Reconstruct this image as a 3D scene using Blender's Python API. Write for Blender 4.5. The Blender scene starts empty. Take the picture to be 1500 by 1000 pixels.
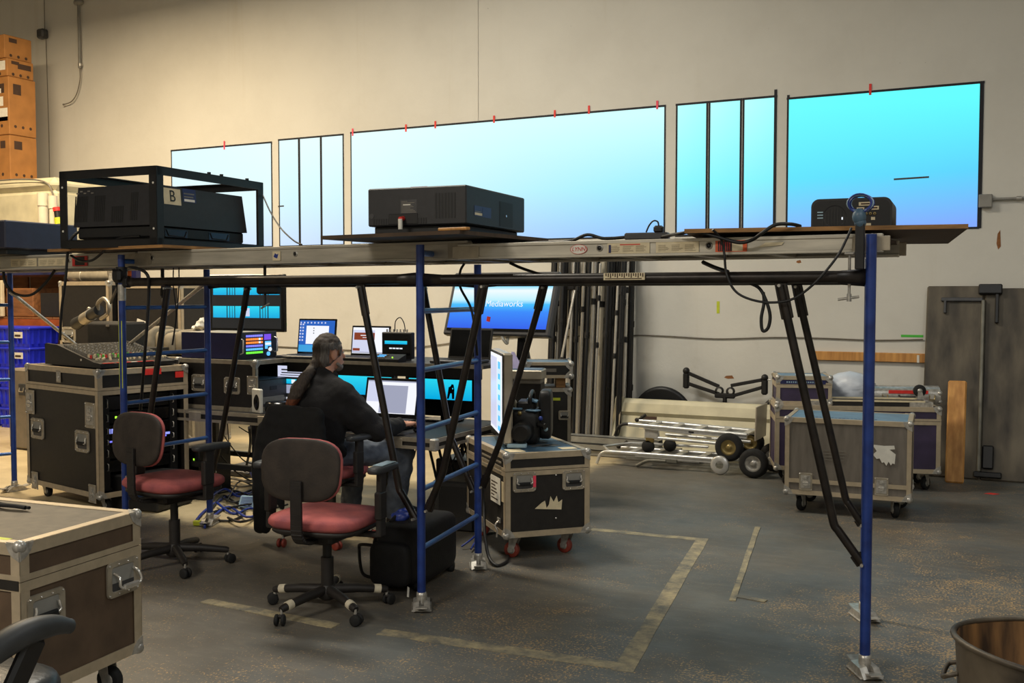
import bpy, math, random
from mathutils import Vector, Matrix
random.seed(11)
C = bpy.context.scene.collection
PI = math.pi
# ------------------------------------------------------------------ camera model (used for the camera and to survey positions)
CAM_H, FPX, HOR = 1.58, 1500.0, 432.0
PITCH, YAW = math.atan((500 - HOR) / FPX), math.radians(26.6)
_fw = Vector((-math.sin(YAW) * math.cos(PITCH), math.cos(YAW) * math.cos(PITCH), -math.sin(PITCH)))
_rt = Vector((math.cos(YAW), math.sin(YAW), 0))
_up = _rt.cross(_fw)
EYE = Vector((0, 0, CAM_H))
def ray(px, py): return _fw + (px - 750) / FPX * _rt + (500 - py) / FPX * _up
def atz(px, py, z=0.0):
    d = ray(px, py); return EYE + d * ((z - CAM_H) / d.z)
def aty(px, py, y):
    d = ray(px, py); return EYE + d * (y / d.y)
# ------------------------------------------------------------------ materials
def lin(c):
    c /= 255.0
    return c / 12.92 if c <= 0.04045 else ((c + 0.055) / 1.055) ** 2.4
def rgb(t): return (lin(t[0]), lin(t[1]), lin(t[2]), 1.0)
def mat(name, col, rough=.6, metal=0.0, var=.18, scale=14.0, bump=0.0, bscale=None, stretch=None, col2=None):
    m = bpy.data.materials.new(name); m.use_nodes = True
    nt = m.node_tree; b = nt.nodes['Principled BSDF']
    b.inputs['Roughness'].default_value = rough; b.inputs['Metallic'].default_value = metal
    tc = nt.nodes.new('ShaderNodeTexCoord'); mp = nt.nodes.new('ShaderNodeMapping')
    nt.links.new(tc.outputs['Object'], mp.inputs['Vector'])
    if stretch: mp.inputs['Scale'].default_value = stretch
    n = nt.nodes.new('ShaderNodeTexNoise'); n.inputs['Scale'].default_value = scale; n.inputs['Detail'].default_value = 5
    nt.links.new(mp.outputs['Vector'], n.inputs['Vector'])
    r = nt.nodes.new('ShaderNodeValToRGB')
    a = rgb(col); d = rgb(col2) if col2 else tuple(x * (1 - var * 1.6) for x in a[:3]) + (1,)
    u = tuple(min(1, x * (1 + var)) for x in a[:3]) + (1,)
    r.color_ramp.elements[0].position = .3; r.color_ramp.elements[0].color = d
    r.color_ramp.elements[1].position = .7; r.color_ramp.elements[1].color = u
    nt.links.new(n.outputs['Fac'], r.inputs['Fac']); nt.links.new(r.outputs['Color'], b.inputs['Base Color'])
    if bump:
        n2 = nt.nodes.new('ShaderNodeTexNoise'); n2.inputs['Scale'].default_value = bscale or scale * 4; n2.inputs['Detail'].default_value = 3
        nt.links.new(mp.outputs['Vector'], n2.inputs['Vector'])
        bp = nt.nodes.new('ShaderNodeBump'); bp.inputs['Strength'].default_value = bump; bp.inputs['Distance'].default_value = .02
        nt.links.new(n2.outputs['Fac'], bp.inputs['Height']); nt.links.new(bp.outputs['Normal'], b.inputs['Normal'])
    return m
def glow(name, col, s=1.0):
    m = bpy.data.materials.new(name); m.use_nodes = True
    b = m.node_tree.nodes['Principled BSDF']
    b.inputs['Base Color'].default_value = (.01, .01, .01, 1); b.inputs['Roughness'].default_value = .3
    b.inputs['Emission Color'].default_value = rgb(col); b.inputs['Emission Strength'].default_value = s
    return m
def glow_ramp(name, stops, axis='Z', coord='Generated', s=1.0):
    """lit display showing a smooth picture: colour ramp along one axis of the panel itself"""
    m = bpy.data.materials.new(name); m.use_nodes = True
    nt = m.node_tree; b = nt.nodes['Principled BSDF']
    tc = nt.nodes.new('ShaderNodeTexCoord'); sx = nt.nodes.new('ShaderNodeSeparateXYZ')
    nt.links.new(tc.outputs[coord], sx.inputs['Vector'])
    r = nt.nodes.new('ShaderNodeValToRGB')
    while len(r.color_ramp.elements) < len(stops): r.color_ramp.elements.new(.5)
    for e, (p, c) in zip(r.color_ramp.elements, stops): e.position = p; e.color = rgb(c)
    nt.links.new(sx.outputs[axis], r.inputs['Fac'])
    b.inputs['Base Color'].default_value = (.01, .01, .01, 1); b.inputs['Roughness'].default_value = .3
    nt.links.new(r.outputs['Color'], b.inputs['Emission Color']); b.inputs['Emission Strength'].default_value = s
    return m
M = {}
M['alu'] = mat('aluminium_edge', (190, 174, 148), .4, .4, .08, 22)
M['alu_dull'] = mat('aluminium_dull', (170, 160, 142), .42, .45, .12, 18)
M['plank_alu'] = mat('plank_aluminium', (190, 184, 170), .42, .4, .14, 9, stretch=(.4, 3, 3))
M['steel'] = mat('zinc_steel', (182, 178, 170), .35, .5, .2, 40)
M['chrome'] = mat('chrome', (222, 218, 210), .2, .7, .05, 30)
M['black_lam'] = mat('black_laminate', (30, 27, 25), .48, 0, .2, 25, .03, 120)
M['brown_lam'] = mat('brown_laminate', (88, 70, 54), .5, 0, .16, 10, .03, 90)
M['brown_lid'] = mat('worn_brown_lid', (88, 79, 64), .6, 0, .18, 18, .05, 80)
M['grey_lam'] = mat('grey_laminate', (118, 110, 100), .55, 0, .13, 9, .04, 60, stretch=(3, 3, .6))
M['purple_lam'] = mat('purple_laminate', (58, 46, 74), .5, 0, .15, 10)
M['blue_lid'] = mat('blue_grey_lid', (96, 132, 158), .45, 0, .12, 12)
M['bluetop'] = mat('blue_lit_lid_and_blue_parts', (74, 102, 124), .4, 0, .18, 9)  # blue light on the black case's lid put into its colour; also blue parts
M['rack_black'] = mat('rack_black_metal', (22, 22, 24), .45, .1, .15, 20)
M['proj'] = mat('projector_charcoal', (37, 37, 40), .5, 0, .1, 30, .05, 200)
M['proj_dk'] = mat('projector_black', (17, 17, 18), .55, 0, .15, 20)
M['black'] = mat('black_plastic', (22, 21, 21), .5, 0, .15, 20)
M['black_gloss'] = mat('black_gloss', (14, 14, 15), .22, 0, .1, 10)
M['black_metal'] = mat('black_painted_tube', (38, 32, 28), .36, .35, .3, 16, col2=(22, 18, 16))
M['rubber'] = mat('rubber', (20, 20, 20), .8, 0, .2, 30)
M['blue_paint'] = mat('blue_scaffold_paint', (38, 66, 140), .34, .15, .12, 12, col2=(26, 46, 108))
M['alu_bright'] = mat('bright_aluminium', (208, 207, 203), .3, .55, .08, 20)
M['alu_grey'] = mat('grey_aluminium', (158, 158, 154), .4, .5, .12, 14)
M['blue_rung'] = mat('screen_lit_blue_rung', (62, 104, 172), .28, .2, .12, 12)  # lighter blue puts the screens' glow on the rungs into their colour
M['navy'] = mat('navy_panel', (30, 34, 84), .4, 0, .1, 12)
M['ply'] = mat('plywood_edge', (158, 116, 68), .7, 0, .2, 10, .05, 60, stretch=(1, 1, 8))
M['ply_dark'] = mat('dark_plywood', (74, 57, 42), .7, 0, .2, 6, .05, 40, stretch=(1, 6, 1))
M['board_black'] = mat('black_board', (42, 37, 32), .6, 0, .2, 8, .04, 40)
M['pine'] = mat('pine_board', (206, 152, 84), .55, 0, .13, 5, .03, 30, stretch=(5, 5, .6), col2=(172, 116, 58))
M['card'] = mat('cardboard', (164, 112, 58), .8, 0, .1, 6, .03, 40)
M['card_mark'] = mat('printed_ink', (66, 46, 34), .8, 0, .1, 10)
M['white'] = mat('white_label', (226, 222, 210), .6, 0, .06, 20)
M['paper'] = mat('yellowed_label', (218, 203, 168), .6, 0, .07, 25)
M['redink'] = mat('red_ink', (206, 52, 44), .6, 0, .08, 20)
M['red'] = mat('red_tape', (230, 52, 44), .55, 0, .08, 20)
M['pink'] = mat('pink_tape', (240, 70, 96), .55, 0, .08, 20)
M['green'] = mat('green_tape', (74, 190, 62), .55, 0, .08, 20)
M['yellow'] = mat('yellow_green_tape', (196, 206, 52), .55, 0, .1, 20)
M['orange'] = mat('orange_label', (222, 92, 40), .5, 0, .1, 20)
M['gaffer'] = mat('black_gaffer_tape', (20, 22, 32), .7, 0, .1, 30)
M['cream'] = mat('cream_panel', (206, 198, 168), .5, 0, .1, 5, .03, 20)
M['pvc'] = mat('white_pvc', (222, 212, 190), .4, 0, .05, 8)
M['crate'] = mat('blue_crate_plastic', (38, 50, 205), .4, 0, .12, 10)
M['foam'] = mat('grey_padding', (132, 124, 108), .85, 0, .15, 9, .1, 30)
M['beige'] = mat('beige_grey_case', (126, 116, 102), .6, 0, .12, 10)
M['fabric_pink'] = mat('pink_red_upholstery', (186, 96, 90), .9, 0, .16, 7, .15, 160, col2=(136, 72, 78))
M['chair_black'] = mat('chair_black_plastic', (33, 29, 27), .55, 0, .2, 20)
M['back_black'] = mat('worn_black_backrest', (46, 38, 32), .75, 0, .25, 14, .08, 90)
M['leather'] = mat('black_leather', (46, 50, 54), .36, 0, .12, 12, .08, 50)
M['arm_pad'] = mat('armrest_pad', (52, 54, 56), .5, 0, .15, 18)
M['tape_white'] = mat('masking_tape', (206, 196, 172), .7, 0, .1, 30)
M['red_wheel'] = mat('red_polyurethane', (132, 52, 38), .5, 0, .15, 20)
M['gold'] = mat('brass_hub', (158, 138, 88), .35, .6, .15, 20)
M['bag'] = mat('black_nylon', (20, 19, 20), .7, 0, .25, 25, .12, 120)
M['jacket'] = mat('black_fleece', (21, 20, 22), .92, 0, .2, 12, .15, 90)
M['coat'] = mat('black_wool_coat', (15, 15, 16), .9, 0, .2, 12, .1, 60)
M['jeans'] = mat('blue_grey_denim', (98, 106, 118), .85, 0, .2, 10, .15, 160, col2=(66, 74, 88))
M['skin'] = mat('skin', (206, 150, 122), .5, 0, .07, 20)
M['hair'] = mat('brown_grey_hair', (62, 52, 44), .7, 0, .3, 40, .25, 90, stretch=(4, 4, .5), col2=(40, 33, 28))
M['hair_grey'] = mat('grey_temple_hair', (96, 91, 86), .65, 0, .25, 40, .25, 90, stretch=(4, 4, .5), col2=(62, 57, 52))
M['hair_tip'] = mat('reddish_hair_tip', (122, 66, 38), .6, 0, .3, 30, .25, 90, stretch=(4, 4, .4), col2=(70, 40, 26))
M['shoe'] = mat('dark_leather_shoe', (40, 34, 30), .5, 0, .2, 20)
M['cable'] = mat('black_cable', (18, 18, 19), .5, 0, .1, 20)
M['cable_blue'] = mat('blue_cable', (34, 56, 138), .45, 0, .12, 20)
M['cable_grey'] = mat('grey_cable', (118, 112, 102), .5, 0, .12, 20)
M['plate_blue'] = mat('pale_blue_plastic', (158, 186, 200), .4, 0, .08, 20)
M['dark_panel'] = mat('stained_dark_panel', (96, 88, 74), .6, .05, .3, 3.0, .05, 14, stretch=(2.2, 1, .7), col2=(50, 45, 39))
M['bar_worn'] = mat('worn_grey_bar', (120, 118, 108), .5, .3, .25, 12, stretch=(1, 1, .5))
M['galv'] = mat('galvanised_can', (92, 84, 72), .5, .4, .3, 7, .1, 12, col2=(48, 42, 36))
M['rust'] = mat('rusty_can_inside', (134, 98, 58), .75, .1, .35, 6, .08, 14, stretch=(3, 3, .5), col2=(58, 42, 28))
M['screen_off'] = mat('switched_off_screen', (9, 9, 10), .2, 0, .05, 5)
M['grey_plastic'] = mat('grey_bezel', (64, 64, 66), .4, .1, .1, 20)
M['silver'] = mat('silver_shell', (186, 176, 158), .4, .5, .06, 10)
M['plastic_bag'] = mat('white_plastic_bag', (196, 202, 212), .4, 0, .06, 8, .3, 12)
M['grey_box'] = mat('grey_wall_box', (138, 136, 130), .5, 0, .1, 10)
M['rack_orange'] = mat('orange_rack_beam', (170, 84, 34), .5, .1, .15, 10)
M['timber'] = mat('rough_timber', (142, 92, 50), .8, 0, .25, 6, .1, 30, stretch=(.8, 4, 4))
M['tyre'] = mat('tyre_rubber', (26, 25, 24), .85, 0, .2, 30, .1, 60)
G = {}
G['cyan'] = glow_ramp('lit_cyan_screen', [(0, (0, 170, 225)), (1, (40, 214, 240))], 'Z')
G['ui'] = glow('lit_white_window', (214, 218, 244), .95)
G['ui2'] = glow('lit_grey_window', (172, 176, 200), .85)
G['uiw'] = glow('lit_bright_window', (246, 248, 255), 1.0)
G['desk'] = glow('lit_blue_desktop', (32, 96, 190), 1.0)
G['deskl'] = glow('lit_pale_blue_desktop', (60, 160, 220), 1.0)
G['dark'] = glow('lit_dark_grey', (30, 31, 32), 1.0)
G['brown'] = glow('lit_brown_block', (132, 56, 34), 1.0)
G['text'] = glow('lit_white_text', (236, 244, 252), 1.0)
G['orange'] = glow('lit_orange_button', (255, 132, 40), 1.3)
G['violet'] = glow('lit_violet_button', (120, 120, 250), 1.3)
G['purple'] = glow('lit_purple_button', (110, 60, 220), 1.1)
G['lime'] = glow('lit_green_button', (110, 240, 60), 1.3)
G['sky'] = glow('lit_sky_button', (90, 180, 250), 1.3)
G['led_green'] = glow('green_lamp', (170, 255, 60), 1.6)
G['rackblue'] = glow('lit_rack_display', (150, 160, 255), 1.1)
G['redline'] = glow('lit_red_line', (150, 24, 40), 1.0)
# ------------------------------------------------------------------ mesh building
class MB:
    def __init__(s, X=None): s.v, s.f, s.mi, s.sm, s.mats, s.X = [], [], [], [], [], X or Matrix()
    def _m(s, m):
        if m not in s.mats: s.mats.append(m)
        return s.mats.index(m)
    def add(s, vs, fs, m, smooth=False):
        o = len(s.v); s.v += [tuple(s.X @ Vector(p)) for p in vs]; k = s._m(m)
        for f in fs: s.f.append([o + i for i in f]); s.mi.append(k); s.sm.append(smooth)
    def conv(s, vs, fs, m, smooth=False):
        """convex piece: faces are turned outwards"""
        V = [Vector(p) for p in vs]; c = sum(V, Vector()) / len(V); out = []
        for f in fs:
            n = (V[f[1]] - V[f[0]]).cross(V[f[2]] - V[f[1]])
            fc = sum((V[i] for i in f), Vector()) / len(f)
            out.append(list(f) if n.dot(fc - c) >= 0 else list(reversed(f)))
        s.add(vs, out, m, smooth)
    def box(s, c, d, m, bev=0.0, R=None):
        hx, hy, hz = d[0] / 2, d[1] / 2, d[2] / 2; c = Vector(c); R = R or Matrix.Identity(3)
        if bev <= 0:
            vs = [(x * hx, y * hy, z * hz) for x in (-1, 1) for y in (-1, 1) for z in (-1, 1)]
            fs = [(0, 1, 3, 2), (4, 5, 7, 6), (0, 1, 5, 4), (2, 3, 7, 6), (0, 2, 6, 4), (1, 3, 7, 5)]
        else:
            b = min(bev, hx * .95, hy * .95, hz * .95); vs = []; ix = {}
            for sx in (-1, 1):
                for sy in (-1, 1):
                    for sz in (-1, 1):
                        ix[sx, sy, sz] = len(vs)
                        vs += [(sx * hx, sy * (hy - b), sz * (hz - b)), (sx * (hx - b), sy * hy, sz * (hz - b)), (sx * (hx - b), sy * (hy - b), sz * hz)]
            S = (-1, 1); fs = []
            for t in S:
                fs.append([ix[t, a, q] + 0 for a, q in ((-1, -1), (1, -1), (1, 1), (-1, 1))])
                fs.append([ix[a, t, q] + 1 for a, q in ((-1, -1), (1, -1), (1, 1), (-1, 1))])
                fs.append([ix[a, q, t] + 2 for a, q in ((-1, -1), (1, -1), (1, 1), (-1, 1))])
            for a in S:
                for q in S:
                    fs.append([ix[a, q, -1], ix[a, q, 1], ix[a, q, 1] + 1, ix[a, q, -1] + 1])
                    fs.append([ix[a, -1, q], ix[a, 1, q], ix[a, 1, q] + 2, ix[a, -1, q] + 2])
                    fs.append([ix[-1, a, q] + 1, ix[1, a, q] + 1, ix[1, a, q] + 2, ix[-1, a, q] + 2])
                    for t in S: fs.append([ix[a, q, t], ix[a, q, t] + 1, ix[a, q, t] + 2])
        s.conv([tuple(c + R @ Vector(p)) for p in vs], fs, m)
    def b2(s, lo, hi, m, bev=0.0):
        s.box([(a + b) / 2 for a, b in zip(lo, hi)], [abs(b - a) for a, b in zip(lo, hi)], m, bev)
    def bar(s, p, q, w, h, m, bev=0.0, up=(0, 0, 1)):
        p, q = Vector(p), Vector(q); d = q - p; L = d.length; d.normalize(); u = Vector(up)
        if abs(d.dot(u)) > .98: u = Vector((0, 1, 0))
        sd = d.cross(u).normalized(); u = sd.cross(d)
        s.box((p + q) / 2, (L, w, h), m, bev, Matrix((d, sd, u)).transposed())
    def tube(s, pts, r, m, n=8, caps=True, closed=False, flat=None):
        P = [Vector(p) for p in pts]; N = len(P)
        rr = r if isinstance(r, (list, tuple)) else [r] * N
        T = []
        for i in range(N):
            a = P[(i - 1) % N] if closed or i else P[i]; b = P[(i + 1) % N] if closed or i < N - 1 else P[i]
            T.append((b - a).normalized())
        u = Vector((0, 0, 1)) if abs(T[0].z) < .9 else Vector((0, 1, 0))
        u = (u - T[0] * u.dot(T[0])).normalized(); vs = []
        for i in range(N):
            u = (u - T[i] * u.dot(T[i])).normalized(); w = T[i].cross(u)
            for k in range(n):
                a = 2 * PI * k / n
                vs.append(tuple(P[i] + (u * math.cos(a) + w * math.sin(a)) * rr[i]))
        fs = []
        for i in range(N if closed else N - 1):
            j = (i + 1) % N
            for k in range(n): fs.append([i * n + k, i * n + (k + 1) % n, j * n + (k + 1) % n, j * n + k])
        s.add(vs, fs, m, True)
        if caps and not closed:
            s.add(vs[:n], [list(range(n))[::-1]], m); s.add(vs[-n:], [list(range(n))], m)
    def cyl(s, p, q, r, m, n=16, r2=None): s.tube([p, q], [r, r if r2 is None else r2], m, n)
    def lathe(s, prof, m, n=24, c=(0, 0, 0), axis=(0, 0, 1), ell=(1, 1)):
        A = Vector(axis).normalized(); u = Vector((1, 0, 0)) if abs(A.x) < .9 else Vector((0, 1, 0))
        u = (u - A * u.dot(A)).normalized(); w = A.cross(u); c = Vector(c); vs = []
        for r, z in prof:
            for k in range(n):
                a = 2 * PI * k / n
                vs.append(tuple(c + A * z + (u * math.cos(a) * ell[0] + w * math.sin(a) * ell[1]) * r))
        fs = [[i * n + k, i * n + (k + 1) % n, (i + 1) * n + (k + 1) % n, (i + 1) * n + k] for i in range(len(prof) - 1) for k in range(n)]
        s.add(vs, fs, m, True)
    def sph(s, c, r, m, n=14, k=8):
        r = r if isinstance(r, (list, tuple)) else (r, r, r); vs = [(c[0], c[1], c[2] - r[2])]; fs = []
        for i in range(1, k):
            t = -PI / 2 + PI * i / k
            for j in range(n):
                a = 2 * PI * j / n; vs.append((c[0] + r[0] * math.cos(t) * math.cos(a), c[1] + r[1] * math.cos(t) * math.sin(a), c[2] + r[2] * math.sin(t)))
        vs.append((c[0], c[1], c[2] + r[2])); e = len(vs) - 1
        for j in range(n):
            fs.append([0, 1 + (j + 1) % n, 1 + j]); b = 1 + (k - 2) * n
            fs.append([e, b + j, b + (j + 1) % n])
            for i in range(k - 2):
                a = 1 + i * n; fs.append([a + j, a + (j + 1) % n, a + n + (j + 1) % n, a + n + j])
        s.add(vs, fs, m, True)
    def sbox(s, c, d, m, e=.35, n=32, k=18):
        """soft box with fully rounded edges"""
        P = lambda v: math.copysign(abs(v) ** e, v); vs = [(c[0], c[1], c[2] - d[2] / 2)]; fs = []
        for i in range(1, k):
            t = -PI / 2 + PI * i / k; ct, st = P(math.cos(t)), P(math.sin(t))
            for j in range(n):
                a = 2 * PI * j / n; vs.append((c[0] + d[0] / 2 * ct * P(math.cos(a)), c[1] + d[1] / 2 * ct * P(math.sin(a)), c[2] + d[2] / 2 * st))
        vs.append((c[0], c[1], c[2] + d[2] / 2)); z = len(vs) - 1
        for j in range(n):
            fs.append([0, 1 + (j + 1) % n, 1 + j]); q = 1 + (k - 2) * n; fs.append([z, q + j, q + (j + 1) % n])
            for i in range(k - 2):
                a = 1 + i * n; fs.append([a + j, a + (j + 1) % n, a + n + (j + 1) % n, a + n + j])
        s.add(vs, fs, m, True)
    def prism(s, poly, ext, m, smooth=False):
        """extrude a planar polygon (3-D points) by vector ext; works for concave outlines"""
        P = [Vector(p) for p in poly]; E = Vector(ext); n = len(P)
        nrm = Vector()
        for i in range(n): nrm += P[i].cross(P[(i + 1) % n])
        if nrm.dot(E) > 0: P.reverse()
        vs = [tuple(p) for p in P] + [tuple(p + E) for p in P]
        s.add(vs, [list(range(n)), [n + i for i in range(n)][::-1]], m)
        s.add(vs, [[i, n + i, n + (i + 1) % n, (i + 1) % n] for i in range(n)], m, smooth)
    def build(s, name, parent=None, loc=(0, 0, 0), rz=0.0, rot=None):
        me = bpy.data.meshes.new(name); me.from_pydata(s.v, [], s.f)
        for m in s.mats: me.materials.append(m)
        me.polygons.foreach_set('material_index', s.mi); me.polygons.foreach_set('use_smooth', s.sm); me.update()
        o = bpy.data.objects.new(name, me); C.objects.link(o)
        o.location = loc; o.rotation_euler = rot or (0, 0, rz)
        if parent is not None: o.parent = parent
        return o
def tag(o, label, cat, group=None, kind=None):
    if label: o['label'] = label
    if cat: o['category'] = cat
    if group: o['group'] = group
    if kind: o['kind'] = kind
    return o
def thing(name, label, cat, loc=(0, 0, 0), rz=0.0, group=None, rot=None):
    o = bpy.data.objects.new(name, None); C.objects.link(o); o.empty_display_size = .1
    o.location = loc; o.rotation_euler = rot or (0, 0, rz)
    return tag(o, label, cat, group)
KIDS = {}
def copy_tree(o, parent=None):
    c = o.copy(); C.objects.link(c)
    if parent is not None: c.parent = parent
    for ch in [x for x in bpy.data.objects if x.parent == o]: copy_tree(ch, c)
    return c
def struct(name, mb): 
    o = mb.build(name); o['kind'] = 'structure'; return o
def spline(pts, n=8):
    """smooth curve through points"""
    P = [Vector(p) for p in pts]; out = []
    for i in range(len(P) - 1):
        a, b, c, d = P[max(i - 1, 0)], P[i], P[i + 1], P[min(i + 2, len(P) - 1)]
        for k in range(n):
            t = k / n
            out.append(.5 * (2 * b + (c - a) * t + (2 * a - 5 * b + 4 * c - d) * t * t + (3 * b - a - 3 * c + d) * t ** 3))
    return out + [P[-1]]
def cable(label, pts, r=.006, m='cable', group=None, name='cable', parent=None, n=7, k=6):
    b = MB(); b.tube(spline(pts, k), r, M[m], n)
    o = b.build(name, parent)
    return tag(o, label, 'cable', group) if parent is None else o
def text(name, body, size, m, parent, loc, rot, ext=.0008, shear=0.0, align='CENTER', bold=0.0):
    cu = bpy.data.curves.new(name, 'FONT'); cu.body = body; cu.size = size; cu.extrude = ext; cu.shear = shear; cu.offset = 0
    cu.align_x = align; cu.align_y = 'CENTER'; cu.materials.append(m)
    f = bpy.data.objects.new(name, cu); C.objects.link(f); bpy.context.view_layer.update()
    me = bpy.data.meshes.new_from_object(f.evaluated_get(bpy.context.evaluated_depsgraph_get())); me.name = name
    bpy.data.objects.remove(f); bpy.data.curves.remove(cu)
    o = bpy.data.objects.new(name, me); C.objects.link(o); o.parent = parent; o.location = loc; o.rotation_euler = rot
    return o
FACE_FRONT = (PI / 2, 0, 0)            # text reading on a -Y face
def frame_mat(face, w, d, z0):
    """matrix whose x,y,z are across, up and out of a case's face; origin at the face's bottom centre"""
    if face == 'front': a, o = (1, 0, 0), (0, -d / 2, z0)
    elif face == 'right': a, o = (0, 1, 0), (w / 2, 0, z0)
    elif face == 'left': a, o = (0, -1, 0), (-w / 2, 0, z0)
    else: a, o = (-1, 0, 0), (0, d / 2, z0)
    a = Vector(a); u = Vector((0, 0, 1)); n = a.cross(u)
    X = Matrix((a, u, n)).transposed().to_4x4(); X.translation = Vector(o); return X
def case_handle(root, X, u, v, s=1.0, out=0.0, tape=None, mtl='alu_dull'):
    """recessed case handle: riveted dish with a sprung bail"""
    b = MB(X @ Matrix.Translation((u, v, 0)) @ Matrix.Scale(s, 4)); A = M[mtl]
    def rr(hw, hh, r, z): return [(sx * (hw - r) + r * math.cos(a + k * PI / 8), sy * (hh - r) + r * math.sin(a + k * PI / 8), z) for sx, sy, a in ((1, 1, 0), (-1, 1, PI / 2), (-1, -1, PI), (1, -1, 1.5 * PI)) for k in range(5)]
    L4 = [rr(.086, .071, .022, -.002), rr(.084, .069, .021, .005), rr(.062, .050, .012, .005), rr(.058, .046, .010, .0005)]; n = 20
    b.add([p for l in L4 for p in l], [[i * n + k, i * n + (k + 1) % n, (i + 1) * n + (k + 1) % n, (i + 1) * n + k] for i in range(3) for k in range(n)], A)
    b.b2((-.06, -.047, -.004), (.06, .047, .0012), M['grey_box']); b.b2((-.06, -.047, .0012), (.06, -.015, .0016), M['grey_plastic'])
    for x in (-.074, -.025, .025, .074):
        for y in (-.058, .058): b.sph((x, y, .005), .005, M['chrome'], 8, 5)
    h = b.build('handle', root)
    c = MB(X @ Matrix.Translation((u, v, 0)) @ Matrix.Scale(s, 4))
    o = .012 + out; y = -.012 - out * .5
    c.tube(spline([(-.052, .026, .006), (-.052, .012, o * .8), (-.05, y, o), (.05, y, o), (.052, .012, o * .8), (.052, .026, .006)], 3), .006, M['chrome'], 8)
    c.box((0, y, o), (.085, .022, .016), M['rubber'] if not out else M['chrome'], .005)
    c.build('bail', h)
    if tape:
        t = MB(X @ Matrix.Translation((u, v, 0)) @ Matrix.Scale(s, 4)); t.b2((.062, -.04, .005), (.083, .04, .0065), M[tape]); t.build('tape_patch', h)
    return h
def case_latch(root, X, u, v, s=1.0):
    b = MB(X @ Matrix.Translation((u, v, 0)) @ Matrix.Scale(s, 4)); A = M['alu_dull']
    b.b2((-.055, -.075, -.002), (.055, .075, .004), A, .002)
    b.b2((-.04, -.055, .004), (.04, .055, .006), M['steel'], .001)
    for sx in (-1, 1):
        for sy in (-1, 1): b.sph((sx * .047, sy * .066, .004), .005, M['chrome'], 8, 5)
    h = b.build('latch', root)
    c = MB(X @ Matrix.Translation((u, v, 0)) @ Matrix.Scale(s, 4))
    c.cyl((0, -.01, .006), (0, -.01, .011), .024, M['chrome'], 14); c.box((0, -.01, .013), (.05, .01, .006), M['steel'], .002); c.box((0, .03, .009), (.03, .026, .007), M['steel'], .002)
    c.build('latch_twist', h); return h
def caster(root, x, y, ztop, r=.05, a=0.0, wheel='rubber', s=1.0):
    """swivel caster: plate and fork, wheel as its sub-part"""
    X = Matrix.Translation((x, y, 0)) @ Matrix.Rotation(a, 4, 'Z'); b = MB(X)
    b.b2((-.045 * s, -.04 * s, ztop - .006), (.045 * s, .04 * s, ztop), M['steel'])
    b.cyl((0, 0, ztop - .02), (0, 0, ztop - .005), .024 * s, M['steel'], 12)
    ox = .022 * s
    for sd in (-1, 1):
        b.prism([(-.025 * s, sd * .02 * s, ztop - .016), (.03 * s, sd * .02 * s, ztop - .016), (ox + .016, sd * .02 * s, r - .014), (ox - .012, sd * .02 * s, r - .014)], (0, sd * .004, 0), M['steel'])
    b.box((.0, 0, ztop - .018), (.055 * s, .046 * s, .005), M['steel'])
    o = b.build('caster', root)
    w = MB(X); pr = [(.012, -.015 * s), (r * .94, -.015 * s), (r, -.009 * s), (r, .009 * s), (r * .94, .015 * s), (.012, .015 * s)]
    w.lathe(pr, M[wheel], 20, (ox, 0, r), (0, 1, 0))
    w.lathe([(.001, -.017 * s), (r * .5, -.0165 * s), (r * .52, -.014 * s)], M['steel'], 14, (ox, 0, r), (0, 1, 0))
    w.lathe([(r * .52, .014 * s), (r * .5, .0165 * s), (.001, .017 * s)], M['steel'], 14, (ox, 0, r), (0, 1, 0))
    w.build('wheel', o); return o
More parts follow.
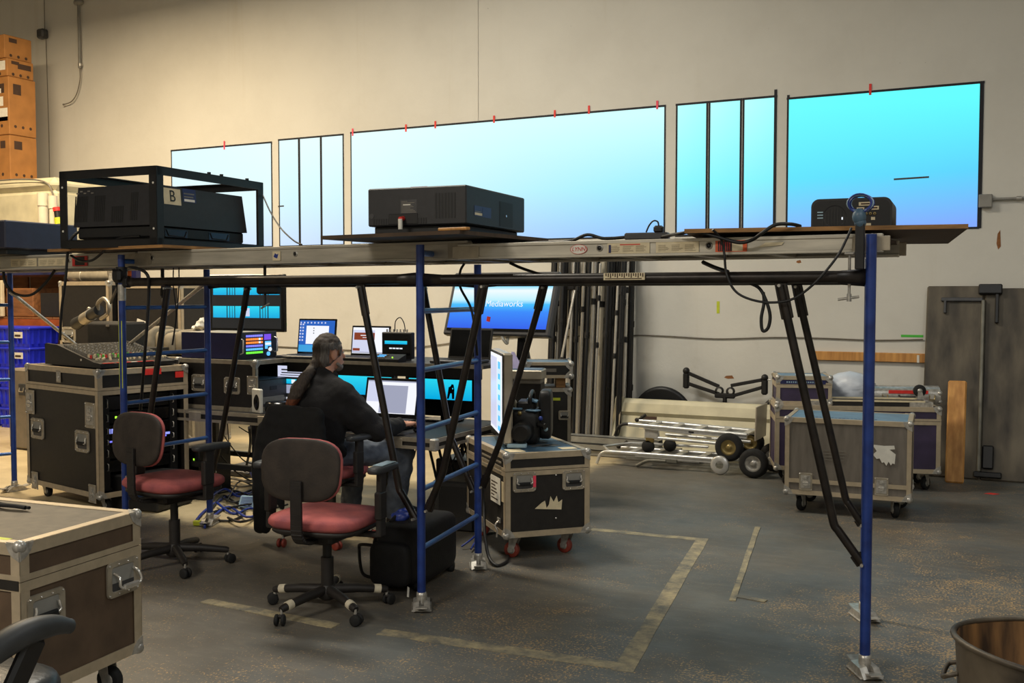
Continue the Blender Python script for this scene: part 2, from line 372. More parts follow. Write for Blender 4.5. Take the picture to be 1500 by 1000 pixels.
def road_case(name, label, cat, loc, rz, w, d, h, z0, pm, tm=None, lid=.12, em='alu', e=.036, group=None, seam=True, casters=None, wheel='rubber', cr=.05, ca=(0, 0, 0, 0), open_right=False, open_front=False, corners=True):
    """flight case: panel box, lid panel, aluminium extrusions along the edges, ball corners, casters"""
    t = thing(name, label, cat, loc, rz, group); P = M[pm]; T = M[tm or pm]; E = M[em]
    zt = z0 + h; zs = zt - lid; i = .006
    b = MB()
    if open_right or open_front:
        k = .012; f = (-d / 2 + i)
        b.b2((-w / 2 + i, f, z0 + i), (w / 2 - i, d / 2 - i, z0 + i + k), P)
        b.b2((-w / 2 + i, f, z0 + i), (-w / 2 + i + k, d / 2 - i, zs), P); b.b2((-w / 2 + i, d / 2 - i - k, z0 + i), (w / 2 - i, d / 2 - i, zs), P)
        if open_right: b.b2((-w / 2 + i, f, z0 + i), (w / 2 - i, f + k, zs), P)
        else: b.b2((w / 2 - i - k, f, z0 + i), (w / 2 - i, d / 2 - i, zs), P)
    else: b.b2((-w / 2 + i, -d / 2 + i, z0 + i), (w / 2 - i, d / 2 - i, zs), P)
    b.build('body', t)
    b = MB(); b.b2((-w / 2 + i, -d / 2 + i, zs), (w / 2 - i, d / 2 - i, zt - .003), P)
    b.b2((-w / 2 + e * .5, -d / 2 + e * .5, zt - .004), (w / 2 - e * .5, d / 2 - e * .5, zt - .0015), T); b.build('lid', t)
    b = MB(); k = .003
    for sx in (-1, 1):
        for sy in (-1, 1):
            x, y = sx * w / 2, sy * d / 2
            for za, zb in (((z0, zs - .003), (zs + .003, zt)) if seam else ((z0, zt),)):
                b.b2((x, y, za), (x - sx * e, y - sy * k, zb), E); b.b2((x, y, za), (x - sx * k, y - sy * e, zb), E)
    for z, dz in ((z0, e), (zt, -e)) + (((zs - .002, -e * .8), (zs + .002, e * .5)) if seam else ()):
        g = .0007
        for sy in (-1, 1): b.b2((-w / 2 - g, sy * (d / 2 + g), z - g * .5 * (1 if dz > 0 else -1)), (w / 2 + g, sy * (d / 2 - k), z + dz), E)
        for sx in (-1, 1): b.b2((sx * (w / 2 + g * 1.6), -d / 2 - g * 1.6, z - g * .8 * (1 if dz > 0 else -1)), (sx * (w / 2 - k), d / 2 + g * 1.6, z + dz * 1.01), E)
    for z, dz in ((z0, k), (zt, -k)):
        g = .0012 if dz > 0 else -.0012
        for sy in (-1, 1): b.b2((-w / 2 + .001, sy * (d / 2 - .001), z - g), (w / 2 - .001, sy * (d / 2 - e), z + dz), E)
        for sx in (-1, 1): b.b2((sx * (w / 2 - .0015), -d / 2 + .0015, z - g * 1.5), (sx * (w / 2 - e), d / 2 - .0015, z + dz * .9), E)
    b.build('edging', t)
    if corners:
        for sx in (-1, 1):
            for sy in (-1, 1):
                for sz, z in ((-1, z0), (1, zt)):
                    b = MB(); x, y = sx * w / 2, sy * d / 2; q = .062
                    b.sph((x - sx * .012, y - sy * .012, z - sz * .012), .024, M['steel'], 12, 8)
                    b.prism([(x, y + sy * .0035, z), (x - sx * q, y + sy * .0035, z), (x - sx * q * .75, y + sy * .0035, z - sz * q * .5), (x - sx * q * .5, y + sy * .0035, z - sz * q * .75), (x, y + sy * .0035, z - sz * q)], (0, -sy * .003, 0), M['steel'])
                    b.prism([(x + sx * .0035, y, z), (x + sx * .0035, y - sy * q, z), (x + sx * .0035, y - sy * q * .75, z - sz * q * .5), (x + sx * .0035, y - sy * q * .5, z - sz * q * .75), (x + sx * .0035, y, z - sz * q)], (-sx * .003, 0, 0), M['steel'])
                    if sz > 0: b.prism([(x, y, z + .0035), (x - sx * q, y, z + .0035), (x - sx * q * .5, y - sy * q * .5, z + .0035), (x, y - sy * q, z + .0035)], (0, 0, -.003), M['steel'])
                    b.build('ball_corner', t)
    if casters is None: casters = z0 > .08
    if casters:
        for j, (sx, sy) in enumerate(((-1, -1), (1, -1), (-1, 1), (1, 1))):
            caster(t, sx * (w / 2 - .1), sy * (d / 2 - .1), z0, cr, ca[j], wheel, 1.1)
    t['w'], t['d'], t['z0'], t['h'] = w, d, z0, h
    return t
# ------------------------------------------------------------------ setting: floor, walls, ceiling
WY = 10.0
def nodes(m): return m.node_tree, m.node_tree.nodes, m.node_tree.links
def floor_material():
    m = bpy.data.materials.new('painted_concrete_floor'); m.use_nodes = True
    nt, N, L = nodes(m); b = N['Principled BSDF']
    geo = N.new('ShaderNodeNewGeometry'); sx = N.new('ShaderNodeSeparateXYZ'); L.new(geo.outputs['Position'], sx.inputs[0])
    def noise(scale, detail=6, rough=.6, stretch=None, off=0):
        mp = N.new('ShaderNodeMapping'); L.new(geo.outputs['Position'], mp.inputs['Vector'])
        if stretch: mp.inputs['Scale'].default_value = stretch
        mp.inputs['Location'].default_value = (off, off * .7, 0)
        n = N.new('ShaderNodeTexNoise'); n.inputs['Scale'].default_value = scale; n.inputs['Detail'].default_value = detail; n.inputs['Roughness'].default_value = rough
        L.new(mp.outputs['Vector'], n.inputs['Vector']); return n.outputs['Fac']
    def ramp(fac, stops):
        r = N.new('ShaderNodeValToRGB')
        while len(r.color_ramp.elements) < len(stops): r.color_ramp.elements.new(.5)
        for e, (p, c) in zip(r.color_ramp.elements, stops): e.position = p; e.color = c if len(c) == 4 else rgb(c)
        L.new(fac, r.inputs['Fac']); return r.outputs['Color']
    def math_(op, a, c, clamp=False):
        n = N.new('ShaderNodeMath'); n.operation = op; n.use_clamp = clamp
        for i, x in enumerate((a, c)):
            if isinstance(x, (int, float)): n.inputs[i].default_value = x
            else: L.new(x, n.inputs[i])
        return n.outputs[0]
    def mix(f, a, c):
        n = N.new('ShaderNodeMix'); n.data_type = 'RGBA'
        for i, x in ((0, f), (6, a), (7, c)):
            if isinstance(x, tuple): n.inputs[i].default_value = x
            elif isinstance(x, (int, float)): n.inputs[i].default_value = x
            else: L.new(x, n.inputs[i])
        return n.outputs[2]
    def step(v, lo, hi):
        n = N.new('ShaderNodeMapRange'); n.interpolation_type = 'SMOOTHSTEP'
        L.new(v, n.inputs[0]); n.inputs[1].default_value = lo; n.inputs[2].default_value = hi; return n.outputs[0]
    base = ramp(noise(1.3, 8, .65), [(.3, (74, 78, 79)), (.5, (90, 94, 94)), (.72, (110, 110, 104))])
    brown = ramp(noise(.7, 6, .7, off=9), [(.38, (0, 0, 0, 1)), (.6, (1, 1, 1, 1))])
    base = mix(math_('MULTIPLY', math_('ADD', brown, step(sx.outputs[0], -2.2, -3.6), True), .62), base, rgb((100, 90, 76)))
    streak = ramp(noise(5, 6, .7, (1, 3.5, 1), 4), [(.5, (0, 0, 0, 1)), (.75, (1, 1, 1, 1))])
    base = mix(math_('MULTIPLY', streak, .3), base, rgb((140, 136, 122)))
    # flaking of the paint: ochre specks, thickest at the front right
    dens = math_('ADD', step(sx.outputs[0], -3.4, -.2), math_('MULTIPLY', step(sx.outputs[1], 8.5, 3.6), .9))
    dens = math_('MULTIPLY', dens, step(noise(.9, 4, .6, off=3), .34, .62))
    fl = noise(72, 5, .68, (1.15, 1, 1)); fl2 = noise(7, 5, .7, off=2)
    thr = math_('ADD', math_('ADD', fl, math_('MULTIPLY', fl2, .35)), math_('MULTIPLY', dens, .085))
    base = mix(math_('MULTIPLY', step(thr, .836, .856), .85), base, rgb((186, 152, 102)))
    fine = step(noise(120, 2, .5), .70, .74)
    base = mix(math_('MULTIPLY', fine, .4), base, rgb((176, 160, 132)))
    # unpainted concrete at the back left
    wob = math_('MULTIPLY', math_('SUBTRACT', noise(2.2, 5, .6, off=7), .5), .5)
    un = math_('MULTIPLY', step(math_('ADD', sx.outputs[1], wob), 5.3, 5.42), step(math_('ADD', sx.outputs[0], wob), -3.35, -3.6))
    conc = ramp(noise(2.5, 7, .6, off=5), [(.3, (170, 152, 116)), (.7, (206, 188, 150))])
    base = mix(un, base, conc)
    L.new(base, b.inputs['Base Color'])
    rr = ramp(noise(3, 5), [(.3, (.4, .4, .4, 1)), (.7, (.58, .58, .58, 1))]); L.new(rr, b.inputs['Roughness'])
    bp = N.new('ShaderNodeBump'); bp.inputs['Strength'].default_value = .12; bp.inputs['Distance'].default_value = .01
    L.new(noise(30, 5), bp.inputs['Height']); L.new(bp.outputs['Normal'], b.inputs['Normal'])
    return m
def wall_material():
    m = bpy.data.materials.new('painted_tilt_up_wall'); m.use_nodes = True
    nt, N, L = nodes(m); b = N['Principled BSDF']; b.inputs['Roughness'].default_value = .75
    geo = N.new('ShaderNodeNewGeometry')
    def noise(scale, detail, stretch, off=0):
        mp = N.new('ShaderNodeMapping'); L.new(geo.outputs['Position'], mp.inputs['Vector']); mp.inputs['Scale'].default_value = stretch; mp.inputs['Location'].default_value = (off, 0, off)
        n = N.new('ShaderNodeTexNoise'); n.inputs['Scale'].default_value = scale; n.inputs['Detail'].default_value = detail; n.inputs['Roughness'].default_value = .65
        L.new(mp.outputs['Vector'], n.inputs['Vector']); return n.outputs['Fac']
    def rng(v, a, c, s):
        n = N.new('ShaderNodeMapRange'); n.interpolation_type = 'SMOOTHSTEP'; L.new(v, n.inputs[0]); n.inputs[1].default_value = a; n.inputs[2].default_value = c; n.inputs[4].default_value = s; return n.outputs[0]
    def mix(f, a, c):
        n = N.new('ShaderNodeMix'); n.data_type = 'RGBA'; L.new(f, n.inputs[0])
        if isinstance(a, tuple): n.inputs[6].default_value = a
        else: L.new(a, n.inputs[6])
        n.inputs[7].default_value = c; return n.outputs[2]
    def mul(a, c):
        n = N.new('ShaderNodeMath'); n.operation = 'MULTIPLY'; L.new(a, n.inputs[0]); L.new(c, n.inputs[1]); return n.outputs[0]
    sx = N.new('ShaderNodeSeparateXYZ'); L.new(geo.outputs['Position'], sx.inputs[0])
    low = rng(sx.outputs[2], 2.3, .3, 1.0)
    c = mix(rng(noise(.8, 5, (1, 1, 1)), .35, .7, .5), rgb((216, 214, 206)), rgb((200, 197, 188)))
    c = mix(rng(noise(1.2, 5, (2.5, 1, .12), 3), .55, .75, .3), c, rgb((190, 180, 158)))
    c = mix(mul(low, rng(noise(2.2, 8, (1, 1, .8), 6), .55, .78, .55)), c, rgb((158, 150, 134)))
    c = mix(mul(low, rng(noise(7, 6, (.35, 1, 3), 9), .69, .74, .6)), c, rgb((110, 102, 92)))
    c = mix(rng(noise(11, 3, (1, 1, 1), 14), .735, .755, .5), c, rgb((104, 94, 82)))
    L.new(c, b.inputs['Base Color'])
    bp = N.new('ShaderNodeBump'); bp.inputs['Strength'].default_value = .15; bp.inputs['Distance'].default_value = .02
    L.new(noise(9, 6, (1, 1, 1)), bp.inputs['Height']); L.new(bp.outputs['Normal'], b.inputs['Normal'])
    return m
WALL = wall_material()
RX0, RX1, RY0, RZ = -15.0, 5.5, -6.0, 6.8
b = MB(); b.b2((RX0 - .2, RY0 - .2, -.2), (RX1 + .2, WY + .2, 0), floor_material()); struct('floor', b)
b = MB(); seam = -5.42
b.b2((RX0 - .2, WY, 0), (seam - .006, WY + .2, RZ), WALL); b.b2((seam + .006, WY, 0), (RX1 + .2, WY + .2, RZ), WALL); b.b2((seam - .006, WY + .012, 0), (seam + .006, WY + .2, RZ), WALL)
struct('wall_back', b)
b = MB(); b.b2((RX0 - .2, RY0, 0), (RX0, WY, RZ), WALL); struct('wall_left', b)
b = MB(); b.b2((RX1, RY0, 0), (RX1 + .2, WY, RZ), WALL); struct('wall_right', b)
b = MB(); b.b2((RX0 - .2, RY0 - .2, 0), (RX1 + .2, RY0, RZ), WALL); struct('wall_front', b)
b = MB(); b.b2((RX0 - .2, RY0 - .2, RZ), (RX1 + .2, WY + .2, RZ + .2), mat('ceiling_deck', (120, 116, 108), .8)); struct('ceiling', b)
# ------------------------------------------------------------------ camera, lights, render settings
cam = bpy.data.cameras.new('camera'); cam.sensor_width = 36; cam.lens = 36.0; cam.clip_end = 100; cam.clip_start = .05
co = bpy.data.objects.new('camera', cam); C.objects.link(co); co.location = EYE; co.rotation_euler = (PI / 2 - PITCH, 0, YAW)
bpy.context.scene.camera = co
def area(name, loc, rot, size, power, col, spread=PI):
    l = bpy.data.lights.new(name, 'AREA'); l.shape = 'RECTANGLE'; l.size, l.size_y = size; l.energy = power; l.color = col; l.spread = spread
    o = bpy.data.objects.new(name, l); C.objects.link(o); o.location = loc; o.rotation_euler = rot; return o
WARM, MID, COOL = (1.0, .785, .50), (1.0, .935, .80), (.98, 1.0, .98)
area('bay_lamp_left', (-9.4, 6.6, 5.3), (0, 0, 0), (1.8, .9), 390, WARM)
area('bay_lamp_centre', (-5.0, 5.9, 5.8), (0, 0, 0), (1.8, .9), 265, MID)
area('bay_lamp_right', (.4, 5.2, 4.9), (0, 0, 0), (1.6, .7), 50, COOL)
area('bay_lamp_rear', (-4.2, -2.2, 5.2), (0, 0, 0), (2.4, .9), 340, (1.0, .92, .79))
area('bay_lamp_rear_right', (2.0, -1.2, 5.6), (0, 0, 0), (2.4, .9), 170, (.97, .98, .96))
w = bpy.data.worlds.new('world'); bpy.context.scene.world = w; w.use_nodes = True
w.node_tree.nodes['Background'].inputs[0].default_value = (.48, .48, .48, 1); w.node_tree.nodes['Background'].inputs[1].default_value = .05
vs = bpy.context.scene.view_settings; vs.view_transform = 'Standard'; vs.look = 'None'; vs.exposure = 0.0; vs.gamma = 1.0; vs.use_curve_mapping = False
# ------------------------------------------------------------------ projected pictures on the wall, each framed in black tape
def sky_material(name, top, midc, bot):
    """the projected picture: a plain sky fading down the panel"""
    return glow_ramp(name, [(0, bot), (.42, midc), (.9, top)], 'Y', 'UV')
ZB, ZT = 2.185, 3.46
def corner_sky(name, tl, tr, ml, mr, bl, br):
    m = bpy.data.materials.new(name); m.use_nodes = True; nt, N, L = nodes(m); b = N['Principled BSDF']
    tc = N.new('ShaderNodeTexCoord'); sx = N.new('ShaderNodeSeparateXYZ'); L.new(tc.outputs['Generated'], sx.inputs[0])
    def rmp(cs):
        r = N.new('ShaderNodeValToRGB'); r.color_ramp.elements.new(.5)
        for e, p, c in zip(r.color_ramp.elements, (0.02, .4, .95), cs): e.position = p; e.color = rgb(c)
        L.new(sx.outputs['Z'], r.inputs['Fac']); return r.outputs['Color']
    n = N.new('ShaderNodeMix'); n.data_type = 'RGBA'; L.new(sx.outputs['X'], n.inputs[0]); L.new(rmp((bl, ml, tl)), n.inputs[6]); L.new(rmp((br, mr, tr)), n.inputs[7])
    b.inputs['Base Color'].default_value = (.02, .02, .02, 1); L.new(n.outputs[2], b.inputs['Emission Color']); b.inputs['Emission Strength'].default_value = 1.0
    return m
PW = dict(a=(234, 252, 255), am=(214, 240, 255), ab=(202, 222, 255))
panels = [
 ('palest wide picture, behind the caged projector', -9.945, -8.315, corner_sky('sky_left', (222, 252, 255), (226, 254, 255), (222, 246, 255), (220, 250, 255), (214, 232, 255), (206, 228, 255))),
 ('pale narrow strip next to the palest wide picture', -8.185, -7.90, None),
 ('middle one of the three pale narrow strips', -7.868, -7.573, None),
 ('pale narrow strip next to the widest picture', -7.543, -7.243, None),
 ('widest one, behind the big black projector', -7.115, -3.29, corner_sky('sky_centre', (222, 252, 252), (200, 255, 255), (218, 246, 255), (150, 236, 255), (202, 226, 255), (140, 196, 255))),
 ('cyan narrow strip next to the widest picture', -3.15, -2.858, None),
 ('middle one of the three cyan narrow strips', -2.815, -2.522, None),
 ('cyan narrow strip next to the deepest cyan picture', -2.477, -2.192, None),
 ('deepest cyan wide one, behind the small projector', -2.052, -.395, corner_sky('sky_right', (98, 252, 255), (92, 255, 255), (86, 226, 255), (84, 210, 255), (128, 184, 255), (124, 166, 255))),
]
SK_L = corner_sky('sky_left_strips', (224, 253, 255), (222, 253, 255), (212, 246, 255), (206, 244, 255), (206, 228, 255), (200, 224, 255))
SK_R = corner_sky('sky_right_strips', (178, 255, 255), (160, 255, 255), (132, 246, 255), (124, 240, 255), (150, 200, 255), (142, 190, 255))
for k, (lab, x0, x1, m) in enumerate(panels):
    m = m or (SK_L if k < 4 else SK_R)
    t = thing('projected_picture', 'projected sky picture: ' + lab, 'projection', (x0, WY, ZB), 0, 'sky pictures projected along the back wall')
    wd, hh = x1 - x0, ZT - ZB + (.012 if 3 < k < 8 else -.02 if k in (0, 8) else 0)
    b = MB(); b.b2((0, -.003, 0), (wd, 0, hh), m); b.build('picture', t)
    b = MB(); q = .015 if k < 5 else .018; qr = .034 if k == 8 else .026 if k == 7 else q
    for lo, hi in (((-q, -.005, -q * .7), (0, -.0005, hh + q)), ((wd, -.005, -q * .7), (wd + qr, -.0005, hh + q)), ((-q * 1.2, -.0055, hh), (wd + qr * 1.1, -.0005, hh + .021)), ((-q, -.0055, -q), (wd + q, -.0005, 0))): b.b2(lo, hi, M['gaffer'])
    if k in (7, 8): b.b2((wd if k == 7 else -q, -.006, hh), ((wd + qr) if k == 7 else .004, -.0005, hh + .075 - .03 * (k == 8)), M['gaffer'])
    b.build('tape_border', t)
for k, (px, py, ln, cl, lab) in enumerate([(329, 212, 8, 'pink', 'above the palest picture, behind the caged projector'), (517, 193, 7, 'pink', 'at the widest picture\'s corner by the pale strips'), (595, 187, 7, 'red', 'above the middle projector\'s far edge, nearest the pale strips'), (638, 182, 7, 'red', 'second from the pale strips along the widest picture'), (724, 174, 7, 'red', 'straight above the middle projector'), (813, 166, 7, 'red', 'beyond the middle projector, farther from the narrow cyan strips'), (863, 160, 8, 'red', 'beyond the middle projector, nearer the narrow cyan strips'), (963, 153, 8, 'pink', 'at the widest picture\'s corner by the cyan strips'), (1275, 130, 10, 'red', 'above the deepest cyan picture')]):
    p = aty(px, py, WY); q = ln / 1500 * p.length * .9
    b = MB(); b.b2((-.011, -.0075, -q * .9), (.011, -.0055, q * .7), M[cl])
    tag(b.build('tape_mark', None, p), ('pink' if cl == 'pink' else 'red') + ' tape tick ' + lab, 'tape', 'tape ticks along the picture tops')
for px, py, wd, hh, cl, lab in [(414, 474.5, .13, .03, 'green', 'short green tape strip on the wall beside the two-row monitor'), (1336, 492, .19, .022, 'green', 'long green tape strip on the wall beside the dark leaning panels'), (1052, 450, .03, .12, 'yellow', 'upright yellow tape piece on the wall above the hand trucks'), (632.5, 478, .05, .03, 'pink', 'small pink tape piece on the wall beside the big television')]:
    p = aty(px, py, WY); b = MB(); b.b2((-wd / 2, -.002, -hh / 2), (wd / 2, 0, hh / 2), M[cl]); tag(b.build('wall_tape', None, p), lab, 'tape')
# chips of bare wall
for px, py, wd, hh, lab in [(1463, 351, .035, .17, 'upright brown bare patch in the wall paint above the dark boards'), (1068, 552, .1, .035, 'small brown scrap of tape on the wall above the folded arms'), (1170, 383, .05, .03, 'small brown chip in the wall paint just under a plank')]:
    p = aty(px, py, WY); b = MB(); b.prism([(-wd / 2, -.002, -hh * .2), (-wd * .1, -.002, -hh / 2), (wd / 2, -.002, -hh * .35), (wd * .3, -.002, hh / 2), (-wd * .3, -.002, hh * .3)], (0, .0018, 0), M['timber']); tag(b.build('wall_chip', None, p), lab, 'patch')
# scuffs across the pictures
for px, py, wd, lab in [(1335, 261, .3, 'grey scuff line across the deepest cyan picture'), (412, 302, .09, 'grey scuff line at a pale narrow projected strip')]:
    p = aty(px, py, WY); b = MB(); b.b2((-wd / 2, -.0065, -.008), (wd / 2, -.0045, .008), M['grey_plastic']); tag(b.build('wall_scuff', None, p, rot=(0, -.02, 0)), lab, 'scuff')
# electric box with conduit, wall cable, timber rail, hanging pipe, box on a thin wire
p0, p1, pe = aty(1434, 288, WY), aty(1450, 304, WY), aty(1700, 291, WY)
t = thing('junction_box', 'grey junction box with conduit beside the deepest cyan picture', 'electrical box', (p0.x, WY, p1.z))
b = MB(); b.b2((0, -.06, 0), (.11, 0, .115), M['grey_box'], .006); b.build('box', t)
b = MB(); b.cyl((.11, -.03, .07), (1.6, -.03, .075), .012, M['grey_box'], 10); b.cyl((.3, -.03, .0708), (.34, -.03, .071), .019, M['steel'], 10); b.build('conduit', t)
t.name = 'junction_box'
cable('long thin grey cable strung along the wall behind the hand trucks', [aty(x, y, WY - .012) for x, y in ((800, 493), (925, 491), (975, 492), (1050, 496), (1130, 494), (1200, 495), (1280, 498), (1352, 497))], .006, 'cable_grey')
cable('thin dark cable along the wall behind the laptops', [aty(x, y, WY - .012) for x, y in ((402, 507), (440, 509), (500, 512), (560, 513), (640, 505), (700, 497), (800, 491))], .006, 'cable_grey')
b = MB(); b.b2((aty(1190, 513, WY).x, WY - .035, .965), (-.72, WY, 1.048), M['pine'], .004); b.box((-.86, WY - .037, 1.0), (.02, .004, .07), M['white'])
tag(b.build('timber_rail'), 'yellow timber rail fixed along the wall behind the purple cases', 'rail')
a0, a1, a2, a3 = (aty(115, -14, WY - .05), aty(117, 100, WY - .05), aty(115, 128, WY - .05), aty(93, 153, WY - .05))
t = thing('hanging_conduit', 'grey conduit hanging from above with a curled wire end', 'conduit', (0, 0, 0))
b = MB(); b.tube([a0 + Vector((0, 0, .35)), a0, a1], .02, M['grey_box'], 10); b.sph(tuple(aty(115, 3, WY - .05)), (.085, .05, .05), M['grey_box']); b.cyl(tuple(aty(117.4, 93, WY - .05)), tuple(aty(117.4, 97, WY - .05)), .028, M['steel'], 10); b.build('pipe', t)
b = MB(); b.tube(spline([a1, aty(117, 118, WY - .05), aty(112, 138, WY - .05), aty(104, 149, WY - .05), a3]), .007, M['cable_grey'], 7); b.sph(tuple(a3), .014, M['cable_grey']); b.build('wire_end', t)
p = aty(63, 50, WY - .05)
t = thing('wire_box', 'small dark box on a thin vertical wire, high on the wall', 'electrical box', (p.x, WY, p.z))
b = MB(); b.box((0, -.06, 0), (.13, .11, .13), M['grey_plastic'], .02); b.build('box', t)
b = MB(); b.tube([(0, -.02, .06), (0, -.02, 1.5)], .005, M['cable_grey'], 6); b.tube([(.02, -.02, -.06), (.04, -.02, -1.4), (.03, -.02, -3.0)], .005, M['cable_grey'], 6); b.build('wire', t)
# ------------------------------------------------------------------ worn lines painted on the floor
def line_material():
    m = bpy.data.materials.new('worn_floor_line'); m.use_nodes = True; nt, N, L = nodes(m); b = N['Principled BSDF']; b.inputs['Roughness'].default_value = .6
    geo = N.new('ShaderNodeNewGeometry'); n = N.new('ShaderNodeTexNoise'); n.inputs['Scale'].default_value = 9; n.inputs['Detail'].default_value = 6; n.inputs['Roughness'].default_value = .7
    L.new(geo.outputs['Position'], n.inputs['Vector']); r = N.new('ShaderNodeValToRGB')
    r.color_ramp.elements[0].position = .38; r.color_ramp.elements[0].color = rgb((104, 102, 94)); r.color_ramp.elements[1].position = .62; r.color_ramp.elements[1].color = rgb((172, 158, 124))
    L.new(n.outputs['Fac'], r.inputs['Fac']); L.new(r.outputs['Color'], b.inputs['Base Color']); return m
LINE = line_material()
LZ = [0.0]
def floor_line(pa, pb, wd, lab):
    LZ[0] += .0007
    a, q = atz(*pa), atz(*pb); d = (q - a).normalized(); s = Vector((-d.y, d.x, 0)) * wd / 2; n = 9; b = MB()
    L_, R_ = [], []
    for i in range(n + 1):
        c = a + (q - a) * i / n; L_.append(c + s * random.uniform(.86, 1.08)); R_.append(c - s * random.uniform(.86, 1.08))
    b.prism([tuple(p) for p in L_ + R_[::-1]], (0, 0, .0006 + LZ[0]), LINE); tag(b.build('floor_line'), lab, 'floor marking')
floor_line((866, 775), (1036, 791), .075, 'worn tan floor line running from the case with red casters')
floor_line((1029, 789), (912, 983), .085, 'long worn tan line on the floor between the scaffold frames, running toward the camera')
floor_line((918, 977), (558, 925), .085, 'worn tan floor line crossing in front of the blue ladder frame')
floor_line((492, 917), (300, 880), .075, 'worn tan floor line under the empty chair in front')
floor_line((1110, 772), (1073, 880), .035, 'thin faint floor line beside the long tan line')
floor_line((1078, 873), (1122, 881), .045, 'short tan cross mark on the faint floor line')
for px, py, sx, sy, cl, lab in [(1453, 723, .055, .035, 'red', 'small red tape scrap on the floor before the dark panels'), (347, 763, .07, .025, 'pink', 'small pink tape scrap on the floor by the cable tangle'), (392, 620, .05, .02, 'red', 'tiny red scrap on the pale unpainted floor')]:
    p = atz(px, py); b = MB(); b.prism([(-sx, -sy * .5, 0), (sx * .3, -sy, 0), (sx, sy * .3, 0), (-sx * .2, sy, 0)], (0, 0, .002), M[cl]); tag(b.build('floor_scrap', None, p), lab, 'tape scrap')
# ------------------------------------------------------------------ scaffold: ladder frames, knee-braced ledgers, planks
B = M['blue_paint']
def scaffold_frame(f, bk, label, ztop=1.725, topf=1.83, feet='plate', tape=None):
    t = thing('scaffold_ladder', label, 'scaffold', (f[0], f[1], 0), 0, 'blue scaffold ladders')
    v = Vector((bk[0] - f[0], bk[1] - f[1], 0)); r = .0215
    for p, tp in ((Vector(), topf), (v, 1.755)):
        b = MB(); b.cyl((p.x, p.y, .012), (p.x, p.y, tp), r, B, 14)
        b.lathe([(r, 0), (r + .004, .002), (r + .004, .05), (r, .052)], M['steel'], 14, (p.x, p.y, .03))
        o = b.build('post', t)
        if tape and p.length == 0:
            q = MB(); q.tube([(p.x - .0008, p.y - .001, z) for z in (tape[0], tape[1])], r + .001, M['yellow'], 5); q.build('tape_stripe', o)
        ft = MB(); a = math.atan2(v.y, v.x) + .4
        X = Matrix.Translation(p) @ Matrix.Rotation(a, 4, 'Z'); ft.X = X
        ft.box((0, 0, .005), (.15, .1, .008), M['steel'], .002)
        for s in (-1, 1):
            ft.prism([(-.09, s * .012, .012), (-.045, s * .012, .045), (.045, s * .012, .045), (.09, s * .012, .012)], (0, s * .03, -.006), M['steel'])
            ft.bar((s * .04, 0, .018), (s * .125, 0, .034), .055, .006, M['steel'])
        ft.cyl((0, 0, .004), (0, 0, .07), .026, M['steel'], 12); ft.build('base_plate', t)
    for z in (.303, .602, .903, 1.203, 1.5, 1.79):
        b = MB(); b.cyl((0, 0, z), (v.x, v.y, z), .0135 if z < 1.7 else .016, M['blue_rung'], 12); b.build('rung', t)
    return t
scaffold_frame((-.569, 4.43), (-.675, 5.20), 'blue scaffold ladder frame alone on the open floor, near the bin')
scaffold_frame((-2.70, 4.37), (-2.82, 5.19), 'blue scaffold ladder frame beside the seated person and roller bag')
FLAD = scaffold_frame((-5.03, 4.62), (-5.01, 5.34), 'blue scaffold ladder frame with a black coupler, by the tall rack case', tape=(1.0, 1.42))
scaffold_frame((-7.62, 4.86), (-7.28, 5.55), 'blue scaffold ladder frame standing before the blue crates', tape=(.95, 1.25))
K = M['black_metal']
b = MB(); b.cyl((0, 0, 1.655), (0, 0, 1.755), .034, M['black'], 14); b.box((.0, -.03, 1.70), (.07, .05, .08), M['black'], .015); b.box((.045, .0, 1.66), (.06, .05, .07), M['black'], .015)
o = b.build('coupler', FLAD); o['label'] = 'black coupler at the post top'
b = MB(); b.cyl((0, 0, 1.545), (0, 0, 1.645), .024, M['steel'], 14); o = b.build('bare_sleeve', FLAD); o['label'] = 'bare worn metal sleeve'
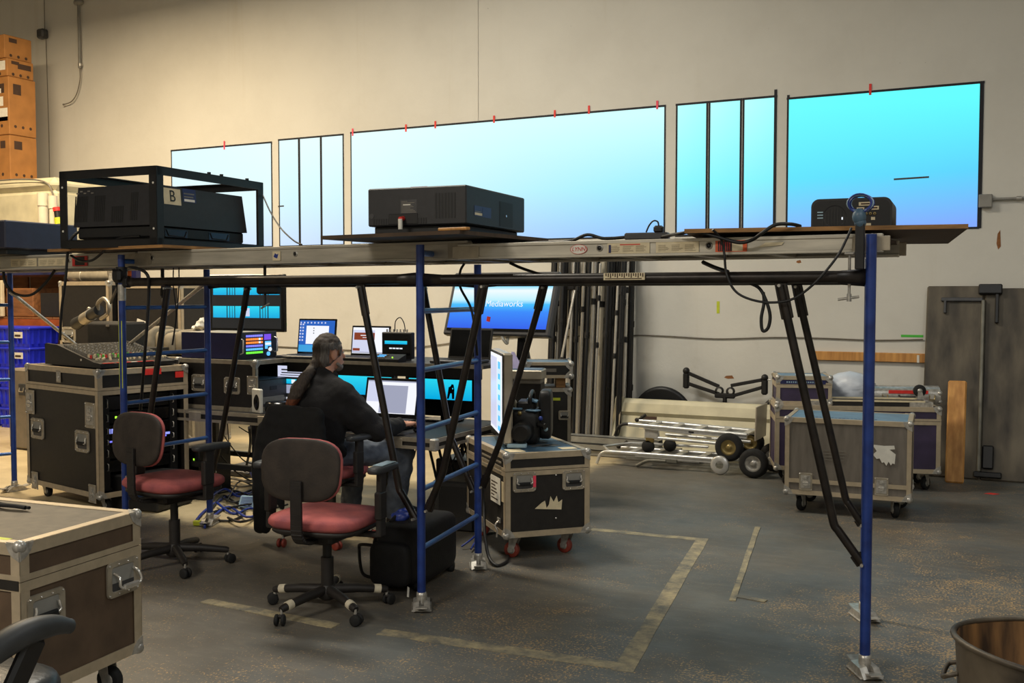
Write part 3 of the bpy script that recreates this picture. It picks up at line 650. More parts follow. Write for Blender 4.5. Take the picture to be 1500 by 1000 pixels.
def knee_ledger(a, c, z, ka, kc, label, clampz=None):
    """black horizontal tube between two posts, with a bent knee strut down to each post; ka / kc: (x, z) runs at either end"""
    t = thing('scaffold_side_brace', label, 'scaffold brace', (a[0], a[1], 0), 0, 'black scaffold side braces')
    A, Q = Vector((a[0], a[1], 0)), Vector((c[0], c[1], 0)); d = Q - A; L = d.length; u = d.normalized()
    b = MB(); n = 14; r = .026
    p0, p1 = u * .03, d - u * .03
    b.tube([p0 + u * .1 + Vector((0, 0, z)), p1 - u * .1 + Vector((0, 0, z))], r, K, 14)
    for p, s in ((p0, 1), (p1, -1)):          # flattened ends
        q = p + u * s * .1; w = Vector((-u.y, u.x, 0))
        vs = []
        for k in range(n):
            an = 2 * PI * k / n; vs.append(tuple(q + w * math.cos(an) * r + Vector((0, 0, z + math.sin(an) * r))))
        for k in range(n):
            an = 2 * PI * k / n; vs.append(tuple(p - u * s * .02 + w * math.cos(an) * .008 + Vector((0, 0, z + math.sin(an) * .035))))
        fs = [[k, (k + 1) % n, n + (k + 1) % n, n + k] for k in range(n)]; b.conv(vs, fs + [list(range(n, 2 * n))], K, True)
    b.build('ledger', t)
    for run, e in ((ka, 0), (kc, 1)):
        if not run: continue
        P = [A + u * ((x - a[0]) / (c[0] - a[0]) * L) - A + Vector((0, 0, zz)) for x, zz in run]
        b = MB(); b.tube([P[0], P[0] + (P[1] - P[0]) * .1, P[0] + (P[1] - P[0]) * .93] + spline([P[0] + (P[1] - P[0]) * .94, P[1], P[1] + (P[2] - P[1]) * .12], 4)[2:] + [P[2]], [.026, .019] + [.018] * 8 + [.02] if False else .0185, K, 12)
        b.bar(P[0] + Vector((0, 0, .02)), P[0] + (P[1] - P[0]) * .14, .012, .052, K, .003)
        b.bar(P[2], P[1] + (P[2] - P[1]) * .75, .012, .05, K, .003)
        b.build('knee_strut', t)
        w = Vector((-u.y, u.x, 0)) * .032
        for q in (P[0], P[2]): b = MB(); b.cyl(q - w, q + w, .007, M['steel'], 8); b.build('pin', t)
    return t
rf = knee_ledger((-2.70, 4.37), (-.569, 4.43), 1.655, [(-2.345, 1.62), (-2.575, .70), (-2.66, .50)], [(-.935, 1.62), (-.70, .615), (-.585, .46)], 'black front brace bearing the white strip label')
knee_ledger((-2.82, 5.19), (-.675, 5.20), 1.655, [(-2.40, 1.62), (-2.68, .73), (-2.79, .47)], [(-1.02, 1.62), (-.768, .575), (-.69, .46)], 'black rear brace of the bay under the small projector')
knee_ledger((-5.03, 4.62), (-2.70, 4.37), 1.66, [(-4.6, 1.62), (-4.79, .79), (-4.98, .45)], [(-3.09, 1.62), (-2.84, .59), (-2.735, .45)], 'black front brace of the bay before the seated person')
knee_ledger((-5.01, 5.34), (-2.82, 5.19), 1.655, [(-4.63, 1.62), (-4.89, .62), (-4.98, .36)], [(-3.2, 1.62), (-3.01, .745), (-2.85, .44)], 'black rear brace of the bay beyond the occupied chair')
# white strip label and taped marks on the right front ledger
p = aty(918, 402, 4.405 - .0); 
b = MB(); b.b2((-.098, -.006, -.016), (.098, 0, .016), M['paper'])
for k in range(17): b.b2((-.088 + k * .011, -.007, .002 - .004 * (k % 3)), (-.083 + k * .011, -.0055, .014), M['card_mark'])
b.b2((-.09, -.007, -.012), (.085, -.0055, -.008), M['card_mark'])
o = b.build('strip_label', rf, (p.x - rf.location.x, 4.401 - .0275 - rf.location.y, 1.664)); o['label'] = 'white strip label with a row of dark marks'
# silver X brace at the far left
t = thing('scaffold_cross_brace', 'pair of silver brace tubes crossing behind the tall rack case', 'scaffold brace', (0, 0, 0))
for a, c in ((aty(14, 426, 5.5), aty(300, 658, 7.6)), (aty(304, 412, 5.37), aty(20, 640, 7.45))):
    b = MB(); b.cyl(a, c, .0135, M['steel'], 10); b.bar(a, a + (c - a).normalized() * .06, .008, .034, M['steel']); b.build('brace_tube', t)
def plank(a, c, dep, z0, z1, label, stickers):
    """aluminium plank: plywood deck between C rails, hook plates at the ends; a,c: front corners"""
    A, Q = Vector((a[0], a[1], 0)), Vector((c[0], c[1], 0)); L = (Q - A).length; rz = math.atan2(Q.y - A.y, Q.x - A.x)
    t = thing('scaffold_plank', label, 'scaffold plank', (A.x, A.y, z0), rz, 'aluminium scaffold planks'); h = z1 - z0; P = M['plank_alu']
    for y, s, nm in ((0, 1, 'side_rail'), (dep, -1, 'side_rail')):
        b = MB(); b.b2((0, y, .012), (L, y + s * .004, h - .012), P)
        b.b2((0, y - s * .006, h - .016), (L, y + s * .035, h), P, .002); b.b2((0, y - s * .006, 0), (L, y + s * .03, .014), P, .002)
        o = b.build(nm, t)
        if s > 0:
            for x in stickers.get('holes', []):
                hb = MB(); hb.lathe([(.0, -.0045), (.011, -.0045), (.0112, -.003)], M['black'], 16, (x, 0, h * .55), (0, 1, 0)); hb.lathe([(.0112, -.005), (.016, -.004), (.017, .0)], M['steel'], 16, (x, 0, h * .55), (0, 1, 0)); hb.build('tube_end', o)
    b = MB(); b.b2((.01, .006, h - .02), (L - .01, dep - .006, h - .006), M['ply_dark']); b.build('deck', t)
    for k in range(6):
        b = MB(); x = .15 + (L - .3) * k / 5; b.b2((x - .025, .005, .004), (x + .025, dep - .005, .03), M['alu_dull']); b.build('cross_member', t)
    for e in (0, 1):
        x = e * L; s = 1 if e == 0 else -1
        for y in (-.003, dep + .003): b = MB(); b.b2((x - s * .03, y - .004, .006), (x + s * .12, y + .004, h - .01), M['alu_dull'], .002); b.build('end_plate', t)
    return t, L, h
HX = lambda px, tt: (aty(px, 360, tt.location.y + .0).x - tt.location.x)
pr, Lr, hr = plank((-2.54, 4.47), (-.53, 4.47), .63, 1.757, 1.834, 'aluminium scaffold plank with the white oval maker sticker', {'holes': [.04, .76, 1.28, 1.93]})
pl, Ll, hl = plank((-4.97, 4.70), (-2.50, 4.50), .62, 1.757, 1.853, 'aluminium scaffold plank carrying the caged projector', {'holes': [.13, 1.32, 2.40]})
pf, Lf, hf = plank((-7.9, 5.0), (-5.03, 4.74), .62, 1.757, 1.853, 'aluminium scaffold plank carrying the dark navy projector', {'holes': [2.2, 2.72]})
def sticker(par, x0, x1, z0, z1, m, name='sticker', label=None, y=-.0052, lines=0, ink='card_mark', head=None):
    b = MB(); b.b2((x0, y, z0), (x1, y + .0015, z1), M[m]); w_, h_ = x1 - x0, z1 - z0
    if head: b.b2((x0 + w_ * .3, y - .0006, z1 - h_ * .2), (x0 + w_ * .78, y, z1 - h_ * .1), M[head])
    for k in range(lines):
        zz = z1 - h_ * (.28 + .62 * k / max(lines, 1))
        for c in range(3):
            xa = x0 + w_ * (.06 + .31 * c); b.b2((xa, y - .0006, zz - h_ * .025), (xa + w_ * random.uniform(.17, .26), y, zz), M[ink])
    o = b.build(name, par)
    if label: o['label'] = label
    return o
side = [o for o in bpy.data.objects if o.parent == pr and o.name.startswith('side_rail')][0]
b = MB(); b.lathe([(0, 0), (1, 0)], M['white'], 28, (.655, -.0055, .038), (0, -1, 0), (.040, .021)); b.lathe([(1, 0), (1.08, -.0008)], M['redink'], 28, (.655, -.0055, .038), (0, -1, 0), (.040, .021))
o = b.build('maker_sticker', pr); o['label'] = 'white oval sticker with red lettering'
text('lettering', 'LYNN', .026, M['redink'], pr, (.655, -.0065, .038), FACE_FRONT, .0005, .18, bold=.0012)
s1 = sticker(pr, .80, 1.005, .014, .062, 'paper', 'warning_label', 'cream safety label with a red heading', lines=6, head='redink')
b = MB(); b.b2((.806, -.0062, .018), (.818, -.0053, .055), M['navy']); b.build('label_mark', pr)
sticker(pr, 1.035, 1.235, .014, .062, 'paper', 'instruction_label', 'cream label with dark lines of small print', lines=6)
b = MB(); b.b2((1.31, -.0055, .010), (1.45, -.0040, .066), M['orange']); b.b2((1.322, -.0062, .016), (1.384, -.005, .060), M['black']); b.b2((1.385, -.0062, .016), (1.432, -.005, .060), M['paper'])
for k in range(6): b.b2((1.328 + k * .009, -.0068, .018), (1.331 + k * .009, -.0058, .056), M['redink'])
o = b.build('orange_label', pr); o['label'] = 'orange framed label, half dark'
b = MB(); b.prism([(1.50, -.0055, .03), (1.60, -.0055, .038), (1.61, -.0055, .05), (1.53, -.0055, .05)], (0, .0012, 0), M['paper']); b.build('label_scrap', pr)
x = 1.15; b = MB(); b.b2((x, -.0055, .018), (x + .06, -.004, .07), M['paper']); b.prism([(x + .008, -.0062, .04), (x + .02, -.0062, .06), (x + .032, -.0062, .052), (x + .045, -.0062, .056), (x + .036, -.0062, .03), (x + .02, -.0062, .034)], (0, .001, 0), M['cable_blue'])
o = b.build('hand_warning_label', pl); o['label'] = 'small white label with a blue hand mark'
sticker(pf, 1.55, 1.85, .02, .075, 'cable_grey' if False else 'paper', 'instruction_label', None, lines=5); sticker(pf, 1.87, 2.17, .02, .075, 'paper', 'warning_label', None, lines=5)
b = MB(); b.b2((2.24, -.0055, .014), (2.40, -.004, .08), M['redink']); b.b2((2.27, -.0062, .02), (2.37, -.005, .075), M['black']); o = b.build('red_framed_label', pf); o['label'] = 'dark label in a red frame'
# boards on the planks
def board(name, pts, z, th, m, label, ze=None, edge=None):
    """plywood sheet from its plan corners, z at each corner"""
    zs = ze or [z] * 4; t = MB()
    vs = [(p[0], p[1], zz) for p, zz in zip(pts, zs)] + [(p[0], p[1], zz - th) for p, zz in zip(pts, zs)]
    t.conv(vs, [(0, 1, 2, 3), (4, 5, 6, 7)], M[m]); t.conv(vs, [(i, (i + 1) % 4, 4 + (i + 1) % 4, 4 + i) for i in range(4)], M[edge or m])
    return tag(t.build(name), label, 'board', 'boards laid on the scaffold planks')
board('plywood_board', [(-1.34, 4.36), (-.215, 4.62), (-.35, 5.56), (-1.46, 5.3)], 1.866, .018, 'ply_dark', 'long plywood board under the small projector, overhanging the scaffold end', [1.869, 1.872, 1.854, 1.854], 'ply')
board('black_board', [(-3.16, 4.17), (-2.31, 4.08), (-2.24, 4.90), (-3.10, 4.96)], 1.876, .018, 'board_black', 'black board under the big black projector', None, 'ply_dark')
board('pale_plywood_board', [(-5.62, 4.56), (-4.50, 4.44), (-4.44, 5.30), (-5.56, 5.42)], 1.874, .018, 'ply_dark', 'pale edged plywood board under the caged projector', None, 'ply')
b = MB(); b.box((-2.36, 4.115, 1.8835), (.16, .035, .014), M['pine'], .003, Matrix.Rotation(-.1, 3, 'Z')); tag(b.build('wood_shim'), 'small yellow wooden shim at the near corner of the black board', 'shim')
# ------------------------------------------------------------------ projectors
PJ, PD = M['proj'], M['proj_dk']
def grille(b, X, u0, u1, v0, v1, n, vertical=True):
    for k in range(n):
        f = (k + .5) / n; w = (u1 - u0 if vertical else v1 - v0) / n * .3
        vs = (u0 + (u1 - u0) * f - w, v0, -.001, u0 + (u1 - u0) * f + w, v1, .0015) if vertical else (u0, v0 + (v1 - v0) * f - w, -.001, u1, v0 + (v1 - v0) * f + w, .0015)
        q = MB(X); q.b2(vs[:3], vs[3:], PD); o = len(b.v); b.v += q.v; k2 = b._m(PD); b.f += [[i + o for i in f_] for f_ in q.f]; b.mi += [k2] * len(q.f); b.sm += q.sm
# middle projector
W, D, Hh = .535, .74, .185; rz = .07
c = Vector((-2.37, 4.25, 0)) + Matrix.Rotation(rz, 3, 'Z') @ Vector((-W / 2, D / 2, 0))
t = thing('large_projector', 'big black box projector on the black board', 'projector', (c.x, c.y, 1.876), rz)
b = MB(); b.box((0, 0, .04 + Hh / 2), (W, D, Hh), PJ, .006); b.build('housing', t)
b = MB(); b.box((-.005, .0, .022), (W - .05, D - .06, .036), PD, .004); b.build('base', t)
b = MB(); Xf, Xr = frame_mat('front', W, D, .04), frame_mat('right', W, D, .04)
grille(b, Xf, .10, .215, .03, .15, 7); grille(b, Xf, -.24, .06, .008, .036, 22); b.build('vent', t)
b = MB(Xr); b.b2((.03, .015, -.001), (.2, .14, .0012), PD); b.cyl((.11, .07, .001), (.11, .07, .004), .006, M['chrome'], 10); b.build('side_hatch', t)
b = MB(Xf)
b.b2((-.085, .058, 0), (.005, .125, .001), M['grey_plastic'])
for k in range(9): b.b2((-.08, .063 + k * .0065, .001), (-.08 + random.uniform(.03, .08), .066 + k * .0065, .0014), M['cable_grey'])
b.b2((-.07, .098, .001), (-.03, .103, .0016), M['white']); b.build('rating_plate', t)
b = MB(Xf); b.cyl((-.245, .05, 0), (-.245, .05, .002), .013, M['grey_plastic'], 16); b.build('round_badge', t)
b = MB(Xr); b.b2((-.28, .045, 0), (-.08, .095, .001), M['navy']); b.b2((-.275, .05, .001), (-.19, .062, .0016), M['paper']); b.b2((-.185, .05, .001), (-.183, .09, .0014), M['black']); b.b2((-.272, .066, .001), (-.2, .07, .0014), M['cable_grey']); b.build('side_label', t)
b = MB(); b.cyl((-.07, -D / 2 - .002, .075), (-.07, -D / 2 - .03, .07), .012, M['redink'], 12); b.cyl((-.07, -D / 2 - .03, .07), (-.068, -D / 2 - .032, .02), .011, M['white'], 12); b.box((-.07, -D / 2, .073), (.16, .006, .05), PD, .002); o = b.build('plug', t); o['label'] = 'red and white plug in the rear socket'
b = MB(); b.b2((-.04, -D / 2 + .02, Hh + .04), (.05, -D / 2 + .06, Hh + .043), M['redink']); b.build('top_tape', t)
b = MB(); b.lathe([(.085, 0), (.09, .03), (.075, .05), (.0, .045)], PD, 24, (0, D / 2, .13), (0, 1, 0)); b.build('lens', t)
for sx in (-1, 1):
    for sy in (-1, 1): b = MB(); b.cyl((sx * .22, sy * .33, .0), (sx * .22, sy * .33, .01), .022, M['rubber'], 12); b.build('foot', t)
# caged projector with its frame
cf = Vector((-4.602, 4.50, 0)); rzc = .055
Wf, Df, Hf = .775, 1.02, .47; Rz = Matrix.Rotation(rzc, 3, 'Z')
c = cf + Rz @ Vector((-Wf / 2, Df / 2, 0)); zb = 1.8745
t = thing('projector_cage', 'black steel stacking cage bolted around the projector marked B', 'frame', (c.x, c.y, zb), rzc)
a = .06; k_ = M['rack_black']
for sx in (-1, 1):
    for sy in (-1, 1):
        b = MB(); x, y = sx * Wf / 2, sy * Df / 2
        b.b2((x, y, 0), (x - sx * a, y - sy * .006, Hf), k_, .002); b.b2((x, y, 0), (x - sx * .006, y - sy * a, Hf), k_, .002); o = b.build('post', t)
        for z in (.1, Hf - .1):
            h = MB(); h.cyl((x - sx * .026, y + sy * .0015, z), (x - sx * .026, y - sy * .008, z), .007, M['white'], 10); h.build('bolt', o)
for z, nm in ((Hf, 'top_rail'), (.045, 'bottom_rail')):
    for s in (-1, 1):
        b = MB(); b.b2((-Wf / 2 + .007, s * Df / 2, z), (Wf / 2 - .007, s * (Df / 2 - .006), z - .052), k_); b.b2((-Wf / 2 + .007, s * Df / 2, z), (Wf / 2 - .007, s * (Df / 2 - .045), z - .006), k_); b.build(nm, t)
        b = MB(); b.b2((s * Wf / 2, -Df / 2 + .007, z), (s * (Wf / 2 - .006), Df / 2 - .007, z - .052), k_); b.b2((s * Wf / 2, -Df / 2 + .007, z), (s * (Wf / 2 - .045), Df / 2 - .007, z - .006), k_)
        if s > 0 and z > .1:
            for yy in (-.02, .1, .36): b.cyl((Wf / 2 - .02, yy, z), (Wf / 2 - .02, yy, z + .014), .012, k_, 10)
        b.build(nm, t)
W, D, Hh = .62, .90, .245
c2 = c + Rz @ Vector((.01, -.035, 0))
t = thing('caged_projector', 'large dark projector with a letter B sheet, inside the steel cage', 'projector', (c2.x, c2.y, zb + .05), rzc)
b = MB(); vs = []
for z, i in ((.075, 0), (.075 + Hh, .022)):
    vs += [(sx * (W / 2 - i), sy * (D / 2 - i), z) for sx, sy in ((-1, -1), (1, -1), (1, 1), (-1, 1))]
b.conv(vs, [(0, 1, 2, 3), (4, 5, 6, 7)] + [(j, (j + 1) % 4, 4 + (j + 1) % 4, 4 + j) for j in range(4)], PJ); b.build('housing', t)
b = MB(); b.box((0, 0, .038), (W - .03, D - .03, .074), PD, .01); b.build('base', t)
tilt = math.atan2(.022, Hh)
Xf = frame_mat('front', W, D, .075) @ Matrix.Rotation(-tilt, 4, 'X'); Xr = frame_mat('right', W, D, .075) @ Matrix.Rotation(-tilt, 4, 'X')
b = MB(); grille(b, Xf, -.31, -.20, .03, .19, 8); grille(b, Xf, -.15, -.06, .03, .19, 6); grille(b, Xf, -.01, .09, .02, .12, 6); grille(b, Xf, .14, .20, .03, .2, 4); b.build('vent', t)
b = MB(Xf)
for k in range(5): b.b2((-.30 + k * .03, .205 + .012 * (k % 2), 0), (-.28 + k * .03, .213 + .012 * (k % 2), .0012), M['cable_grey'])
b.build('panel_print', t)
b = MB(Xr); b.b2((-.325, .135, 0), (-.175, .235, .0012), M['paper']); o = b.build('letter_sheet', t); o['label'] = 'white sheet with a black letter'
e = text('lettering', 'B', .10, M['black'], o, (0, 0, 0), (0, 0, 0), .0006, bold=.003); e.matrix_basis = Xr @ Matrix.Translation((-.25, .185, .002))
b = MB(Xr); b.b2((-.155, .16, 0), (-.035, .245, .0012), M['navy']); b.b2((-.145, .165, .001), (-.05, .18, .0018), M['white']); b.b2((-.145, .19, .001), (-.06, .198, .0016), M['cable_grey']); b.b2((-.145, .21, .001), (-.05, .218, .0016), M['cable_grey']); b.build('blue_label', t)
for u in (-.22, .18):
    b = MB(frame_mat('right', W - .03, D - .03, 0)); b.b2((u - .1, .012, -.001), (u + .1, .058, .002), M['black_gloss'])
    b.tube([(u - .09, .055, .003), (u - .07, .02, .003), (u + .07, .016, .003), (u + .09, .05, .003)], .004, PJ, 6); b.build('foot_recess', t)
b = MB(); b.lathe([(.09, 0), (.1, .03), (.08, .06), (0, .05)], PD, 24, (0, D / 2, .19), (0, 1, 0)); b.build('lens', t)
# small projector on the right board
pw = .355; q = Vector((-.71, 4.93, 1.8745)); rzr = .05
t = thing('small_projector', 'small rounded projector showing its panel of gold sockets', 'projector', (q.x, q.y, 1.862), rzr)
W, D, Hh = .345, .30, .15
b = MB(); prof = []
for cx, cz, a0 in ((W / 2 - .035, Hh - .035, 0), (-W / 2 + .035, Hh - .035, PI / 2)):
    for k in range(7): an = a0 + PI / 2 * k / 6; prof.append((cx + .035 * math.cos(an), -D / 2, cz + .035 * math.sin(an)))
prof += [(-W / 2, -D / 2, .012), (W / 2, -D / 2, .012)]
b.prism(prof, (0, D, 0), M['proj'], True)
pin = [(x * .95, -D / 2 + .003, .012 + (z - .012) * .93) for x, _, z in prof]; b.build('housing', t)
b = MB(); b.prism([(x, -D / 2 - .0015, z) for x, _, z in pin], (0, .003, 0), PD); b.build('rear_panel', t)
b = MB()
for k in range(9): b.b2((-.125 + k * .013, -D / 2 - .003, .03), (-.117 + k * .013, -D / 2 - .001, .11 - .003 * (k - 4) ** 2), M['black'])
b.lathe([(.045, 0), (.05, -.002)], M['proj'], 24, (-.07, -D / 2 - .001, .07), (0, 1, 0)); b.build('fan_grille', t)
b = MB(); yy = -D / 2 - .0035
for x, z, w_, h_ in ((.06, .122, .055, .016), (.04, .100, .032, .014), (.10, .103, .034, .016)):
    b.b2((x - w_ / 2, yy, z - h_ / 2), (x + w_ / 2, yy + .003, z + h_ / 2), M['paper']); b.b2((x - w_ / 3, yy - .0008, z - h_ / 5), (x + w_ / 3, yy, z + h_ / 5), M['card_mark'])
for k in range(5): b.lathe([(.003, -.001), (.007, -.001), (.007, .001)], M['gold'], 12, (.028 + k * .018, yy, .078), (0, 1, 0))
for k in range(3): b.lathe([(.0, -.001), (.004, -.001), (.004, .001)], M['gold'], 10, (.026 + k * .015, yy, .055), (0, 1, 0))
b.b2((.085, yy, .05), (.102, yy + .003, .063), M['paper']); b.b2((.045, yy, .026), (.085, yy + .003, .036), M['paper']); b.build('socket', t)
b = MB()
for k in range(3): b.b2((-.145, yy, .088 - k * .013), (-.120, yy + .002, .093 - k * .013), M['text'] if False else M['plate_blue'])
b.build('panel_print', t)
b = MB(); b.b2((-.040, yy - .0005, .055), (-.034, yy + .002, .066), G['text']); b.build('status_lamp', t)
for sx in (-1, 1):
    for sy in (-1, 1): b = MB(); b.cyl((sx * .13, sy * .11, 0), (sx * .13, sy * .11, .014), .014, M['rubber'], 10); b.build('foot', t)
# projector at the left edge
t = thing('dark_blue_projector', 'dark navy projector beside the caged one', 'projector', (-6.52, 4.93, 1.8535), .05)
b = MB(); b.box((0, 0, .135), (.76, .62, .19), mat('navy_projector', (34, 38, 58), .45, 0, .1, 20), .008); b.box((-.005, .01, .025), (.7, .56, .05), PD, .005); b.build('housing', t)
b = MB(frame_mat('front', .76, .62, .04)); b.b2((-.12, .04, 0), (.21, .16, .0015), PD); b.build('side_hatch', t)
b = MB(frame_mat('front', .76, .62, .04)); b.b2((-.30, .06, 0), (-.14, .12, .0015), M['navy']); b.build('blue_label', t)
b = MB(); b.lathe([(.07, 0), (.08, .03), (.06, .05), (0, .045)], PD, 24, (0, .31, .14), (0, 1, 0)); b.build('lens', t)
# ------------------------------------------------------------------ flight cases on the floor
def rotp(c, rz, x, y): return Vector((c[0], c[1], 0)) + Matrix.Rotation(rz, 3, 'Z') @ Vector((x, y, 0))
# large brown case in the left foreground
w, d = .95, .595; frz = .086; c = rotp((-3.105, 2.38), frz, -w / 2, d / 2)
t = road_case('flight_case', 'large brown flight case with a worn tan lid and a strap on it', 'flight case', (c[0], c[1], 0), frz, w, d, .565, .15, 'brown_lam', 'brown_lid', .135, e=.042, group=None, cr=.055)
Xr = frame_mat('right', w, d, .15)
case_handle(t, Xr, -.185, .30, 1.0); case_handle(t, Xr, .195, .325, 1.0, .03)
b = MB(frame_mat('front', w, d, .15)); b.b2((.02, .4, 0), (.47, .435, .003), M['black_lam']); b.build('side_strip', t)
b = MB(); b.b2((w / 2 - .62, -d / 2 + .03, .7155), (w / 2 - .09, -d / 2 + .055, .7165), M['yellow']); tag(b.build('lid_tape', None, (c[0], c[1], 0), frz), 'yellow green tape strip on the lid edge of the large brown case', 'tape')
p = atz(20, 744, .72)
b = MB(); b.tube(spline([(-.16, .02, .008), (-.05, .0, .01), (.03, .012, .008), (.085, .006, .008)]), .007, M['rubber'], 8); b.tube(spline([(-.1, -.02, .008), (0, -.012, .012), (.07, .0, .008)]), .008, M['rubber'], 8)
tag(b.build('strap', None, p), 'loose black strap lying on the lid of the large brown case', 'strap')
# black case with red casters in the middle
fl, fr = Vector((-2.714, 5.33, 0)), Vector((-2.335, 5.715, 0)); u = (fr - fl); w = u.length; rz = math.atan2(u.y, u.x); d = .80
nrm = Vector((-u.y, u.x, 0)).normalized(); c = (fl + fr) / 2 + nrm * d / 2; MC, MRZ = c, rz
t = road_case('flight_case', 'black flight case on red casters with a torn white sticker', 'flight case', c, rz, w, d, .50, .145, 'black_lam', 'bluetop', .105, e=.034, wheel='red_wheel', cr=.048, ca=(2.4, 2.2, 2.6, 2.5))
Xf, Xl = frame_mat('front', w, d, .145), frame_mat('left', w, d, .145)
case_handle(t, Xf, -.15, .33, .86, tape='pink'); case_handle(t, Xf, .165, .325, .86)
b = MB(Xf); b.prism([(-.085, .165, .001), (.085, .15, .001), (.09, .21, .001), (.065, .195, .001), (.055, .235, .001), (.035, .2, .001), (.015, .235, .001), (.005, .185, .001), (-.01, .165, .001), (-.02, .21, .001), (-.04, .2, .001)], (0, 0, .0015) if False else tuple((Vector((0, 0, .0012)))), M['paper']); o = b.build('torn_sticker', t); o['label'] = 'torn white sticker remnant'
b = MB(Xf)
for z in (.10, .36): b.sph((.05, z, .0), .006, M['chrome'], 8, 5)
b.build('rivet', t)
b = MB(Xl); b.b2((.12, .18, 0), (.31, .34, .0015), M['white']); b.b2((.335, .21, 0), (.375, .33, .0015), M['paper'])
for k in range(6): b.b2((.135, .2 + k * .02, .0015), (.135 + random.uniform(.06, .15), .208 + k * .02, .002), M['card_mark'])
b.build('side_label', t)
b = MB(Xl)
for k in range(3): b.b2((-.05, .435 - k * .028, 0), (.33, .445 - k * .028, .004), M['alu_dull'])
b.build('side_strip', t)
b = MB(Xl); b.tube(spline([(.30, .09, .004), (.30, .06, .03), (.31, .03, .02), (.30, -.01, .02)]), .006, M['chrome'], 7); b.box((.3, .09, .006), (.05, .03, .01), M['chrome'], .003); b.build('latch', t)
b = MB(); zt = .645
for (x0, y0, x1, y1) in ((.12, -.33, .22, -.25), (-.22, -.22, -.12, -.34)): b.b2((x0, min(y0, y1), zt), (x1, max(y0, y1), zt + .0012), M['paper'])
for k in range(8):
    x, y = -.02 + .04 * (k % 4) + random.uniform(-.02, .02), -.17 + .05 * (k // 4) + random.uniform(-.02, .02)
    b.prism([(x, y, zt), (x + .07, y + .01, zt), (x + .05, y + .035, zt), (x + .01, y + .03, zt)], (0, 0, .001), M['cable_grey'])
b.build('lid_label', t)
# grey case, front right
c = rotp((-1.54, 7.5), .07, .43, .29)
t = road_case('flight_case', 'grey flight case with a pale blue lid and a scraped white sticker', 'flight case', c, .07, .86, .58, .555, .14, 'grey_lam', 'blue_lid', .03, e=.032, seam=False, cr=.055, ca=(1.2, 1.9, .4, .7))
Xf = frame_mat('front', .86, .58, .14)
b = MB(Xf); b.b2((-.40, .085, 0), (.40, .115, .003), M['alu']); b.build('tray_band', t)
case_latch(t, Xf, -.28, .095, .85); case_latch(t, Xf, .235, .095, .85)
b = MB(Xf)
P = [(.17, .39), (.25, .385), (.315, .39), (.32, .365), (.285, .36), (.325, .33), (.32, .26), (.305, .265), (.295, .25), (.28, .275), (.265, .245), (.25, .27), (.235, .265), (.22, .295), (.20, .29), (.175, .32), (.2, .345)]
b.prism([(x, y, .001) for x, y in P], (0, 0, .0012), M['white']); o = b.build('torn_sticker', t); o['label'] = 'scraped white sticker'
b = MB(Xf)
for k in range(4): b.b2((-.19 + .01 * k, .26 + k * .022, .0), (-.02 + .005 * k, .268 + k * .022, .001), M['cable_grey'])
b.build('faded_print', t)
b = MB()
for k in range(16):
    x = -.22 + k * .027; b.box((x, -.19 + random.uniform(-.008, .008), .6945), (.017, random.uniform(.008, .03), .0008), M['navy'], 0, Matrix.Rotation(random.uniform(-.7, .7), 3, 'Z'))
b.build('marker_scrawl', t)
# purple case behind it
pl_, pr_ = Vector((-1.81, 8.43, 0)), Vector((-.58, 8.81, 0)); u = pr_ - pl_; w = u.length; rz = math.atan2(u.y, u.x); d = .52
n = Vector((-u.y, u.x, 0)).normalized(); c = (pl_ + pr_) / 2 + n * d / 2; PC, PRZ, PW_ = c, rz, w
t = road_case('flight_case', 'long purple flight case behind the grey one with the pale blue lid', 'flight case', c, rz, w, d, .53, .15, 'purple_lam', 'purple_lam', .11, e=.034, cr=.055, ca=(.3, .9, .2, .5))
# small purple case on its left end
def on_pc(x, y): return PC + Matrix.Rotation(PRZ, 3, 'Z') @ Vector((x, y, 0))
p = on_pc(-w / 2 + .23, -.02)
t = road_case('flight_case', 'small purple case with a blue lid on the long purple case', 'flight case', (p.x, p.y, .682), PRZ, .44, .40, .235, .0, 'purple_lam', 'blue_lid', .07, e=.03, casters=False, corners=True)
Xf = frame_mat('front', .44, .40, 0)
b = MB(Xf); b.b2((-.19, .17, .0005), (.17, .2, .002), M['navy'])
for k in range(14): b.b2((-.14 + k * .017, .18, .002), (-.131 + k * .017, .192, .0025), M['plate_blue'])
b.build('name_strip', t)
b = MB(); b.b2((-.05, -.1, .2335), (.12, .04, .2345), M['white']); b.build('lid_label', t)
# upturned caster board across the purple case
t = thing('caster_board', 'upturned caster board with yellow edges lying on the purple case', 'dolly', (*on_pc(.10, -.17).xy, .682), PRZ)
b = MB(); b.b2((-.46, -.04, .0), (.42, -.025, .055), M['black_lam']); b.b2((-.46, .02, 0), (.42, .035, .055), M['black_lam'])
b.b2((-.47, -.048, .034), (.43, -.024, .048), M['paper']); b.b2((-.47, .018, .05), (.43, .042, .064), M['paper']); b.build('board', t)
for x in (-.44, .40):
    b = MB(); b.b2((x - .09, -.055, .0), (x + .09, .05, .035), M['steel']); b.box((x, 0, .045), (.11, .08, .02), M['steel'], .004)
    for s in (-1, 1): b.prism([(x - .03, s * .02, .05), (x + .03, s * .02, .05), (x + .012, s * .02, .115), (x - .02, s * .02, .115)], (0, s * .004, 0), M['steel'])
    o = b.build('caster', t)
    q = MB(); q.lathe([(.01, -.015), (.045, -.015), (.05, -.008), (.05, .008), (.045, .015), (.01, .015)], M['rubber'], 18, (x - .005, 0, .125), (0, 1, 0)); q.lathe([(.0, -.017), (.02, -.017), (.02, .017), (0, .017)], M['steel'], 12, (x - .005, 0, .125), (0, 1, 0)); q.build('wheel', o)
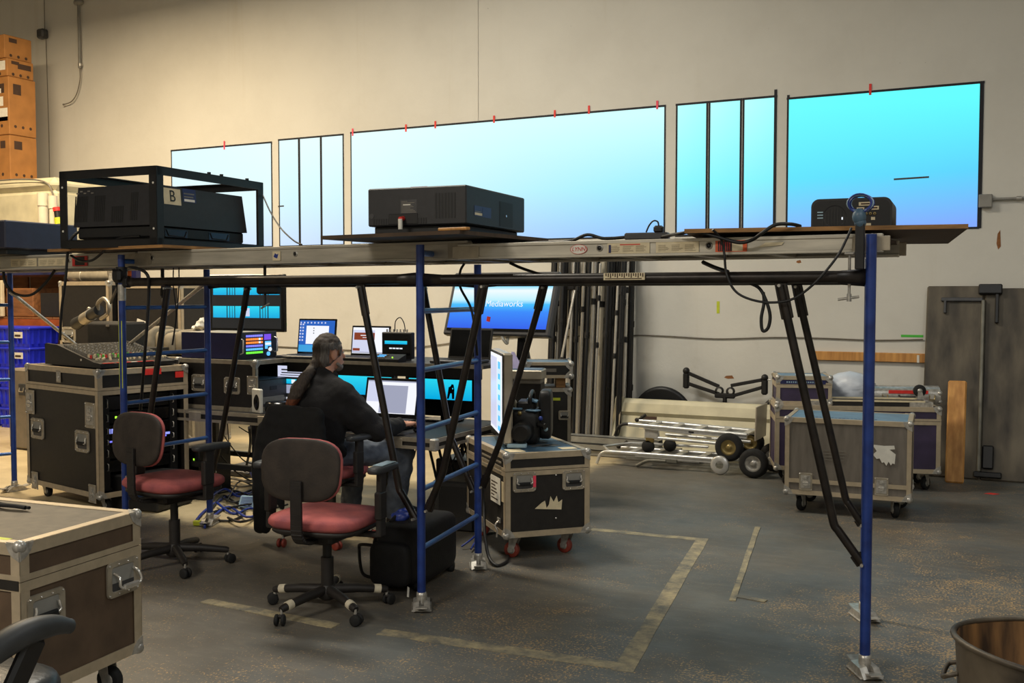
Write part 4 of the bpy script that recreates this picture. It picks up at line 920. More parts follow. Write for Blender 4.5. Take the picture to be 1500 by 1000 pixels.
# white plastic bag and silver long case on the purple case
p = on_pc(-.0, .12); b = MB(); N_, K_ = 22, 12; vs = [(0, 0, 0)]; fs = []
for i in range(1, K_ + 1):
    ph = PI / 2 * i / K_
    for j in range(N_):
        a = 2 * PI * j / N_; r = .19 * (math.sin(PI - ph * 2 * .92) * .25 + math.cos(ph * .0) * (1 - (i / K_) ** 2.2) ** .5 * .9 if i < K_ else .02) * (1 + .07 * math.sin(5 * a + i) + .04 * math.sin(9 * a - i * 2)); vs.append((r * math.cos(a), r * .75 * math.sin(a), .26 * (i / K_) ** .9))
for j in range(N_): fs.append([0, 1 + (j + 1) % N_, 1 + j])
for i in range(K_ - 1):
    for j in range(N_): a = 1 + i * N_; fs.append([a + j, a + (j + 1) % N_, a + N_ + (j + 1) % N_, a + N_ + j])
fs.append([1 + (K_ - 1) * N_ + j for j in range(N_)]); b.add(vs, fs, M['plastic_bag'], True)
tag(b.build('plastic_bag', None, (p.x, p.y, .680)), 'rounded white plastic bag standing on the purple case', 'bag')
p = on_pc(.46, .10)
t = thing('silver_case', 'long rounded silver case with a red stripe on the purple case', 'case', (p.x, p.y, .682), PRZ)
b = MB(); pf_ = []
for k in range(11): a = PI * k / 10; pf_.append((-.29, -.10 * math.cos(a) if True else 0, .07 + .075 * math.sin(a)))
pf_ += [(-.29, .10, .002), (-.29, -.10, .002)]; b.prism(pf_, (.53, 0, 0), M['silver'] if False else M['steel'], True); b.build('shell', t)
b = MB(); b.b2((-.17, -.1035, .085), (.14, -.094, .112), M['red']); b.build('red_stripe', t)
for x in (-.2, .17):
    b = MB(); b.box((x, -.103, .06), (.05, .008, .05), M['chrome'], .003); b.tube([(x - .02, -.112, .075), (x - .02, -.115, .04), (x + .02, -.115, .04), (x + .02, -.112, .075)], .004, M['gold'], 6); b.build('latch', t)
b = MB(); b.tube(spline([(-.09, -.105, .07), (-.07, -.13, .06), (.04, -.13, .06), (.06, -.105, .07)]), .007, M['black'], 8); b.build('handle', t)
b = MB()
for sy in (-1, 1): b.sph((.235, sy * .085, .09), .022, M['steel']); b.sph((.235, sy * .085, .02), .02, M['steel'])
b.build('corner', t)
# dark panels leaning on the wall, with the worn bar of their folded legs
def lean_panel(name, label, x0, x1, y0, y1, h, m):
    t = thing(name, label, 'panel', (x0, y0, 0), 0); wd = x1 - x0; a = math.atan2(y1 - y0, h)
    b = MB(Matrix.Rotation(-a, 4, 'X')); b.box((wd / 2, .02, h / 2 + .004), (wd, .035, h), M[m], .012); b.build('sheet', t); return t, a
t, a = lean_panel('leaning_board', 'dark stained board leaning on the wall directly behind the pine plank', -.79, -.325, 9.55, 9.93, 1.70, 'dark_panel')
b = MB(Matrix.Rotation(-a, 4, 'X')); b.box((.29, -.012, 1.575), (.34, .03, .035), M['grey_plastic'], .006); b.box((.155, -.012, 1.52), (.025, .03, .14), M['grey_plastic'], .006); b.build('hinge_strap', t)
t, a = lean_panel('leaning_board', 'dark brown stained board leaning on the wall, bearing a worn upright bar', -.318, .75, 9.55, 9.93, 1.68, 'dark_panel')
b = MB(Matrix.Rotation(-a, 4, 'X')); b.box((-.008, -.022, .82), (.03, .045, 1.50), M['bar_worn'], .008); b.build('leg_bar', t)
b = MB(Matrix.Rotation(-a, 4, 'X')); b.box((.045, -.022, 1.665), (.19, .06, .09), M['rack_black'], .01); b.box((.10, -.018, 1.5), (.03, .04, .27), M['rack_black'], .006); b.build('bracket', t)
b = MB(Matrix.Rotation(-a, 4, 'X')); b.box((.06, -.016, .2), (.09, .03, .2), M['rack_black'], .01); b.box((.06, -.016, .05), (.22, .035, .05), M['rack_black'], .008); b.build('foot_bracket', t)
p = aty(1400, 690, 9.40)
t, a = lean_panel('pine_plank', 'short yellow pine plank leaning on the dark panel', aty(1385, 640, 9.3).x, aty(1413, 640, 9.3).x, 9.30, 9.50, .87, 'pine')
# ------------------------------------------------------------------ hand trucks, cream panel, folded arms, round base, channels
cx0, cx1 = -3.66, -1.95
t = thing('cream_board', 'long cream ribbed panel leaning on the wall behind the hand trucks', 'panel', (cx0, 9.50, 0), 0)
a = .30; X = Matrix.Rotation(-a, 4, 'X'); L = cx1 - cx0; b = MB(X); prof = [(0, .0), (-.03, .03), (-.03, .08), (0, .11), (0, .40), (-.035, .43), (-.035, .52), (-.02, .56), (.0, .575), (.05, .575), (.05, 0)]
b.prism([(.05, y, z) for y, z in prof], (L - .05, 0, 0), M['cream']); b.build('sheet', t)
b = MB(X); b.prism([(0, -.045, .0), (0, -.045, .55), (0, -.02, .585), (0, .05, .585), (0, .05, 0)], (.05, 0, 0), M['cream']); b.b2((.05, -.048, .01), (.075, -.04, .56), M['alu']); b.build('end_cap', t)
b = MB(X); b.b2((.27, -.002, .27), (.44, .0, .40), M['paper']); b.b2((.27, -.003, .37), (.44, -.001, .40), M['card_mark'])
for k in range(4): b.b2((.29, -.003, .285 + k * .02), (.29 + random.uniform(.06, .13), -.001, .292 + k * .02), M['cable_grey'])
b.build('label', t)
t = thing('round_weight', 'black round base plate standing behind the cream panel', 'base plate', (-3.24, 9.88, .36), 0)
b = MB(); b.lathe([(0, -.03), (.28, -.03), (.31, -.015), (.31, .01), (.29, .02), (0, .022)], M['rack_black'], 40, (0, 0, 0), (0, 1, .18)); b.cyl((-.02, -.04, .25), (-.02, -.02, .25), .018, M['black'], 10); b.cyl((.07, -.04, .25), (.07, -.02, .25), .018, M['black'], 10); b.build('disc', t)
t = thing('support_block', 'short dark block holding the round base behind the cream panel', 'block', (-3.24, 9.86, 0), 0); b = MB(); b.b2((-.2, -.06, 0), (.2, .08, .052), M['rack_black']); b.build('block', t)
t = thing('folding_arm_mount', 'black folding arm mount resting behind the cream panel', 'arm mount', (-2.6, 9.83, 0), 0)
jl, jc, jr = Vector((-.39, 0, .76)), Vector((0, 0, .63)), Vector((.38, 0, .735))
for p, q, s in ((jl, jc, -1), (jc, jr, 1)):
    b = MB(); e = (q - p).normalized()
    for dz in (.055, -.05): b.bar(p + Vector((0, 0, dz)) + e * (.02 if s < 0 else .06), q + Vector((0, 0, dz * .7)) - e * (.06 if s < 0 else .02), .03, .034, M['black'], .006)
    b.build('arm', t)
b = MB(); b.box((-.39, 0, .735), (.06, .05, .16), M['black'], .015); b.sph((-.39, 0, .83), .035, M['black']); b.build('clamp_head', t)
b = MB(); b.box((.385, 0, .70), (.06, .05, .15), M['black'], .015); b.sph((.385, 0, .79), .034, M['black']); b.cyl((.40, 0, .77), (.45, 0, .77), .008, M['chrome'], 8); b.build('clamp_head', t)
b = MB(); b.lathe([(.026, -.015), (.042, -.015), (.042, .015), (.026, .015), (.026, -.015)], M['black'], 18, (-.055, 0, .645), (0, 1, 0)); b.lathe([(.026, -.015), (.042, -.015), (.042, .015), (.026, .015), (.026, -.015)], M['black'], 18, (.055, 0, .645), (0, 1, 0)); b.box((0, 0, .6), (.2, .04, .05), M['black'], .01); b.build('elbow', t)
b = MB(); b.b2((-.1, -.08, 0), (.1, .1, .03), M['rack_black']); b.cyl((0, 0, .03), (0, 0, .6), .022, M['black'], 12); b.build('pedestal', t)
t = thing('round_weight', 'black round base plate standing between the arm mount and the purple case', 'base plate', (-1.98, 9.88, .345), 0)
b = MB(); b.lathe([(0, -.03), (.28, -.03), (.31, -.015), (.31, .01), (.29, .02), (0, .022)], M['rack_black'], 40, (0, 0, 0), (0, 1, .18)); b.build('disc', t)
b = MB(); b.b2((-2.1, 9.82, 0), (-1.86, 9.94, .036), M['rack_black']); tag(b.build('support_block'), 'low dark block under the round base beside the purple case', 'block')
def wheel(b, hubm, c, r, wd):
    pass
def tyre(parent, c, r, wd, hub):
    b = MB(); b.lathe([(r * .55, -wd * .45), (r * .8, -wd * .5), (r * .95, -wd * .36), (r, -wd * .12), (r, wd * .12), (r * .95, wd * .36), (r * .8, wd * .5), (r * .55, wd * .45)], M['tyre'], 28, c, (0, 1, 0)); o = b.build('wheel', parent)
    h = MB()
    for s in (-1, 1): h.lathe([(0, s * wd * .3), (r * .16, s * wd * .32), (r * .2, s * wd * .2), (r * .42, s * wd * .2), (r * .56, s * wd * .42), (r * .58, s * wd * .3)], M[hub], 24, c, (0, 1, 0))
    h.build('wheel_hub', o); return o
def hand_truck(label, loc, tilt, kind):
    """convertible aluminium hand truck lying flat, toe plate to the right"""
    t = thing('hand_truck', label, 'hand truck', loc, 0, 'aluminium hand trucks', (0, tilt, 0)); A = M['alu_bright']
    L, wd = 1.15, .30; b = MB()
    for y in (0, wd): b.tube([(-L, y, 0), (-.05, y, 0)], .019, A, 10); b.b2((-L + .25, y - .012, -.034), (-.05, y + .012, -.012), A)
    b.build('frame_tube', t)
    for k in range(5):
        b = MB(); x = -L + .2 + k * .22; b.box((x, wd / 2, .004), (.06, wd, .018), A, .003); b.build('cross_slat', t)
    b = MB(); b.tube(spline([(-L + .02, 0, 0), (-L - .05, 0, -.005), (-L - .1, 0, -.04), (-L - .13, 0, -.12)]), .015, A if kind == 'low' else M['black'], 10); b.build('grip', t)
    b = MB(); b.tube(spline([(-L + .02, wd, 0), (-L - .03, wd, .01), (-L - .02, wd, .0), (-L + .06, wd, .06)]), .015, M['black'], 10); b.build('grip', t)
    if kind == 'high':
        b = MB(); b.tube([(-.88, .02, -.105), (-.08, .02, -.10)], .015, A, 10); b.tube([(-.88, wd - .02, -.105), (-.08, wd - .02, -.10)], .015, A, 10); b.bar((-1.0, .0, -.02), (-.55, .0, -.035), .02, .018, A); b.box((-.55, 0, -.012), (.06, .03, .04), M['black'], .008); b.build('under_frame', t)
        b = MB(); b.box((-.93, .03, -.07), (.13, .05, .09), A, .004); b.build('bracket', t)
        for x, y in ((-.95, .02), (-.80, wd - .1)):
            b = MB(); b.b2((x - .03, y - .02, -.15), (x + .04, y + .02, -.11), M['gold']); o = b.build('caster', t)
            q = MB(); q.lathe([(.0, -.02), (.055, -.02), (.06, -.01), (.06, .01), (.055, .02), (0, .02)], M['rubber'], 18, (x - .01, y, -.19), (0, 1, 0)); q.build('wheel', o)
        b = MB(); b.box((.02, wd / 2 + .06, .10), (.014, .40, .30), M['silver'], .004, Matrix.Rotation(.0, 3, 'Z')); b.build('toe_plate', t)
        tyre(t, (-.19, -.05, -.115), .125, .085, 'gold'); tyre(t, (-.10, wd + .06, -.115), .125, .085, 'gold')
    else:
        b = MB(); b.tube([(-L, 0, .0), (-L - .1, .1, .03), (-L + .1, wd, .05), (-.3, wd, .06)], .013, A, 8); b.build('handle_loop', t)
        b = MB(); b.lathe([(.035, -.012), (.075, -.012), (.085, 0), (.075, .012), (.035, .012), (.035, -.012)], A, 22, (-.10, -.05, -.04), (0, 1, 0)); b.build('brake_ring', t)
        b = MB(); b.bar((-.98, -.02, -.036), (-.50, -.02, -.04), .03, .026, M['bar_worn']); b.tube(spline([(-.60, -.03, -.045), (-.76, -.03, -.05), (-.84, -.03, -.085), (-.88, -.03, -.107)]), .016, M['bar_worn'], 8); b.build('folded_leg', t)
        tyre(t, (.20, -.06, .0), .128, .09, 'steel'); tyre(t, (.28, wd + .06, .0), .128, .09, 'steel')
        b = MB(); b.cyl((.20, -.06, 0), (.28, wd + .06, 0), .012, M['steel'], 10); b.bar((-.06, .12, .0), (.24, .12, 0), .2, .012, A); b.build('axle', t)
    return t
hand_truck('upper aluminium hand truck with a tall toe plate and gold hubs', (-2.11, 8.92, .352), .030, 'high')
hand_truck('lower aluminium hand truck lying on the floor, with grey hubs', (-2.27, 8.86, .128), .0, 'low')
for k, (x0, y0, x1, y1, z, h, lab) in enumerate([(-4.25, 9.30, -2.7, 9.44, 0, .06, 'lowest aluminium channel, on the floor behind the hand trucks'), (-4.22, 9.28, -2.9, 9.42, .061, .06, 'middle aluminium channel of the stack before the upright poles'), (-4.18, 9.30, -3.1, 9.44, .122, .07, 'top aluminium channel of the stack before the upright poles')]):
    t = thing('aluminium_channel', lab, 'metal channel', (x0, y0, z)); L, wd = x1 - x0, y1 - y0
    b = MB(); b.b2((0, 0, .0), (L, .006, h), M['alu_grey']); b.b2((0, wd - .006, 0), (L, wd, h), M['alu_grey']); b.b2((0, 0, h - .006), (L, wd, h), M['alu_grey']); b.b2((0, 0, 0), (L, .02, .006), M['alu_grey']); b.b2((0, wd - .02, 0), (L, wd, .006), M['alu_grey']); b.build('channel', t)
# bundle of upright poles
spec = [(801, 9.76, .026, 'black', 2.0), (811, 9.78, .02, 'chrome', 2.03), (821, 9.80, .03, 'black', 2.04), (806, 9.72, .024, 'black', 1.98), (816, 9.60, .03, 'black', 2.05), (829, 9.70, .016, 'chrome', 2.02), (839, 9.50, .017, 'black', 2.0), (846, 9.62, .017, 'chrome', 1.95), (853, 9.48, .019, 'black', 2.08), (860, 9.60, .02, 'chrome', 2.06), (866, 9.74, .022, 'black', 2.0), (873, 9.66, .028, 'paper', 2.02), (880, 9.52, .024, 'black', 2.10), (888, 9.64, .02, 'black', 2.04), (893, 9.50, .014, 'chrome', 1.72), (899, 9.70, .024, 'black', 2.08), (906, 9.56, .021, 'black', 2.05), (912, 9.66, .016, 'chrome', 2.0), (918, 9.74, .024, 'black', 2.06), (834, 9.80, .026, 'black', 2.02), (850, 9.82, .028, 'black', 2.06), (869, 9.56, .012, 'chrome', 1.90), (877, 9.84, .03, 'black', 2.07), (885, 9.80, .03, 'black', 2.03), (896, 9.84, .03, 'black', 2.0), (902, 9.46, .016, 'black', 1.98), (909, 9.84, .03, 'black', 2.04), (922, 9.84, .022, 'black', 2.02)]
spec.sort()
nth = ['first', 'second', 'third', 'fourth', 'fifth', 'sixth', 'seventh', 'eighth', 'ninth', 'tenth', 'eleventh', 'twelfth', 'thirteenth', 'fourteenth', 'fifteenth', 'sixteenth', 'seventeenth', 'eighteenth', 'nineteenth', 'twentieth', 'twenty-first', 'twenty-second', 'twenty-third', 'twenty-fourth', 'twenty-fifth', 'twenty-sixth', 'twenty-seventh', 'twenty-eighth']
for k, (px, y, r, m, h) in enumerate(spec):
    bp = aty(px + random.uniform(-1, 1), 640, y); tp = Vector((bp.x + random.uniform(-.02, .02), min(y + .16, 9.94), h))
    cn = {'black': 'black', 'chrome': 'shiny silver', 'paper': 'thick pale'}[m]
    t = thing('stand_pole', cn + ' upright pole, ' + nth[k] + ' from the left in the bundle', 'pole', (bp.x, y, 0), 0, 'stand poles leaning in a bundle')
    v = Vector((tp.x - bp.x, tp.y - y, h)); b = MB(); b.cyl((0, 0, 0), v, r, M['chrome'] if m == 'chrome' else M['rack_black'] if m == 'black' else M['pvc'], 12); b.build('tube', t)
    for f in ((.30, .62) if k % 3 == 0 else (.55, .8) if k % 3 == 1 else (.72,)):
        b = MB(); q = v * f; b.cyl(q, q + v * .03, r + .007, M['black'], 12); b.cyl(q + v * .015, q + v * .015 + Vector((.01, -.045, 0)), .008, M['black'], 8); b.build('collar', t)
    if k in (1, 5, 9, 12):
        b = MB(); q = v * .78
        for s in (-1, 1): b.bar(q + Vector((s * (r + .008), -.02, .1)), q + Vector((s * (r + .014), -.03, -.35)), .014, .03, M['black'], .003)
        b.box(q + Vector((0, -.025, .1)), (.08, .05, .09), M['black'], .01); b.build('folded_leg', t)
a, q = aty(817, 555, 9.4), aty(842, 425, 9.55)
t = thing('stand_pole', 'slanting silver pole crossing in front of the upright bundle', 'pole', (a.x, a.y, 0), 0, None)
b = MB(); e = (q - a); a0 = a - e * (a.z / e.z); b.cyl(a0 - Vector((a.x, a.y, 0)), q - Vector((a.x, a.y, 0)), .014, M['chrome'], 10); b.build('tube', t)
b = MB(); m_ = a0 + (q - a0) * .55 - Vector((a.x, a.y, 0)); b.cyl(m_, m_ + e.normalized() * .06, .02, M['black'], 10); b.build('collar', t)
# ------------------------------------------------------------------ mixing desk rack at the left
fl, fc, rc = Vector((-6.98, 5.44, 0)), Vector((-5.93, 5.21, 0)), None
u = fc - fl; w = u.length; RRZ = math.atan2(u.y, u.x); n = Vector((-u.y, u.x, 0)).normalized(); d = .74; RC = (fl + fc) / 2 + n * d / 2
t = road_case('mixer_rack_case', 'tall black rack case with lit units, under the mixing desk', 'flight case', RC, RRZ, w, d, .93, .11, 'black_lam', 'black_lam', .15, e=.038, open_right=True, cr=.045)
RW, RD = w, d
Xf, Xr = frame_mat('front', w, d, .11), frame_mat('right', w, d, .11)
case_latch(t, Xf, -.47, .64, 1.25); case_latch(t, Xf, .43, .60, 1.25); case_handle(t, Xf, -.36, .44, 1.15); case_handle(t, Xf, .31, .40, 1.15); case_latch(t, Xf, -.42, .03, .9); case_latch(t, Xf, .44, .03, .9)
case_latch(t, Xf, -.02, .86, .6)
b = MB(); b.b2((-w / 2 + .03, -d / 2 + .05, .14), (w / 2 - .10, d / 2 - .05, .16), M['black'])
for s in (-1, 1): b.b2((w / 2 - .10, s * (d / 2 - .09) - .03, .15), (w / 2 - .06, s * (d / 2 - .09) + .03, .88), M['rack_black'])
b.build('rack_rail', t)
for k, (z, h, kind) in enumerate(((.74, .10, 'off'), (.64, .085, 'led'), (.55, .075, 'disp'), (.47, .07, 'strip'), (.38, .085, 'off'), (.28, .085, 'off'))):
    b = MB(); b.b2((-w / 2 + .2, -d / 2 + .08, z), (w / 2 - .075, d / 2 - .08, z + h), M['rack_black']); b.b2((w / 2 - .076, -d / 2 + .07, z + .003), (w / 2 - .07, d / 2 - .07, z + h - .003), M['black_gloss'])
    for y in (-.27, .27): b.tube([(w / 2 - .07, y, z + .015), (w / 2 - .045, y, z + .02), (w / 2 - .045, y, z + h - .02), (w / 2 - .07, y, z + h - .015)], .004, M['steel'], 6)
    o = b.build('rack_unit', t); q = MB()
    if kind == 'led': q.b2((w / 2 - .07, -.20, z + .035), (w / 2 - .067, -.185, z + .05), G['led_green'])
    if kind == 'disp':
        for y in range(9): q.b2((w / 2 - .07, -.26 + y * .03, z + .015), (w / 2 - .0675, -.238 + y * .03, z + .05), G['rackblue'])
    if kind == 'strip': q.b2((w / 2 - .07, -.26, z + .03), (w / 2 - .0675, .22, z + .042), G['violet']); q.b2((w / 2 - .07, .05, z + .045), (w / 2 - .0675, .25, z + .062), G['rackblue'])
    if q.v: q.build('display', o)
for y0, y1, z, lab in ((.03, .19, .985, 0), (.31, .38, .95, 1)):
    b = MB(Xr); b.b2((y0 - .05, z - .11, .0), (y1 - .05, z - .065, .004), M['red']); b.build('red_tape', t)
# mixing desk on it
zt = 1.043
t = thing('mixing_desk', 'wide mixing desk with rows of grey knobs on the tall rack case', 'audio mixer', (RC.x, RC.y, zt), RRZ)
W, D = 1.0, .62; y0 = -D / 2 - .02
b = MB(Matrix.Translation((-.03, .03, 0)))
side = [(0, 0.004), (0, .035), (.10, .045), (.62, .155), (.80, .165), (.82, .15), (.82, .004)]
MXW, MXD = 1.0, .82
# low edge faces the operator at +X ; the high meter end is towards -X
b.prism([(.47 - yy, -.32, zz) for yy, zz in side], (0, .02, 0), M['black']); b.build('end_cheek', t)
b = MB(Matrix.Translation((-.03, .03, 0))); b.prism([(.47 - yy, .30, zz) for yy, zz in side], (0, .02, 0), M['black']); b.build('end_cheek', t)
b = MB(Matrix.Translation((-.03, .03, 0))); b.prism([(.465 - yy, -.30, zz * .92) for yy, zz in side], (0, .60, 0), M['rack_black']); b.build('chassis', t)
sl = lambda yy: (.035 + (yy) / .62 * .12) * .92 if yy < .62 else .145
for cidx, (cname, mm) in enumerate((('knob', 'cable_grey'), ('fader_cap', 'paper'))):
    b = MB(Matrix.Translation((-.03, .03, 0)))
    for i in range(24):
        y = -.28 + i * .0243
        if cidx == 0:
            for j in range(13):
                yy = .20 + j * .032; z = sl(yy); mk = M[('cable_grey', 'steel', 'cable_grey', 'foam')[(i + 2 * j) % 4] if j > 1 else ('redink', 'paper', 'cable_grey', 'paper', 'green')[(i + j) % 5]]
                b.cyl((.465 - yy, y, z - .003), (.465 - yy, y, z + .022), .008, mk, 7)
        else:
            yy = .05 + .1 * random.random(); z = sl(yy); b.box((.465 - yy, y, z + .008), (.02, .012, .016), M['paper'], .002)
    b.build(cname, t)['kind'] = 'stuff'
b = MB(Matrix.Translation((-.03, .03, 0)))
for a0, a1 in ((-.29, -.20), (-.18, -.07), (-.02, .12)): b.b2((.435, a0, .036), (.463, a1, .0385), M['red'])
b.b2((.435, -.07, .036), (.463, -.02, .0385), M['white']); b.build('marker_tape', t)
b = MB(Matrix.Translation((-.03, .03, 0))); b.cyl((.2, -.32, .055), (.2, -.3235, .055), .009, M['chrome'], 10); b.build('screw', t)
# black speaker box behind the mixer and gooseneck lamp of silver tube hanging by a clamp
p = aty(146, 503, 6.6)
t = thing('monitor_speaker', 'black box speaker standing behind the mixing desk', 'speaker', (-7.72, 7.02, 1.078), -.1)
b = MB(); b.box((0, 0, .125), (.56, .26, .25), M['black'], .02); b.build('cabinet', t)
b = MB(); b.box((0, -.131, .125), (.5, .006, .2), M['bag'], .004); b.build('grille_cloth', t)
b = MB(); b.box((.05, -.136, .215), (.05, .004, .02), M['cable_grey'], .003); b.build('badge', t)
b = MB(); b.b2((-.33, -.30, .0), (.33, .30, .03), M['black_lam']); b.b2((-.3, -.27, -1.047), (.3, .27, .0), M['black_lam']); o = b.build('speaker_plinth', None, (-7.72, 7.06, 1.058), -.1); tag(o, 'plain black block the box speaker stands on, hidden behind the rack case', 'stand')
o.location.z = 1.0475; 
pA, pB = aty(112, 474, 6.3), aty(155, 448, 6.0)
t = thing('clamp_lamp', 'silver and black clamp light hanging tilted above the mixing desk', 'lamp', (0, 0, 0)); e = (pB - pA)
b = MB(); b.cyl(pA, pA + e * .30, .055, M['black'], 16, .045); b.build('lamp_nose', t)
b = MB(); b.cyl(pA + e * .28, pA + e * .52, .052, M['silver'], 16); b.sph(tuple(pA + e * .45 + Vector((0, 0, .06))), .018, M['silver']); b.build('lamp_barrel', t)
b = MB(); b.cyl(pA + e * .50, pA + e * .78, .045, M['black'], 16); b.build('lamp_body', t)
b = MB(); q = pA + e * .76; v = e.normalized(); b.tube(spline([q, q + Vector((.02, -.02, .06)), q + v * .14 + Vector((0, 0, .07)), q + v * .26 + Vector((0, 0, .0)), q + v * .24 + Vector((0, 0, -.07)), q + v * .06 + Vector((0, 0, -.08))]), .016, M['silver'], 10); b.build('clamp', t)
cable('black power lead running from the clamp light up over the scaffold post', [pB + e * .15, aty(170, 425, 5.6), aty(182, 402, 5.0), aty(190, 392, 4.68), aty(214, 400, 4.55), aty(218, 430, 4.58), aty(212, 520, 4.62), aty(206, 600, 4.8)], .010)
# beige case standing behind the rack at the left
p = aty(44, 607, 7.2)
t = thing('beige_case', 'narrow beige case standing between the blue crates and tall rack case', 'case', (-9.15, 7.2, 0), 0)
b = MB(); b.box((0, 0, .42), (.34, .3, .82), M['beige'], .02); b.build('body', t); b = MB(); b.box((.05, -.152, .62), (.1, .008, .12), M['grey_plastic'], .004); b.tube([(.02, -.158, .64), (.02, -.165, .6), (.08, -.165, .6), (.08, -.158, .64)], .005, M['silver'], 6); b.build('handle', t)
# ------------------------------------------------------------------ work tables
def lid_table(name, label, x0, x1, y0, y1, zt, legs, h=.085, rz=0):
    t = thing(name, label, 'table', (x0, y0, 0), rz); L, D = x1 - x0, y1 - y0
    b = MB(); b.b2((.01, .01, zt - h), (L - .01, D - .01, zt - .003), M['black_lam']); b.b2((.02, .02, zt - .005), (L - .02, D - .02, zt - .001), M['black']); b.build('tray', t)
    b = MB()
    for z0, z1 in ((zt - .028, zt), (zt - h, zt - h + .02)):
        for y in (0, D): b.b2((0, y - .003, z0), (L, y + .003, z1), M['alu_dull'])
        for x in (0, L): b.b2((x - .003, 0, z0), (x + .003, D, z1), M['alu_dull'])
    for x in (0, L):
        for y in (0, D): b.box((x, y, zt - h / 2), (.05, .05, h + .004), M['steel'], .008)
    for k in range(2): b.box((L * (.3 + .45 * k), -.004, zt - h / 2), (.12, .006, h * .7), M['alu_dull'], .002)
    b.build('edging', t)
    for x, y in legs:
        b = MB(); b.bar((x, y, 0), (x, y, zt - h), .04, .04, M['rack_black']); b.box((x, y, .01), (.06, .06, .02), M['rubber'], .004); b.build('leg', t)
    return t
t = lid_table('work_table', 'work table with silver edges carrying the open rack case', -6.12, -4.62, 5.90, 6.62, .70, [(.08, .08), (.65, .62), (.92, .14), (1.42, .64), (.08, .62)])
b = MB(); b.b2((.06, .06, .25), (1.4, .1, .29), M['rack_black']); b.b2((.06, .6, .25), (1.4, .64, .29), M['rack_black']); b.build('stretcher', t)
t = lid_table('work_table', 'work table where the person types, with a silver-cornered end', -4.56, -3.36, 5.60, 6.62, .66, [(.25, .9), (.06, .45), (1.0, .95), (1.14, .6)], .075)
b = MB()
for x in (.72, 1.12):
    pass
for k in range(5):
    y0 = .35 + .12 * k; b.bar((.88, y0, .06), (1.08, y0 + .1, .56), .016, .01, M['rack_black']); b.bar((1.08, y0, .06), (.88, y0 + .1, .56), .016, .01, M['rack_black'])
for y in (.35, .93):
    for x in (.88, 1.08): b.bar((x, y, .0), (x, y, .58), .02, .02, M['rack_black'])
b.build('scissor_stand', t)
# rack case with open end on the left table
x0, x1, y0, y1 = -5.96, -5.16, 6.0, 6.58
t = road_case('equipment_rack_case', 'black rack case with handles, a grey unit in its open end', 'flight case', ((x0 + x1) / 2, (y0 + y1) / 2, .70), 0, x1 - x0, y1 - y0, .385, .0, 'black_lam', 'black_lam', .03, em='alu_dull', e=.03, seam=False, casters=False, open_right=True)
Xf = frame_mat('front', x1 - x0, y1 - y0, 0)
case_handle(t, Xf, -.16, .20, .92); case_latch(t, Xf, -.33, .20, .95); case_handle(t, Xf, .17, .19, .92); case_latch(t, Xf, .37, .20, .95)
t = thing('grey_rack_unit', 'grey blue box unit inside the open end of the rack case', 'electronics', (-5.34, 6.24, .7135), 0)
b = MB(); b.box((0, 0, .11), (.30, .34, .22), M['grey_plastic'], .008); b.b2((-.15, -.17, .2205), (.15, .17, .222), M['blue_lid']); b.build('housing', t)
b = MB(); b.box((.151, .0, .15), (.004, .08, .03), M['black'], .001); b.box((.151, 0, .06), (.004, .25, .05), M['grey_box'], .001); b.build('socket_plate', t)
t = thing('blue_cable_coil', 'coil of blue cable hanging in the rack case opening', 'cable', (-5.175, 6.47, .86), 0)
b = MB(); 
for k in range(4): b.tube([(.006 * k, .06 * math.cos(a), .06 * math.sin(a) - .09 * max(0, -math.sin(a))) for a in [2 * PI * j / 20 for j in range(20)]], .007, M['cable_blue'], 6, closed=True)
b.build('coil', t)
p = atz(366, 606, .70)
t = thing('white_card_holder', 'small white holder with a black disc, before the open rack case', 'stand', (-5.11, 5.96, .701), -.35)
b = MB(); b.box((0, 0, .09), (.12, .03, .18), M['white'], .006); b.build('block', t); b = MB(); b.lathe([(0, -.022), (.032, -.022), (.04, -.015)], M['black_gloss'], 20, (.012, -.0, .08), (0, 1, 0), (1, 1.5)); b.build('disc', t)
b = MB(); b.lathe([(0, -.04), (.09, -.04), (.10, 0), (.09, .04), (0, .04)], M['black_gloss'], 24, (-5.0, 6.06, .74), (0, 0, 1)); tag(b.build('black_spool'), 'low round black spool beside the white holder', 'spool')
t = thing('hand_tool', 'tool with a green grip and red end lying by the white holder', 'tool', (-4.76, 6.02, .705), .25)
b = MB(); b.box((-.04, 0, .012), (.16, .045, .024), M['green'], .008); b.build('grip', t); b = MB(); b.box((.07, -.02, .012), (.06, .04, .02), M['red'], .006); b.build('end', t); b = MB(); b.box((.0, -.06, .008), (.16, .02, .012), M['cable_blue'], .004); b.build('blade', t)
# blue processor on the rack case
t = thing('video_processor', 'navy rack processor with rows of coloured lit buttons, on the rack case', 'electronics', (-5.66, 6.26, 1.087), 0)
b = MB(); b.box((0, 0, .10), (.58, .42, .20), M['navy'], .004); b.b2((-.29, -.21, .2005), (.29, .21, .203), M['silver']); b.build('housing', t)
b = MB(); b.box((.296, 0, .10), (.012, .46, .215), M['rack_black'], .006); b.build('front_panel', t)
for y in (-.2, .2):
    b = MB(); b.tube([(.302, y, .04), (.33, y, .05), (.33, y, .15), (.302, y, .16)], .006, M['chrome'], 8); b.build('handle', t)
for r, (nm, cc) in enumerate((('violet', 0), ('orange', 0), ('orange', 0), ('violet', 0), ('sky', 0), ('lime', 0))):
    b = MB()
    for k in range(8): b.b2((.3022, -.135 + k * .0245, .168 - r * .026), (.305, -.115 + k * .0245, .184 - r * .026), G['text'] if (nm == 'orange' and k == 6) else G[nm])
    b.build('button_row', t)
